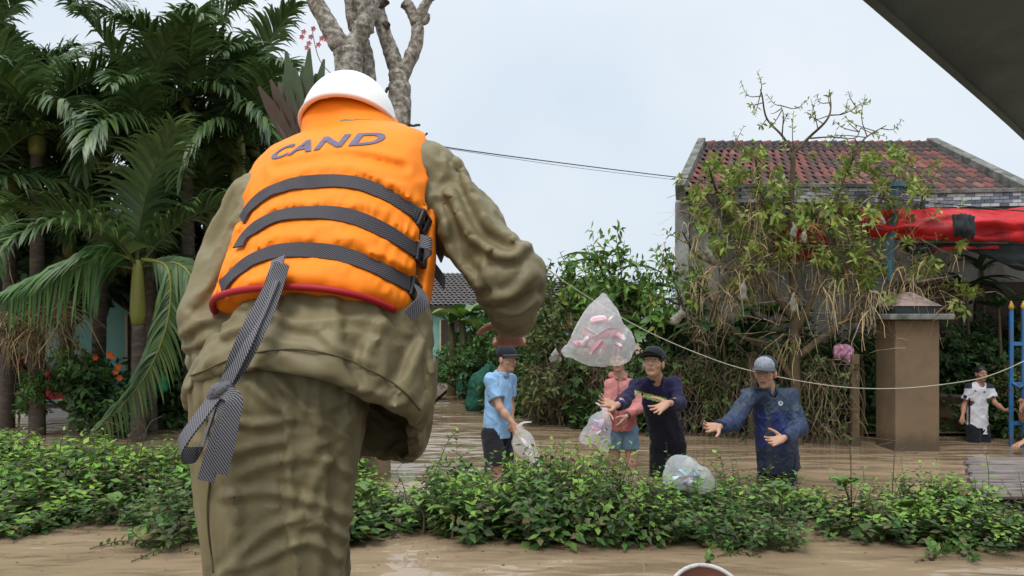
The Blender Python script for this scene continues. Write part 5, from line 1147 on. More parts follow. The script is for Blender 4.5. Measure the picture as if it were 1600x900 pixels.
simple_house('grey-blue house wall showing behind the slender trees', P(900, 0, 19)[0], 19.0, 2.6, 3.0, P(0, 470, 19)[2], P(0, 440, 20.5)[2], M['greyblue'], M['grey_tile'], 8, 20, windows=[(P(892, 0, 19)[0], 1.5, .5, .5, 'ochre')])
simple_house('turquoise house wall behind the palms', P(185, 0, 15.6)[0], 15.6, 4.2, 4.0, 2.7, 3.7, M['teal_wall'], M['grey_tile'], 10, 30, windows=[(P(235, 0, 15.6)[0], .6, .9, 1.2, 'dark_wood')])
tag(link('bank', mesh_data('bank', np.array([[-16, 15, .06], [-1.6, 15.2, .06], [-1.4, 26, .08], [-1.0, 60, .12], [-60, 60, .12], [-60, 15, .06]]), [[0, 1, 2, 3, 4, 5]], M['mud'])), kind='structure')
tag(link('bank', mesh_data('bank', np.array([[.2, 13.9, .05], [1.0, 13.0, .05], [5.0, 11.6, .05], [60, 14.0, .05], [60, 60, .12], [-.2, 60, .12], [-.9, 26, .10], [-.4, 19, .06]]), [list(range(8))], M['mud'])), kind='structure')
o = thing('brick_steps', P(690, 585, 24.5) * [1, 1, 0], 'red brick steps at the far end of the flooded lane', 'steps'); M['brick'] = mat('brick', (.24, .10, .065), .9, var=.35, vscale=12)
for k in range(3): mb = MB(); mb.box((P(690, 0, 24.5)[0], 24.3 + .3 * k, .04 + .09 * k), (1.5, .3, .12 + .16 * k)); bevel(mb.part('step', M['brick'], o), .01)

# ------------------------------------------------------------------ cables and rope
M['cable'] = mat('cable', (.03, .03, .032), .6, var=.1); M['rope'] = mat('rope', (.40, .37, .29), .85, var=.15)
def cable(name, pts, r, m, label, cat): p = spline(pts, 10); o = thing(name, p[0], label, cat); mb = MB(); mb.tube(p, r, 5); mb.part('strand', m, o, True); return o
cable('power_cable', [P(640, 215, 8.6), P(690, 229, 9.2), P(880, 255, 11), P(1085, 280, 12.0), P(1330, 305, 10.8), P(1620, 332, 10.2)], .0075, M['cable'], 'dark overhead cable running from the pruned tree to the tiled house', 'cable')
cable('power_cable', [P(690, 231, 9.2), P(900, 262, 10.5), P(1150, 292, 10.4), P(1400, 320, 10.2), P(1640, 330, 10.0)], .003, M['cable'], 'thin pale overhead cable crossing below the red roof', 'cable')
cable('rope', [P(690, 250, 7.6), P(760, 325, 8.2), P(830, 400, 8.9), P(900, 452, 9.2), P(1000, 512, 9.4), P(1100, 556, 9.4), P(1180, 581, 9.4), P(1300, 603, 9.4), P(1400, 607, 9.4), P(1500, 597, 9.4), P(1560, 582, 9.4), P(1640, 545, 9.4)], .0055, M['rope'], 'pale rope sagging across the flooded lane above the people', 'rope')

# ------------------------------------------------------------------ the boat the picture is taken from (bow deck below the frame, canopy corner above)
M['canvas'] = mat('canvas', (.105, .135, .12), .85, var=.2, vscale=3, bump=.2, bscale=60, dirt=(.07, .09, .08), dirt_scale=2, dirt_amt=.4); M['hull'] = mat('hull', (.16, .17, .17), .5, var=.15)
o = thing('boat', (.2, .6, -.2), 'boat with a grey-green canvas canopy corner in the upper right', 'boat')
out_ = [(-1.5, -2.4), (2.6, -2.4), (2.6, 1.6), (1.6, 2.75), (-.9, 2.95), (-1.5, 2.4)]
V = [(x, y, DECK_Z) for DECK_Z in (.60,) for x, y in out_] + [(x * .8 + .1, y * .85, -.2) for x, y in out_]; n = 6
part('hull', V, [list(range(n)), list(range(2 * n - 1, n - 1, -1))] + [(i, i + n, (i + 1) % n + n, (i + 1) % n) for i in range(n)], M['hull'], o)
part('deck', [(x * .98 + .01, y * .98, z) for z in (.601, .62) for x, y in out_], [list(range(n - 1, -1, -1)), list(range(n, 2 * n))] + [(i, (i + 1) % n, (i + 1) % n + n, i + n) for i in range(n)], M['dark_wood'], o)
e0, e1 = P(1365, 0, 2.0), P(1602, 222, 3.57); e0[2] = e1[2] = 2.5; dv = unit(e1 - e0); pv_ = np.array([dv[1], -dv[0], 0]); us = np.linspace(-2.6, 2.6, 40)
edge = np.array([e0 + dv * (u + .4) + pv_ * (.012 * math.sin(u * 1.1)) for u in us]); V = []; 
for k, (o_, z) in enumerate(((0, 0), (.02, .05), (.5, .15), (1.3, .2), (2.4, .14))): V += [p + pv_ * o_ + [0, 0, z] for p in edge]
Fc = [(k * 40 + i, k * 40 + i + 1, (k + 1) * 40 + i + 1, (k + 1) * 40 + i) for k in range(4) for i in range(39)]
cn = part('canopy', V, Fc, M['canvas'], o, True); md = cn.modifiers.new('thick', 'SOLIDIFY'); md.thickness = .008
mb = MB(); mb.tube(edge, .012, 8); mb.part('edge_cord', M['canvas'], o, True)
for x, y in ((2.3, .2), (2.3, -2.0), (-.9, -2.0)): mb = MB(); mb.tube([(x, y, .6), (x, y, 2.62)], .02, 8); mb.part('canopy_post', M['hull'], o, True)
M['white_rim'] = mat('white_rim', (.62, .60, .57), .5, var=.15, dirt=(.06, .055, .05), dirt_scale=24, dirt_amt=.42); M['rust'] = mat('rust', (.22, .09, .055), .75, var=.3, vscale=12)
o = thing('round_pan', P(1106, 925, 2.6), 'round rust-brown pan with a chipped white rim at the bottom edge', 'pan'); c_ = P(1106, 939, 2.6); ax = unit(np.array([.0, -.72, .70])); a_ = np.array([1.0, 0, 0]); b_ = np.cross(ax, a_)
def ringp(r, h, k=40): return np.array([c_ + ax * h + r * (math.cos(t) * a_ + math.sin(t) * b_) for t in np.linspace(0, 2 * math.pi, k, endpoint=False)])
V = np.concatenate([ringp(r, h) for r, h in ((.125, 0), (.118, -.01), (.10, -.05), (.07, -.065), (.001, -.068))]); part('pan', V, [(j * 40 + i, (j + 1) * 40 + i, (j + 1) * 40 + (i + 1) % 40, j * 40 + (i + 1) % 40) for j in range(4) for i in range(40)], M['rust'], o, True).modifiers.new('thick', 'SOLIDIFY').thickness = .004
mb = MB(); rp = ringp(.125, 0); mb.tube(np.vstack([rp, rp[:1]]), .0075, 8, cap=False); mb.part('rim', M['white_rim'], o, True)
# ------------------------------------------------------------------ plastic bags of supplies
def plastic(name, tintc=(.97, .97, .98), alpha=.42, rough=.3):
    m = mat(name, tintc, rough, var=.0, alpha=alpha, crumple=.35, cscale=5, spec=.6)
    n, l = m.node_tree.nodes, m.node_tree.links; b = [x for x in n if x.type == 'BSDF_PRINCIPLED'][0]; b.inputs['Alpha'].default_value = 1
    t = n.new('ShaderNodeTexCoord'); x = n.new('ShaderNodeTexNoise'); x.noise_type = 'RIDGED_MULTIFRACTAL'; x.inputs['Scale'].default_value = 5; x.inputs['Detail'].default_value = 1
    l.new(t.outputs['Object'], x.inputs['Vector']); r = n.new('ShaderNodeMapRange'); r.inputs[1].default_value = .2; r.inputs[2].default_value = .9; r.inputs[3].default_value = alpha * .75; r.inputs[4].default_value = min(1, alpha * 1.8); l.new(x.outputs['Fac'], r.inputs[0])
    tl = n.new('ShaderNodeBsdfTranslucent'); tl.inputs['Color'].default_value = (*tintc, 1); tr = n.new('ShaderNodeBsdfTransparent'); m1 = n.new('ShaderNodeMixShader'); m1.inputs[0].default_value = .45; m2 = n.new('ShaderNodeMixShader')
    l.new(b.outputs[0], m1.inputs[1]); l.new(tl.outputs[0], m1.inputs[2]); l.new(r.outputs[0], m2.inputs[0]); l.new(tr.outputs[0], m2.inputs[1]); l.new(m1.outputs[0], m2.inputs[2]); l.new(m2.outputs[0], [q for q in n if q.type == 'OUTPUT_MATERIAL'][0].inputs[0])
    return m
M['bag'] = plastic('bag'); M['bag_white'] = plastic('bag_white', alpha=.85, rough=.4)
PK = [(.68, .14, .26), (.78, .74, .74), (.72, .38, .22), (.80, .58, .62), (.30, .17, .11), (.74, .34, .44), (.80, .78, .76), (.78, .66, .62), (.62, .20, .22), (.76, .6, .68)]
M['wrapper'] = mat('wrapper', attr=True, rough=.35, var=.25, vscale=30, crumple=.4, cscale=14, spec=.5)
def bag(label, prims, lo, hi, fold_dir, contents, clabel, group, seed=0, h=.008, knot=None, k=.06, amp=.014, material=None, pal=PK):
    f = Field(lo, hi, h)
    for q in prims:
        if len(q) == 2: f.ell(q[0], np.array(q[1]), k=k)
        else: f.cone(*q, k)
    f.disp(lambda p: folds(p, 14, fold_dir, amp, 90 + seed, 4.5, 1.4) + folds(p, 22, (1, .3, .4), amp * .5, 95 + seed, 3, 1.4)); V, Q = f.mesh(1)
    c = V.mean(0); c[2] = V[:, 2].min(); o = thing('plastic_bag', c, label, 'bag', 'bags of supplies'); part('bag_skin', V, Q, material or M['bag'], o, True)
    if knot is not None: mb = MB(); [mb.tube(spline(kp, 4), np.linspace(.018, .006, 9), 6) for kp in knot]; mb.part('knot', M['bag_white'], o, True)
    rg = np.random.default_rng(200 + seed)
    for i, (q, sz) in enumerate(contents):
        th_ = rg.random(3) * 6.28; R = np.array(Matrix.Rotation(th_[0] * .15 - .4, 3, 'X') @ Matrix.Rotation(rg.normal(0, .6), 3, 'Y') @ Matrix.Rotation(th_[2], 3, 'Z')); n = 7; g = np.linspace(-1, 1, n); V = []
        for s_ in (-1, 1):
            for a in g:
                for b in g: V.append((a * sz[0] / 2, b * sz[1] / 2, s_ * sz[2] / 2 * (1 - .75 * max(abs(a), abs(b)) ** 3)))
        Fc = [(s_ * 49 + i_ * 7 + j, s_ * 49 + i_ * 7 + j + 1, s_ * 49 + (i_ + 1) * 7 + j + 1, s_ * 49 + (i_ + 1) * 7 + j)[::(1 if s_ else -1)] for s_ in (0, 1) for i_ in range(6) for j in range(6)]
        V = np.array(V) * .82; q = np.asarray(q, float); cen_ = np.average(f.lo + f.h * np.argwhere(f.d < -.05), axis=0) if (f.d < -.05).any() else q
        for _ in range(8):                                   # keep the packet inside the film
            ii = np.clip(((V @ R.T + q - f.lo) / f.h).astype(int), 0, f.n - 1)
            if f.d[tuple(ii.T)].max() < -.006: break
            q = q + .18 * (cen_ - q); V = V * .93
        base = np.array(pal[(i * 3 + seed) % len(pal)]); alt = np.array(pal[(i * 5 + seed + 3) % len(pal)]); cl = np.where((np.abs(V[:, :1]) < sz[0] * .22), alt, base); Vw = V @ R.T + np.asarray(q)
        pk = thing('food_packet', Vw.mean(0), clabel, 'packet', group); part('wrapper', Vw, Fc, M['wrapper'], pk, True, cl)
    return o
D5 = 5.6; rg = np.random.default_rng(55)
cont = [(P(x, y, D5 + dz), sz) for x, y, dz, sz in [(900, 545, .0, (.21, .15, .07)), (925, 555, -.08, (.2, .16, .07)), (962, 548, .0, (.16, .11, .06)), (945, 552, -.12, (.17, .07, .05)), (915, 520, .05, (.19, .16, .07)), (950, 520, -.06, (.21, .16, .07)), (935, 500, .0, (.19, .14, .07)), (970, 525, .05, (.16, .15, .08)), (905, 535, -.1, (.11, .09, .05)), (955, 495, .03, (.11, .09, .04)), (973, 543, -.08, (.08, .06, .05)), (890, 543, -.06, (.09, .07, .04))]]
bag('large clear plastic bag of supplies flying through the air', [(P(944, 463, D5), P(940, 500, D5), .02, .12), (P(940, 500, D5), P(934, 532, D5), .12, .165), (P(930, 532, D5), P(886, 549, D5), .14, .035), (P(938, 525, D5), P(964, 535, D5), .16, .115), (P(920, 543, D5), P(965, 548, D5), .10, .095)],
    P(930, 515, D5) - .42, P(930, 515, D5) + .42, (0.1, 0, 1), cont, 'wrapped food packet inside the flying bag', 'packets in the flying bag', 0, .0075)
DA = 8.8; kn = P(812, 664, DA)
bag('clear plastic bag of supplies hanging from the hand of the blue polo person', [(P(811, 668, DA), P(817, 690, DA), .03, .10), (P(817, 690, DA), P(833, 722, DA), .11, .085), (P(833, 722, DA), P(838, 736, DA), .08, .05)], P(825, 700, DA) - .35, P(825, 700, DA) + .35, (.3, 0, -1),
    [(P(x, y, DA - .03), sz) for x, y, sz in [(818, 690, (.17, .14, .07)), (826, 702, (.17, .14, .07)), (832, 716, (.12, .10, .05)), (822, 712, (.10, .10, .05)), (836, 730, (.10, .08, .05))]], 'wrapped food packet in the bag of the blue polo person', 'packets in the polo bag', 3, .009, [[kn, kn + [.05, -.02, .03], kn + [.13, -.02, .035]]])
DB = 8.95; kn = P(944, 640, DB)
bag('clear plastic bag with blue and pink packets held by the pink jacket person', [(P(946, 642, DB), P(938, 662, DB), .03, .10), (P(938, 662, DB), P(915, 684, DB), .11, .07), (P(938, 665, DB), P(946, 698, DB), .11, .05), (P(930, 678, DB), P(942, 690, DB), .09, .07)], P(930, 672, DB) - .36, P(930, 672, DB) + .36, (0, 0, 1),
    [(P(x, y, DB - .04), sz) for x, y, sz in [(925, 668, (.14, .11, .05)), (940, 660, (.17, .14, .07)), (935, 680, (.19, .14, .07)), (918, 682, (.10, .09, .05)), (946, 690, (.09, .09, .05)), (930, 655, (.10, .08, .04)), (944, 672, (.10, .10, .05))]], 'wrapped food packet in the bag of the pink jacket person', 'packets in the pink jacket bag', 6, .009, [[kn, kn + [-.05, -.02, .05], kn + [-.10, -.02, .08]]],
    pal=[(.25, .6, .75), (.78, .68, .72), (.7, .18, .35), (.72, .3, .45), (.2, .25, .55), (.8, .75, .75), (.6, .12, .3)])
DC = 6.75
bag('clear plastic bag of supplies lying on top of the hedge', [(P(1062, 742, DC), P(1095, 750, DC), .12, .10), (P(1060, 735, DC), P(1045, 745, DC), .10, .05), (P(1060, 728, DC), P(1075, 730, DC), .07, .08), (P(1095, 750, DC), P(1118, 762, DC), .08, .02)], P(1075, 745, DC) - .4, P(1075, 745, DC) + .4, (1, 0, .4),
    [(P(x, y, DC - .05), sz) for x, y, sz in [(1064, 738, (.17, .10, .05)), (1090, 748, (.14, .12, .06)), (1075, 752, (.13, .11, .05)), (1104, 740, (.17, .14, .07)), (1052, 748, (.10, .09, .05)), (1068, 756, (.11, .08, .05))]], 'wrapped food packet in the bag on the hedge', 'packets in the bag on the hedge', 4, .008, pal=[(.78, .2, .22), (.25, .55, .8), (.8, .5, .15), (.78, .76, .74), (.3, .6, .72), (.75, .2, .15)])
# plastic scraps caught in the branches
def scrap(px, py, d, w, hgt, label, seed, col=(.62, .62, .60), tilt=0.0):
    c = P(px, py, d); f = Field(c - [w + .05, .12, hgt + .05], c + [w + .05, .12, hgt + .05], .010)
    rg_ = np.random.default_rng(seed); f.chain([c + [tilt, 0, hgt * .9], c + [tilt * .3 + w * .3 * rg_.normal(), 0, hgt * .2], c - [w * .4 * rg_.normal(), 0, hgt * .4]], [.008, w * .5, w * .6], .02, sq=((0, 1, 0), 2.2)); f.chain([c + [tilt * .3, 0, hgt * .2], c + [w * rg_.normal(), .02, -hgt * (.5 + .3 * rg_.random())]], [w * .4, w * .3], .02, sq=((0, 1, 0), 2.2)); f.disp(lambda p: folds(p, 16, (0, 0, 1), .020, seed, 2.5, 1.2)); V, Q = f.mesh(0)
    o = tag(link('plastic_scrap', mesh_data('plastic_scrap', V - c, Q, M['scrap_' + ('w' if col[2] > .4 else 'd')], True), None, c), label, 'plastic scrap', 'plastic scraps caught in branches'); return o
M['scrap_w'] = mat('scrap_w', (.42, .41, .38), .45, var=.2, vscale=9, crumple=.5, cscale=20, dirt=(.22, .18, .12), dirt_scale=8, dirt_amt=.5, trans=.2); M['scrap_d'] = mat('scrap_d', (.03, .045, .06), .5, var=.2)
for i, (px, py, w, hh, lab) in enumerate([(1160, 455, .075, .18, 'long white plastic bag hanging in the middle of the debris tree'), (1241, 360, .06, .11, 'white plastic scrap high in the debris tree'), (1255, 370, .06, .11, 'greyish plastic scrap beside the trunk of the debris tree'), (1105, 395, .045, .09, 'small pale scrap at the left side of the debris tree'), (1238, 475, .045, .16, 'thin white scrap hanging from the straw above the checked cap'),
                                         (1380, 345, .03, .07, 'tiny white scrap beside the blue post'), (1062, 495, .09, .18, 'crumpled grey plastic sheet left of the debris tree')]):
    scrap(px, py, TD - .35 if px != 1062 else 11.6, w, hh, lab, i, tilt=.02 * (-1) ** i)
scrap(868, 556, 12.6, .10, .12, 'dirty white cloth on the creeper heap', 12)
# pink flowered cloth on the fence, slat panel, net bundle, containers
M['pinkcloth'] = mat('pinkcloth', (.62, .30, .42), .7, var=.5, vscale=30, dirt=(.12, .06, .10), dirt_scale=20, dirt_amt=.45)
f = Field(P(1320, 550, 10.9) - .3, P(1320, 550, 10.9) + .3, .011); f.ell(P(1317, 548, 10.9), (.14, .08, .09), k=.03).ell(P(1327, 558, 10.88), (.06, .06, .11), k=.03).ell(P(1310, 552, 10.9), (.07, .06, .09), k=.03); f.disp(lambda p: folds(p, 14, (.3, 0, 1), .02, 5, 2.5, 1.4)); V, Q = f.mesh(0); c_ = V.mean(0)
tag(link('patterned_cloth', mesh_data('patterned_cloth', V - c_, Q, M['pinkcloth'], True), None, c_), 'pink patterned cloth lying on the fence beside the pillar', 'cloth')
M['slat'] = mat('slat', (.22, .185, .17), .85, var=.3, vscale=8, stretch=(.3, 3, 3), bump=.3, bscale=20, dirt=(.10, .08, .07), dirt_scale=6, dirt_amt=.45)
o = thing('slat_panel', (4.7, 7.5, 0), 'panel of weathered grey slats floating at the right edge', 'panel')
for i in range(13):
    t = i / 12; y = 7.0 + .85 * t; z = .16 + .16 * t; xa = 800 + 1250 * 0; x0_ = (1522 - 12 * t + 4 * math.sin(i * 2.1) - 800) / F * y; mb = MB(); mb.tube([(x0_, y, z), (x0_ + .7, y + .02, z + .012 * math.sin(i)), (x0_ + 1.5, y + .05, z)], .030 + .004 * math.sin(i * 1.7), 6); mb.part('slat', M['slat'], o)
for xx in (4.55, 5.3): mb = MB(); mb.box((xx, 7.43, .16), (.06, .95, .05), np.array(Matrix.Rotation(.15, 3, 'X'))); mb.part('batten', M['slat'], o)
mb = MB(); mb.box((4.95, 7.4, -.02), (.9, .6, .22)); mb.part('float', M['net'], o)
def blob(name, label, cat, prims, h, m, amp=.01, seed=0, dirn=(0, 0, 1)):
    pts = np.array([p for q in prims for p in (q[0], q[1])]); r = max(max(q[2], q[3]) for q in prims) + .08; f = Field(pts.min(0) - r, pts.max(0) + r, h); [f.cone(*q, .05) for q in prims]; f.disp(lambda p: folds(p, 9, dirn, amp, seed, 2.5, 1.4)); V, Q = f.mesh(0); c = V.mean(0); c[2] = V[:, 2].min()
    return tag(link(name, mesh_data(name, V - c, Q, m, True), None, c), label, cat)
M['green_net'] = mat('green_net', (.012, .085, .055), .8, var=.35, vscale=18, bump=.6, bscale=60); M['teal_plastic'] = mat('teal_plastic', (.01, .15, .12), .4, var=.15)
DN = 15.0; blob('net_bundle', 'dark green net bundle behind the blue polo person', 'net', [(P(765, 578, DN), P(750, 600, DN), .12, .20), (P(750, 600, DN), P(742, 632, DN), .20, .17), (P(742, 632, DN), P(744, 642, DN), .17, .12)], .02, M['green_net'], .03)
DN2 = 17.0; blob('jerrycan', 'teal container standing in the water left of the green net', 'container', [(P(721, 606, DN2), P(721, 596, DN2), .11, .11), (P(721, 592, DN2), P(722, 582, DN2), .09, .04)], .015, M['teal_plastic'], .004)
# banana stems and broad leaves
M['stem_green'] = mat('stem_green', (.13, .13, .045), .7, var=.35, vscale=5, stretch=(3, 3, .5), dirt=(.10, .065, .035), dirt_scale=4, dirt_amt=.5)
def big_leaf(rng, b, d, L, Wd, col, droop=.7, n=7, tears=True):
    """a broad arching blade with a raised midrib"""
    d = unit(d); s = unit(np.cross(d, (0, 0, 1))); p = np.array(b, float); V, C, Fc = [], [], []; dv = d.copy()
    for j in range(n):
        u = j / (n - 1); w = Wd * math.sin(math.pi * min(.98, u * .9 + .08)) ** .7; lift = .22 * w; jag = (1 + (.12 * rng.normal() if tears else 0)); V += [p - s * w * .5 * jag + [0, 0, lift], p, p + s * w * .5 * jag + [0, 0, lift]]; c = np.array(col) * (.85 + .3 * rng.random()); C += [c, c * 1.25, c]; dv = unit(dv + np.array([0, 0, -1]) * droop / n * 1.6); p = p + dv * L / (n - 1)
    for j in range(n - 1): a = j * 3; Fc += [(a, a + 1, a + 4, a + 3), (a + 1, a + 2, a + 5, a + 4)]
    return np.array(V), Fc, np.array(C)
def broad_plant(px, py, d, n, L, Wd, label, pal, stem_h=0.0, seed=0, name='broad_leaf_plant', up=.9, droop=.8, group=None):
    rg = np.random.default_rng(300 + seed); c = P(px, py, d); o = thing(name, (c[0], c[1], min(c[2], -.1) if stem_h else c[2]), label, 'plant', group)
    if stem_h: mb = MB(); mb.tube(spline([(c[0], c[1], -.2), (c[0] + .04, c[1], c[2] * .5), c], 5), np.linspace(.10, .06, 11) * stem_h, 8); mb.part('stem', M['stem_green'], o, True)
    for i in range(n):
        a = i * 2.4 + rg.random(); el = up * (.5 + .7 * rg.random()); V, Fc, C = big_leaf(rg, c + rg.normal(0, .03, 3), (math.cos(a), math.sin(a), el), L * (.7 + .5 * rg.random()), Wd * (.8 + .4 * rg.random()), pal[i % len(pal)], droop); part('leaf', V, Fc, M['palm_leaf'], o, True, C)
    return o
BL = [(.055, .125, .025), (.075, .15, .03), (.045, .10, .022)]; BD = [(.028, .070, .022), (.038, .085, .024)]; BY = [(.12, .20, .03), (.09, .16, .03)]
for i, (px, py, d) in enumerate([(705, 505, 18), (722, 498, 17.6), (738, 512, 18.2), (752, 520, 17.5)]): broad_plant(px, py, d, 6, .9, .30, ['leftmost banana plant beside the rain jacket', 'second banana plant from the rain jacket', 'third banana plant from the rain jacket', 'banana plant nearest the blue polo cap'][i], BY if i % 2 else BL, 1.1, i, 'banana_plant', 1.4)
for i, (px, py, d, n, L, w, pal, lab) in enumerate([(1015, 520, 12.4, 11, .75, .26, BL, 'bright broad-leaved plant right of the flying bag'), (1045, 505, 12.6, 9, .7, .24, BL, 'broad-leaved plant left of the debris tree'), (1130, 520, 11.7, 12, .8, .20, BD, 'glossy dark broad-leaved plant above the navy shirt'), (1175, 530, 11.5, 11, .75, .2, BD, 'glossy broad-leaved plant left of the checked cap'),
        (1200, 490, 11.8, 9, .7, .22, BL, 'broad-leaved plant under the hanging straw'), (1300, 560, 11.3, 10, .5, .13, BD, 'fern-like plant left of the pink cloth'), (1345, 545, 11.6, 9, .6, .16, BD, 'dark plant between the pink cloth and the pillar'), (965, 470, 13.5, 9, 1.0, .22, BL, 'tall leafy plant behind the flying bag'), (960, 420, 13.8, 8, .9, .16, BY, 'light green feathery plant right of the slender trees'),
        (1510, 450, 12.3, 12, .8, .10, BD, 'arching fern palm under the shade net'), (1560, 480, 12.0, 11, .8, .09, BD, 'arching narrow-leaved plant by the blue gate'), (1535, 420, 12.6, 10, .8, .12, BD, 'shaded palm plant on the porch')]):
    broad_plant(px, py, d, n, L, w, lab, pal, .35, 20 + i)
# things on the left bank
M['red_cloth'] = mat('red_cloth', (.50, .012, .03), .7, var=.2, crumple=.4); M['white_paint'] = mat('white_paint', (.62, .60, .56), .7, var=.15, dirt=(.3, .25, .18), dirt_scale=3, dirt_amt=.4)
dl = 13.9; o = thing('covered_stall', (P(55, 0, dl)[0], dl, -.3), 'red cloth cover over a low white stall behind the ringed palm trunk', 'stall')
xa, xb = P(8, 0, dl)[0], P(108, 0, dl)[0]; mb = MB(); mb.box((.5 * (xa + xb), dl + .4, -.02), (xb - xa, .8, .36)); bevel(mb.part('base', M['white_paint'], o), .02)
zz0, zt = P(0, 624, dl)[2], P(0, 600, dl)[2]; part('cover', [(xa - .05, dl - .05, zz0), (xb + .05, dl - .05, zz0), (xb + .05, dl + .9, zz0), (xa - .05, dl + .9, zz0), (xa + .45, dl + .4, zt + .05), (xb - .3, dl + .4, zt + .08)], [(0, 1, 5, 4), (1, 2, 5), (2, 3, 4, 5), (3, 0, 4)], M['red_cloth'], o)
blob('red_bundle', 'red cloth bundle right of the ringed palm trunk', 'bundle', [(P(78, 588, 13.2), P(82, 600, 13.2), .10, .12)], .018, M['red_cloth'], .02); blob('green_bottle', 'bright green plastic bottle beside the left sleeve', 'bottle', [(P(254, 606, 12.4), P(254, 594, 12.4), .09, .08), (P(254, 592, 12.4), P(254, 586, 12.4), .07, .03)], .013, mat('green_plastic', (.01, .28, .11), .35, var=.1), .0)
M['cord'] = [(.20, .008, .03), (.14, .01, .03), (.26, .012, .05)]
for i, (px, py, lab) in enumerate([(28, 575, 'red-leaved plant at the far left'), (45, 590, 'dark red plant beside the ringed palm trunk')]): broad_plant(px, py, 13.4, 16, .42, .07, lab, M['cord'] if i == 0 else [(.06, .012, .02), (.09, .015, .03)], .2, 60 + i, 'red_leaf_plant', 1.3, .6)
o = thing('orange_flowers', P(178, 565, 11.7), 'cluster of orange flowers on the shrub left of the hanging frond', 'flowers'); fo = Foliage(); rg = np.random.default_rng(9)
for x, y in ((172, 553), (186, 572), (182, 580), (150, 558), (188, 590), (176, 556)):
    for k in range(6): a = k * 1.05; fo.add(P(x, y, 11.6), np.array([math.cos(a), -.5, math.sin(a)]), np.array([0, -1, .1]), .06, .05, (.62, .13, .03))
q = link('petals', fo.me('petals'), o); q.location = -Vector(o.location); tag(q, kind='stuff')
o = thing('dry_frond_heap', P(40, 520, 11.3), 'heap of brown dry fronds hanging at the left edge', 'dry fronds'); rg = np.random.default_rng(12)
V, Fc, C = strands(rg, np.array([P(x, y, 11.3) + rg.normal(0, .08, 3) for x, y in [(10, 500), (30, 505), (55, 500), (80, 490), (95, 480), (20, 520)] for _ in range(8)]), 12, (.3, .9), .014, .7, STR, 1.4); part('strands', V, Fc, M['straw'], o, False, C, kind='stuff')

# scruffy growth and litter in and before the hedge
rg = np.random.default_rng(91)
for i, (px, py, d, n, L) in enumerate([(655, 790, 6.35, 9, .15), (700, 800, 6.2, 9, .14), (1215, 770, 6.3, 8, .15), (1320, 760, 6.5, 8, .16), (1420, 790, 6.3, 8, .14), (1500, 800, 6.1, 9, .15), (830, 760, 6.3, 8, .12), (60, 760, 6.8, 9, .15), (180, 790, 6.6, 9, .14), (250, 720, 7.6, 9, .15), (575, 770, 6.4, 10, .15), (1565, 830, 5.95, 9, .15)]):
    broad_plant(px, py, d, n, L, L * .62, ['heart-leaved plant left in the gap of the hedge', 'heart-leaved plant at the left end of the right hedge', 'light-leaved plant below the blue raincoat', 'light-leaved plant below the fence end', 'light-leaved plant below the gate pillar', 'light-leaved plant left of the slat panel', 'heart-leaved plant below the bag of the pink jacket person', 'pale-leaved plant at the left edge of the left hedge', 'pale-leaved plant in the middle of the left hedge front', 'pale-leaved plant at the back of the left hedge', 'leafy plant beside the rain trousers', 'low plant below the slat panel'][i], [(.10, .17, .035), (.13, .20, .04), (.075, .14, .03)], .12, 120 + i, 'weed', 1.0, .7, 'weeds in the hedge')
for i in range(16):
    px = rg.choice([rg.uniform(600, 1590), rg.uniform(10, 280)]); py = rg.uniform(720, 790) if px > 500 else rg.uniform(690, 760); b = P(px, py, 6.5 if px > 500 else 7.2); tw = thing('bare_twig', b * [1, 1, 0], 'x', 'twig', 'bare twigs in the hedge'); e = b + [rg.normal(0, .15), rg.normal(0, .08), .12 + .2 * rg.random()]
    mb = MB(); mb.tube(spline([b * [1, 1, 0], .5 * (b + e) + rg.normal(0, .03, 3), e], 4), np.linspace(.006, .002, 9), 4); mb.tube(spline([.5 * (b + e), .5 * (b + e) + [rg.normal(0, .1), 0, .08], .5 * (b + e) + [rg.normal(0, .16), 0, .14]], 3), .0025, 3); mb.part('stem', M['straw_twig'] if 'straw_twig' in M else M['twig'], tw)
order_labels([o for o in bpy.data.objects if o.name.startswith('bare_twig')], 'bare brown twig sticking out of the hedge, {}')
fo = Foliage(); n = 420; pos = []
while len(pos) < n:
    px, py = rg.uniform(0, 1600), 815 + abs(rg.normal(0, 38))
    if py < 896: pos.append(W(px, py) + [0, 0, .004])
pos = np.array(pos); a = rg.random(n) * 6.28; fo.add(pos, np.stack([np.cos(a), np.sin(a), .02 + 0 * a], 1), np.tile([0, 0, 1.0], (n, 1)), .012 + .04 * rg.random(n) ** 3, .008 + .012 * rg.random(n) ** 2, tint(rg, n, [(.10, .08, .05), (.05, .07, .02), (.16, .13, .08), (.06, .045, .03)], .3))
q = link('floating_litter', fo.me('floating_litter', droop=0, fold=.05)); tag(q, 'small leaves and bits floating on the brown water before the hedge', 'litter', kind='stuff')
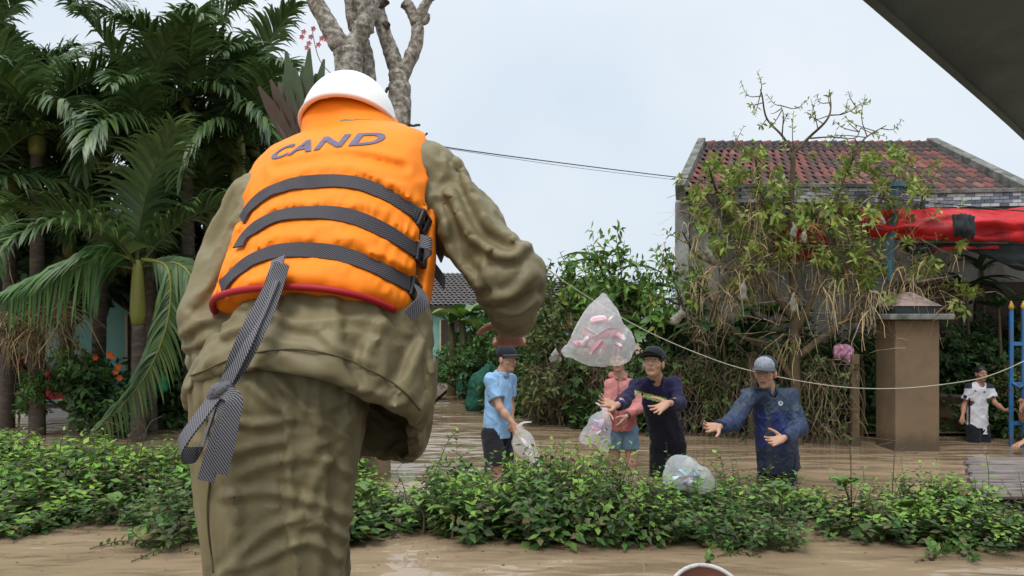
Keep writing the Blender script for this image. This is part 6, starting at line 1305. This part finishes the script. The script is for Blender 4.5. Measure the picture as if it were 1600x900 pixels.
# ------------------------------------------------------------------ the man in the life vest, standing on the bow
DECK = 0.62
M['olive'] = mat('olive', (.20, .165, .082), .55, var=.15, vscale=5, bump=.08, bscale=70, crumple=.3, cscale=5.5, spec=.35, dirt=(.155, .128, .066), dirt_scale=2.2, dirt_amt=.38)
M['orange'] = mat('orange', (1.0, .245, .008), .62, var=.06, vscale=5, bump=.10, bscale=30, crumple=.4, cscale=8, spec=.25, dirt=(.86, .20, .012), dirt_scale=5, dirt_amt=.3)
M['red_trim'] = mat('red_trim', (.36, .006, .014), .6, var=.15)
M['helmet'] = mat('helmet', (.86, .85, .83), .32, var=.04, spec=.5, dirt=(.5, .45, .38), dirt_scale=9, dirt_amt=.26)
M['helmet_rim_reflection'] = mat('helmet_rim_reflection', (.80, .55, .45), .4, var=.08)  # pinkish tone paints the vest's orange reflection onto the rim
M['ink'] = mat('ink', (.13, .11, .17), .7, var=.35, vscale=30)
M['seam'] = mat('seam', (.10, .08, .035), .8, var=.2)

def webbing(name, light, dark, freq):
    m = mat(name, dark, .75, var=.1, spec=.25)
    n, l = m.node_tree.nodes, m.node_tree.links
    b = [x for x in n if x.type == 'BSDF_PRINCIPLED'][0]
    uv = n.new('ShaderNodeUVMap'); w = n.new('ShaderNodeTexWave'); w.inputs['Scale'].default_value = freq
    w.wave_type = 'BANDS'; w.bands_direction = 'DIAGONAL'; w.inputs['Distortion'].default_value = .6
    r = n.new('ShaderNodeValToRGB'); r.color_ramp.elements[0].position = .42; r.color_ramp.elements[1].position = .6
    r.color_ramp.elements[0].color = (*dark, 1); r.color_ramp.elements[1].color = (*light, 1)
    l.new(uv.outputs[0], w.inputs[0]); l.new(w.outputs['Color'], r.inputs[0]); l.new(r.outputs[0], b.inputs['Base Color'])
    return m
M['webbing'] = webbing('webbing', (.115, .108, .115), (.026, .024, .03), 105)
M['webbing_tie'] = webbing('webbing_tie', (.23, .225, .24), (.03, .028, .034), 95)

YAW = math.radians(-27)
def stations(rows):
    out = []
    for py, xl, xr, d, hd in rows:
        c = P((xl + xr) / 2, py, d); out.append((c[2], c[0], c[1], (xr - xl) / 2 / F * d, hd))
    return out
def loft_pt(st, th, z, yaw, n=2.3, grow=0.0):
    st = np.asarray(sorted(st)); cx, cy, hw, hd = [np.interp(z, st[:, 0], st[:, i]) for i in range(1, 5)]
    c, s = math.cos(th), math.sin(th)
    u = (hw + grow) * math.copysign(abs(c) ** (2 / n), c); v = (hd + grow) * math.copysign(abs(s) ** (2 / n), s)
    return np.array([cx + u * math.cos(yaw) - v * math.sin(yaw), cy + u * math.sin(yaw) + v * math.cos(yaw), z])
def plane3(a, b, c):
    n = unit(np.cross(b - a, c - a)); return (a, n if n[2] > 0 else -n)
def loft_ring(st, pl, ths, yaw, grow=0.0):
    out = []
    for th in ths:
        z = pl[0][2]
        for _ in range(8):
            q = loft_pt(st, th, z, yaw, grow=grow); z = pl[0][2] - ((q[0] - pl[0][0]) * pl[1][0] + (q[1] - pl[0][1]) * pl[1][1]) / pl[1][2]
        out.append(loft_pt(st, th, z, yaw, grow=grow))
    return np.array(out)

JACKET = stations([(760, 300, 640, 2.06, .27), (715, 288, 650, 2.06, .27), (640, 281, 668, 2.03, .26), (590, 282, 680, 2.0, .25), (540, 298, 684, 1.99, .23),
                   (495, 322, 676, 2.0, .205), (440, 362, 660, 2.05, .18), (390, 378, 660, 2.09, .17), (340, 385, 660, 2.13, .16),
                   (290, 392, 660, 2.18, .15), (258, 400, 672, 2.22, .135), (235, 424, 655, 2.27, .11), (215, 470, 625, 2.32, .09), (200, 500, 600, 2.35, .07)])
VEST = stations([(520, 352, 655, 1.99, .22), (495, 340, 664, 2.0, .24), (465, 340, 672, 2.02, .245), (430, 350, 678, 2.05, .24), (390, 362, 682, 2.08, .23),
                 (345, 368, 688, 2.12, .215), (305, 372, 688, 2.16, .20), (272, 380, 684, 2.2, .185), (246, 394, 684, 2.24, .165),
                 (228, 408, 688, 2.28, .15), (215, 440, 674, 2.31, .125), (203, 478, 640, 2.34, .09)])
VHEM = plane3(P(480, 450, 1.79), P(341, 497, 2.04), P(648, 500, 1.9))
hero = thing('person', (P(430, 0, 1.98)[0], 1.98, DECK), 'person in orange life vest, white helmet and olive rain suit throwing a bag, back turned', 'person', 'people')

def smooth_up(o, n=1): m = o.modifiers.new('subdivide', 'SUBSURF'); m.levels = n; m.render_levels = n
def crease(uv, path, w, amp):
    path = spline(path, 6); d = seg_dist(uv, path)
    return amp * (1.15 * np.exp(-(d / w) ** 1.15) - .5 * np.exp(-((d - 2.2 * w) / w) ** 2))

# trousers: left leg in front, right leg stepping forward behind it
LEG = stations([(520, 335, 600, 1.99, .15), (580, 305, 590, 1.97, .165), (640, 292, 560, 1.94, .16), (700, 300, 548, 1.93, .15), (760, 312, 538, 1.92, .14),
                (830, 326, 526, 1.92, .132), (900, 337, 512, 1.92, .125), (1000, 348, 500, 1.93, .115), (1110, 355, 495, 1.94, .11), (1175, 358, 492, 1.95, .105)])
f = Field((-1.05, 1.55, DECK + .02), (-.05, 2.75, 1.95), .0145)
f.loft(LEG, YAW * .5, 2.2, .02)
f.chain([P(505, 590, 2.12), P(480, 830, 2.5), (P(455, 900, 2.45)[0], 2.42, DECK + .12)], [.12, .11, .095], .06)
def trouser_folds(p):
    uv = proj(p)
    o = folds(p, 3.2, (.7, .2, 1), .010, 11, 2.0, 1.0) + folds(p, 7, (1, .1, -.7), .005, 12, 2.5, 1.2) + perlin(p * 4, 4) * .010
    for path, w, a in [([(385, 662), (460, 653), (530, 678)], 7, .007), ([(360, 900), (395, 850), (425, 825), (470, 815)], 8, .011), ([(505, 660), (470, 628), (440, 600)], 10, .008),
                       ([(555, 740), (500, 715), (440, 720)], 9, .009), ([(545, 800), (490, 785), (430, 770), (370, 775)], 9, .009), ([(530, 690), (490, 740), (470, 790)], 9, .007),
                       ([(530, 870), (480, 845), (420, 870)], 8, .008), ([(310, 700), (350, 740), (365, 800)], 9, .006), ([(335, 620), (338, 720), (330, 840), (338, 900)], 5, .006),
                       ([(400, 590), (450, 640), (520, 645)], 9, .006), ([(560, 630), (520, 690), (500, 760)], 8, .006)]:
        o = o + crease(uv, path, w * .7, a * .8)
    return o
f.disp(trouser_folds, .06); V, Q = f.mesh(1); V = drape_sim(V, Q, 15, -.115, .10, np.clip((V[:, 2] - 1.5) / .12, 0, 1), bend=.35, grav=1.0, seed=3)
def refine(V, Q, fn):
    """one subdivision, then sharp creases pressed into the settled cloth"""
    o = link('refine', mesh_data('refine', V, Q, None, True)); smooth_up(o); bpy.context.view_layer.update()
    me = bpy.data.meshes.new_from_object(o.evaluated_get(bpy.context.evaluated_depsgraph_get())); bpy.data.objects.remove(o)
    n = len(me.vertices); co = np.zeros(n * 3, np.float32); no = np.zeros(n * 3, np.float32); me.vertices.foreach_get('co', co); me.vertex_normals.foreach_get('vector', no); co, no = co.reshape(-1, 3).astype(float), no.reshape(-1, 3)
    q = np.zeros(len(me.loops), np.int32); me.loops.foreach_get('vertex_index', q); return co + no * fn(co)[:, None], q.reshape(-1, 4).astype(np.int64)
def leg_creases(p):
    uv = proj(p); o = np.zeros(len(p))
    for path, w, a in [([(320, 650), (400, 664), (470, 655), (545, 682)], 6, .011), ([(345, 900), (395, 850), (430, 822), (500, 806)], 7, .015), ([(520, 662), (480, 640), (440, 600), (420, 580)], 7, .012), ([(552, 742), (500, 716), (430, 722), (380, 740)], 7, .013),
                       ([(545, 806), (490, 785), (420, 768), (350, 776)], 7, .014), ([(540, 690), (500, 735), (478, 800)], 7, .011), ([(530, 872), (480, 846), (410, 872), (370, 890)], 7, .013), ([(310, 690), (350, 735), (372, 810)], 7, .010), ([(390, 600), (440, 640), (500, 640), (550, 620)], 7, .010), ([(560, 640), (515, 690), (460, 705)], 7, .012), ([(330, 720), (390, 700), (440, 690)], 6, .010), ([(540, 840), (500, 820), (450, 835)], 6, .011)]:
        o += crease(uv, path, w, a * .55) * (p[:, 1] < 2.0)
    return o + folds(p, 9, (1, .2, -.8), .003, 14, 2.5, 1.0)
V, Q = refine(V, Q, leg_creases)
trousers = part('trousers', V, Q, M['olive'], hero, True)

# jacket: torso, sleeves, an open hem
f = Field((-1.0, 1.55, 1.15), (.22, 2.85, 2.52), .0145)
f.loft(JACKET, YAW, 2.25, .02)
f.ell(P(590, 590, 2.22), (.15, .20, .30), k=.05)
RS, RE, RW = P(664, 282, 2.18), P(796, 436, 2.06), P(803, 492, 2.17)
LS, LE, LW = P(392, 320, 2.16), P(328, 478, 2.04), P(334, 560, 2.2)
torso_pre = f.d.copy()
sl = f.like()
sl.ell(P(676, 268, 2.18), (.075, .08, .062), k=.04)
sl.chain([RS, .5 * (RS + RE) + np.array([.01, 0, .0]), RE, RW], [.085, .082, .080, .062], .05)
sl.ell(P(803, 460, 2.08), (.052, .06, .07), k=.04)
sl.chain([LS, LE, LW], [.078, .074, .06], .04)
a_, b_ = f.d, sl.d; h_ = np.clip(.5 + .5 * (b_ - a_) / .05, 0, 1); f.d = b_ + (a_ - b_) * h_ - .05 * h_ * (1 - h_)
def jacket_folds(p):
    uv = proj(p)
    o = folds(p, 3.6, (1, .2, .35), .009, 21, 2.2, 1.0) + folds(p, 8, (.6, .2, -1), .005, 22, 2.6, 1.2)
    arm = np.exp(-(seg_dist(uv, [(690, 300), (800, 430), (806, 500)]) / 60) ** 4)
    o = o + arm * folds(p, 6, (.3, -.2, 1), .004, 23, 1.6, 1.8)
    for path, w, a in [([(716, 250), (738, 300), (765, 350), (800, 372)], 8, .012), ([(700, 300), (735, 370), (790, 400), (822, 378)], 8, .014), ([(688, 330), (706, 395), (745, 445)], 8, .012),
                       ([(770, 380), (752, 410), (760, 440)], 8, .008), ([(700, 345), (690, 375), (700, 400)], 6, .010), ([(680, 250), (705, 262), (716, 250)], 5, .008), ([(830, 420), (800, 460), (775, 470)], 8, .008),
                       ([(838, 470), (810, 490), (780, 490)], 8, .008), ([(700, 240), (690, 275), (694, 310)], 6, .010),
                       ([(310, 590), (380, 553), (470, 540), (560, 560), (640, 610)], 5, -.004), ([(400, 480), (470, 500), (560, 500), (640, 520)], 9, .007),
                       ([(350, 520), (400, 500), (430, 470)], 8, .007), ([(660, 520), (640, 580), (610, 620)], 10, .010), ([(600, 500), (570, 540), (590, 590)], 9, .006), ([(675, 560), (655, 640), (620, 690)], 10, .010),
                       ([(300, 470), (330, 440), (365, 370)], 8, .009), ([(285, 520), (310, 500), (345, 500)], 8, .008), ([(340, 400), (355, 440), (340, 480)], 7, .007)]:
        o = o + crease(uv, path, w * .75, a)
    return o
f.disp(jacket_folds, .06)
zz = f.ax[2][None, None, :]; low = np.maximum(torso_pre + .026, (zz - 1.86).astype(np.float32))
f.d = np.maximum(f.d, -low)
X_, Y_ = f.ax[0][:, None, None], f.ax[1][None, :, None]
zh_ = 1.59 - .47 * (Y_ - 1.75) - .2 * np.maximum(X_ + .43, 0) - .09 * np.minimum(X_ + .464, 0)
sleeve = sl.d - .03
f.d = np.maximum(f.d, np.minimum((zh_ - zz) * .85, sleeve).astype(np.float32))
e_ = RW + unit(RW - RE) * .055; d_ = unit(RW - RE); w_, X_, Y_, Z_ = f.win(e_ - .14, e_ + .14)
t_ = (X_ - e_[0]) * d_[0] + (Y_ - e_[1]) * d_[1] + (Z_ - e_[2]) * d_[2]; f.d[w_] = np.where(X_ > -.08, np.maximum(f.d[w_], t_), f.d[w_])
V, Q = f.mesh(1)
u_ = proj(V); hold = np.clip(1 - np.abs(u_[:, 1] - 330) / 160, 0, 1) * (u_[:, 0] > 385) * (u_[:, 0] < 650); hold = np.maximum(hold, (V[:, 2] > 2.12) * .6); hold = np.maximum(hold, np.clip(1 - np.linalg.norm(V - RW, axis=1) / .22, 0, .7)); hold = np.maximum(hold, .32 * (u_[:, 0] > 690))
V = drape_sim(V, Q, 14, -.095, .15, hold, bend=.4, grav=.4, seed=5)
def coat_creases(p):
    uv = proj(p); o = folds(p, 9, (1, .2, .6), .003, 24, 2.5, 1.0)
    for path, w, a in [([(716, 252), (738, 300), (768, 352), (806, 376)], 7, .012), ([(704, 300), (738, 368), (790, 402), (826, 384)], 7, .013), ([(690, 330), (708, 395), (750, 448)], 7, .011), ([(835, 430), (800, 462), (772, 468)], 7, .010), ([(838, 470), (812, 488), (780, 486)], 7, .009), ([(400, 486), (470, 504), (560, 500), (640, 522)], 7, .009), ([(350, 522), (400, 502), (432, 474)], 6, .009),
                       ([(664, 522), (642, 580), (606, 618)], 7, .011), ([(600, 500), (572, 540), (590, 590)], 7, .008), ([(676, 560), (655, 640), (622, 690)], 7, .010), ([(300, 470), (330, 440), (365, 370)], 6, .010), ([(285, 522), (312, 502), (346, 502)], 6, .009), ([(500, 520), (530, 545), (580, 570)], 6, .008)]:
        o += crease(uv, path, w, a * .6) * (p[:, 1] < 2.12)
    return o
V, Q = refine(V, Q, coat_creases)
jacket = part('jacket', V, Q, M['olive'], hero, True)
JB = BVHTree.FromPolygons(V.tolist(), Q.tolist())
TB = BVHTree.FromPolygons((np.array([v.co for v in trousers.data.vertices]) + np.array(hero.location)).tolist(), [list(p.vertices) for p in trousers.data.polygons])

# life vest: padded back panel, side of the front panel, collar
ST1 = [(384, 345), (394, 327), (417, 307), (443, 296), (470, 289), (519, 286), (563, 291), (608, 309), (640, 330), (664, 350)]
ST2 = [(376, 390), (390, 368), (417, 350), (440, 341), (466, 337), (519, 336), (563, 345), (608, 367), (635, 386), (660, 402)]
ST3 = [(352, 450), (372, 428), (394, 411), (415, 402), (439, 395), (488, 393), (537, 400), (581, 418), (610, 432), (648, 452)]
def slicecut(fl, v0, sign):
    st = np.asarray(sorted(VEST)); zz = fl.ax[2]
    cx, cy = [np.interp(zz, st[:, 0], st[:, i])[None, None, :] for i in (1, 2)]
    X, Y = fl.ax[0][:, None, None], fl.ax[1][None, :, None]
    v = -(X - cx) * math.sin(YAW) + (Y - cy) * math.cos(YAW)
    fl.d = np.maximum(fl.d, (sign * (v - v0)).astype(np.float32))
def vest_puff(p):
    uv = proj(p); near = (p[:, 1] < 2.3)
    o = np.zeros(len(p))
    for s in (ST1, ST2, ST3): o -= .016 * np.exp(-(seg_dist(uv, s) / 13) ** 2) * near
    for s in (ST1, ST2, ST3):
        ds = seg_dist(uv, s); o += .0035 * near * np.sin(uv[:, 0] * .42 + 2.2 * np.sin(uv[:, 0] * .11) + .15 * uv[:, 1]) * np.exp(-((ds - 17) / 9) ** 2)
    o += folds(p, 7, (1, .3, .5), .007, 31, 3.0, 1.1) + folds(p, 13, (1, .2, -.4), .0028, 32, 3, 1.6)
    for path, w, a in [([(430, 262), (500, 248), (560, 246), (630, 262)], 6, -.009), ([(420, 330), (450, 318), (500, 316)], 6, .004), ([(560, 265), (610, 285), (640, 310)], 8, .006), ([(590, 400), (560, 375), (530, 370)], 7, .006),
                       ([(600, 330), (570, 318), (545, 320)], 6, .005), ([(400, 380), (440, 368), (480, 372)], 7, .004), ([(640, 420), (600, 398), (580, 395)], 6, .006), ([(390, 440), (440, 428), (500, 430)], 8, .004)]:
        o += crease(uv, path, w, a)
    return o
vlo, vhi = (-.98, 1.65, 1.55), (-.02, 2.75, 2.42)
f = Field(vlo, vhi, .0075); f.loft(VEST, YAW, 2.25, .02); f.cut(VHEM[0], -VHEM[1], .03)
slicecut(f, .015, 1); f.disp(vest_puff); V, Q = f.mesh()
vest = part('life_vest', V, Q, M['orange'], hero, True)
VB = BVHTree.FromPolygons(V.tolist(), Q.tolist())
f = Field(vlo, vhi, .0085); f.loft(VEST, YAW, 2.25, .02); f.cut(VHEM[0] + np.array([0, 0, .02]), -VHEM[1], .03); slicecut(f, .055, -1)
f.cut(P(600, 285, 2.2), (0, 0, 1), .03); f.disp(lambda p: perlin(p * 9, 5) * .006); V, Q = f.mesh()
front_panel = part('front_panel', V, Q, M['orange'], vest, True)
f = Field((-.75, 2.0, 2.1), (-.2, 2.7, 2.5), .007)
COLLAR = stations([(232, 468, 632, 2.37, .135), (212, 475, 624, 2.39, .135), (192, 478, 620, 2.41, .132), (176, 484, 614, 2.42, .128), (162, 494, 604, 2.43, .12)])
f.loft(COLLAR, YAW * .6, 2.3, .03)
f.disp(lambda p: folds(p, 8, (1, 0, .15), .005, 41, 3.5, 1.5) + crease(proj(p), [(470, 232), (500, 214), (545, 204), (600, 206), (630, 214)], 6, -.010)); V, Q = f.mesh()
part('collar', V, Q, M['orange'], vest, True)

EYE = Vector((0, 0, H))
def cast(px, py, bv):
    q = P(px, py, 1.0); d = Vector(q) - EYE; d.normalize()
    hit = bv.ray_cast(EYE, d)
    return (np.array(hit[0]), np.array(hit[1])) if hit[0] is not None else None
def ribbon(name, pts, nrm, w, material, parent, th=.004, lift=.004, widths=None):
    pts, nrm = np.asarray(pts), unit(np.asarray(nrm)); n = len(pts)
    t = unit(np.gradient(pts, axis=0)); b = unit(np.cross(t, nrm)); nn = unit(np.cross(b, t))
    wv = np.full(n, w) if widths is None else np.asarray(widths)
    rows = []
    for sgn, lf in ((-1, lift + th), (1, lift + th), (1, lift), (-1, lift)):
        rows.append(pts + b * (sgn * wv / 2)[:, None] + nn * lf)
    V = np.stack(rows, 1).reshape(-1, 3); Fc = []
    for i in range(n - 1):
        for j in range(4):
            k = (j + 1) % 4; Fc.append((i * 4 + j, i * 4 + k, i * 4 + 4 + k, i * 4 + 4 + j))
    Fc += [(0, 1, 2, 3), (n * 4 - 1, n * 4 - 2, n * 4 - 3, n * 4 - 4)]
    o = part(name, V, Fc, material, parent)
    L = np.concatenate([[0], np.cumsum(np.linalg.norm(np.diff(pts, axis=0), axis=1))])
    uv = o.data.uv_layers.new(name='UVMap')
    for lp in o.data.loops:
        i, j = divmod(lp.vertex_index, 4); uv.data[lp.index].uv = (L[i], (0, 1, 1, 0)[j] * w)
    return o
def strap(name, path, w, material, parent, bv, lift=.005, n=6, **kw):
    pts, nr = [], []
    for x, y in spline(path, n):
        c = cast(x, y, bv)
        if c: pts.append(c[0]); nr.append(c[1])
    pts, nr = np.array(pts), np.array(nr)
    for _ in range(3):
        pts[1:-1] = .25 * pts[:-2] + .5 * pts[1:-1] + .25 * pts[2:]; nr[1:-1] = .25 * nr[:-2] + .5 * nr[1:-1] + .25 * nr[2:]
    nr += np.array([0, -.15, 0])
    return ribbon(name, pts, nr, w, material, parent, lift=lift, **kw), pts, nr
ends = []
for s in (ST1, ST2, ST3):
    o, p_, n_ = strap('strap', s, .036, M['webbing'], vest, VB, lift=.008); ends.append((p_[-1], n_[-1], unit(p_[-1] - p_[-4])))

# buckles and the strap tails at the right side
def frame_box(mb, o, t, n, c, sz):
    b = unit(np.cross(n, t)); R = np.stack([t, b, n], 1)
    mb.box(o + R @ np.asarray(c), sz, R)
for (q, nn, tt), out_px, tail in zip(ends, [(688, 400, 2.16), (690, 442, 2.14), (668, 490, 2.06)], [None, (655, 378), (637, 494)]):
    t = unit(P(*out_px) - q); n = unit(nn - t * np.dot(nn, t) + np.array([.35, -.35, 0]))
    n = unit(n - t * np.dot(n, t))
    mb = MB()
    for c, sz in [((.008, 0, .012), (.018, .05, .014)), ((.048, 0, .012), (.022, .05, .014)), ((.028, .021, .012), (.06, .008, .012)), ((.028, -.021, .012), (.06, .008, .012)),
                  ((.028, 0, .010), (.05, .012, .010)), ((.065, 0, .010), (.018, .036, .01))]:
        frame_box(mb, q, t, n, c, sz)
    bevel(mb.part('buckle', M['black_plastic'], vest), .003)
    mid = q + t * .09; endp = P(*out_px)
    pts = spline([q + t * .05 + n * .006, mid + n * .008, .5 * (mid + endp) + n * .006, endp + np.array([0, .02, 0])], 5)
    ribbon('strap', pts, np.tile(n, (len(pts), 1)), .034, M['webbing'], vest)
    if tail:
        e = P(tail[0], tail[1], q[1] - .05)
        pts = spline([q + t * .02 + n * .02, .5 * (q + e) + n * .035, e], 6)
        ribbon('strap_tail', pts, np.tile(unit(n + np.array([0, -.6, .3])), (len(pts), 1)), .034, M['webbing_tie'], vest)

# red piping on the hem and the armhole, seams
ring = loft_ring(VEST, VHEM, np.linspace(math.radians(202), math.radians(350), 60), YAW, grow=-.004)
mb = MB(); mb.tube(ring - np.array([0, 0, .004]), .0085, 8); mb.part('piping', M['red_trim'], vest, True)
def cast_tube(name, path, r, material, parent, bv, lift=.002):
    pts = [cast(x, y, bv) for x, y in spline(path, 6)]; pts = np.array([c[0] + c[1] * lift for c in pts if c])
    for _ in range(2): pts[1:-1] = .25 * pts[:-2] + .5 * pts[1:-1] + .25 * pts[2:]
    mb = MB(); mb.tube(pts, r, 6); return mb.part(name, material, parent, True)
for path in ([(648, 224), (654, 245), (661, 270), (666, 300), (668, 325)]):
    try: cast_tube('piping', path, .006, M['red_trim'], vest, VB)
    except Exception: pass
cast_tube('seam', [(300, 588), (345, 568), (400, 552), (470, 546), (540, 560), (590, 585), (630, 612), (655, 640)], .0022, M['seam'], jacket, JB, .004)
cast_tube('seam', [(322, 640), (330, 720), (326, 800), (336, 895)], .0025, M['seam'], trousers, TB, .004)

# the letters across the shoulders
tcv = bpy.data.curves.new('letters', 'FONT'); tcv.body = 'CAND'; tcv.align_x = 'LEFT'; tcv.size = 1.0; tcv.shear = .12; tcv.offset = .035; tcv.space_character = 1.12
to = bpy.data.objects.new('letters_tmp', tcv); COL.objects.link(to); dg = bpy.context.evaluated_depsgraph_get()
tm = bpy.data.meshes.new_from_object(to.evaluated_get(dg)); bpy.data.objects.remove(to)
bmt = bmesh.new(); bmt.from_mesh(tm); bmesh.ops.triangulate(bmt, faces=bmt.faces)
for _ in range(2): bmesh.ops.subdivide_edges(bmt, edges=[e for e in bmt.edges if e.calc_length() > .12], cuts=2)
bmesh.ops.triangulate(bmt, faces=bmt.faces)
TV = np.array([v.co for v in bmt.verts]); TF = [[v.index for v in fc.verts] for fc in bmt.faces]; bmt.free()
TV[:, 0] -= TV[:, 0].min(); TV[:, 0] /= TV[:, 0].max(); TV[:, 1] /= TV[:, 1].max()
base = spline([(420, 251), (465, 240), (525, 230), (598, 225)], 10); top = spline([(434, 233), (478, 220), (535, 211), (606, 207)], 10)
tt = np.linspace(0, 1, len(base))
keep = {}; VV = []
for i, (u, v, _) in enumerate(TV):
    bx, by = np.interp(u, tt, base[:, 0]), np.interp(u, tt, base[:, 1]); tx, ty = np.interp(u, tt, top[:, 0]), np.interp(u, tt, top[:, 1])
    c = cast(bx + (tx - bx) * v, by + (ty - by) * v, VB)
    if c: keep[i] = len(VV); VV.append(c[0] + c[1] * .0025)
TF = [[keep[i] for i in fc] for fc in TF if all(i in keep for i in fc)]
part('lettering', VV, TF, M['ink'], vest)

# tie strap hanging from the vest with its knot, loop and tails
o, pa, na = strap('tie_strap', [(441, 412), (437, 428), (428, 446)], .034, M['webbing_tie'], vest, VB, lift=.014)
def hang(path, w, widths=None, nrm=(0.25, -1, .1), mat_=M['webbing_tie'], twist=None):
    pts = spline([P(*q) for q in path], 7); n = np.tile(np.array(nrm, float), (len(pts), 1))
    if twist: 
        tws = np.linspace(twist[0], twist[1], len(pts)); n = np.stack([np.sin(tws), -np.cos(tws), .1 + 0 * tws], 1)
    wv = None if widths is None else np.interp(np.linspace(0, 1, len(pts)), np.linspace(0, 1, len(widths)), widths)
    return ribbon('tie_strap', pts, n, w, mat_, vest, widths=wv)
hang([(441, 413, 1.775), (432, 440, 1.765), (414, 480, 1.735), (392, 525, 1.70), (372, 565, 1.69), (352, 605, 1.70)], .038, [.034, .036, .045, .05, .045, .024], twist=(.1, .5))
hang([(434, 440, 1.762), (410, 490, 1.728), (385, 540, 1.69), (360, 590, 1.685), (350, 608, 1.69)], .03, [.02, .03, .035, .03, .02], twist=(-.5, -.2))
hang([(346, 612, 1.69), (322, 645, 1.67), (296, 680, 1.66), (286, 700, 1.67), (294, 711, 1.70), (318, 706, 1.74), (330, 670, 1.75), (346, 625, 1.71)], .036, twist=(-.5, -1.3))
hang([(345, 618, 1.685), (352, 650, 1.675), (340, 690, 1.67), (322, 750, 1.672)], .034, [.026, .034, .035, .034])
hang([(350, 612, 1.68), (366, 624, 1.665), (360, 660, 1.66), (352, 700, 1.66), (342, 738, 1.665)], .034, [.026, .036, .036, .036])
f = Field(P(346, 612, 1.69) - .06, P(346, 612, 1.69) + .06, .004)
f.ell(P(345, 612, 1.69), (.024, .022, .02), k=.01).cone(P(334, 622, 1.69), P(356, 604, 1.68), .014, .014, .012)
f.disp(lambda p: .002 * np.sin(p @ np.array([500, 0, 600]))); V, Q = f.mesh()
part('knot', V, Q, mat('knot', (.11, .105, .115), .8, var=.5, vscale=120, stretch=(1, 1, 3)), vest, True)

# helmet
HC = P(546, 200, 2.42)
f = Field(HC - np.array([.2, .22, .1]), HC + np.array([.2, .22, .22]), .006)
f.ell(HC, (.142, .168, .168), k=.01)
g = f.like().ell(HC - np.array([0, 0, .008]), (.132, .158, .158), k=.01)
f.d = np.maximum(f.d, -g.d)
HN = unit(np.array([.02, .34, 1.0])); f.cut(HC + np.array([0, 0, .0]), -HN); V, Q = f.mesh(2)
helmet = part('helmet', V, Q, M['helmet'], hero, True)
ang = np.linspace(0, 2 * math.pi, 60); rp = []
for a in ang:
    q = HC + np.array([.142 * math.cos(a), .168 * math.sin(a), 0]); q[2] = HC[2] - (HN[0] * (q[0] - HC[0]) + HN[1] * (q[1] - HC[1])) / HN[2]
    dz = (q[2] - HC[2]) / .168; s = math.sqrt(max(.05, 1 - dz * dz)); rp.append(HC + np.array([.143 * s * math.cos(a), .169 * s * math.sin(a), q[2] - HC[2]]))
mb = MB(); mb.tube(np.array(rp), .0075, 8, cap=False); mb.part('rim', M['helmet_rim_reflection'], helmet, True)
# body: head, torso, limbs and hands in one surface
f = Field((-.98, 1.6, DECK - .02), (.16, 2.7, 2.48), .0075)
hc = P(548, 192, 2.42); ch = P(525, 320, 2.22); pv = P(450, 560, 2.03)
f.ell(hc, (.075, .095, .115), k=.03); f.cone(hc - np.array([0, .02, .06]), ch + np.array([0, .05, .12]), .058, .065, .04)
f.cone(ch, pv, .11, .11, .06, sq=((math.sin(-YAW), math.cos(YAW), 0), 1.35))
f.cone(RS, LS + [.03, .03, 0], .045, .045, .06); f.chain([RS, RE, RW + unit(RW - RE) * .06], [.05, .04, .028], .03); f.chain([LS + [.03, .03, 0], LE + [.03, .05, 0], P(352, 565, 2.32)], [.04, .03, .026], .03)
f.chain([pv, P(430, 780, 1.93), (P(425, 0, 1.95)[0], 1.96, DECK + .1)], [.13, .075, .05], .05); f.chain([pv, P(480, 830, 2.5), (P(455, 0, 2.45)[0], 2.42, DECK + .1)], [.13, .075, .05], .05)
hw = P(797, 502, 2.27)
hand(f, hw, np.array([.0, .75, -.75]), np.array([.0, .7, .7]), side=-1, s=.98, curl=1.05, spread=.28)
hand(f, P(352, 565, 2.32), np.array([.5, 1, -.1]), np.array([0, 0, -1.0]), side=-1, s=1.05, curl=.7)
V, Q = f.mesh()
part('body', V, Q, M['skin'], hero, True, col=np.tile((.47, .215, .15), (len(V), 1)))
M['rubber'] = mat('rubber', (.03, .035, .03), .5, var=.2)
for x, y in ((P(425, 0, 1.95)[0], 1.96), (P(455, 0, 2.45)[0], 2.42)):
    f = Field((x - .12, y - .16, DECK - .01), (x + .12, y + .3, DECK + .3), .009)
    f.cone((x, y, DECK + .26), (x, y, DECK + .05), .085, .065, .03); f.cone((x, y - .02, DECK + .05), (x, y + .19, DECK + .045), .055, .045, .03); f.cut((x, y, DECK + .003), (0, 0, -1))
    V, Q = f.mesh(); part('boot', V, Q, M['rubber'], hero, True)
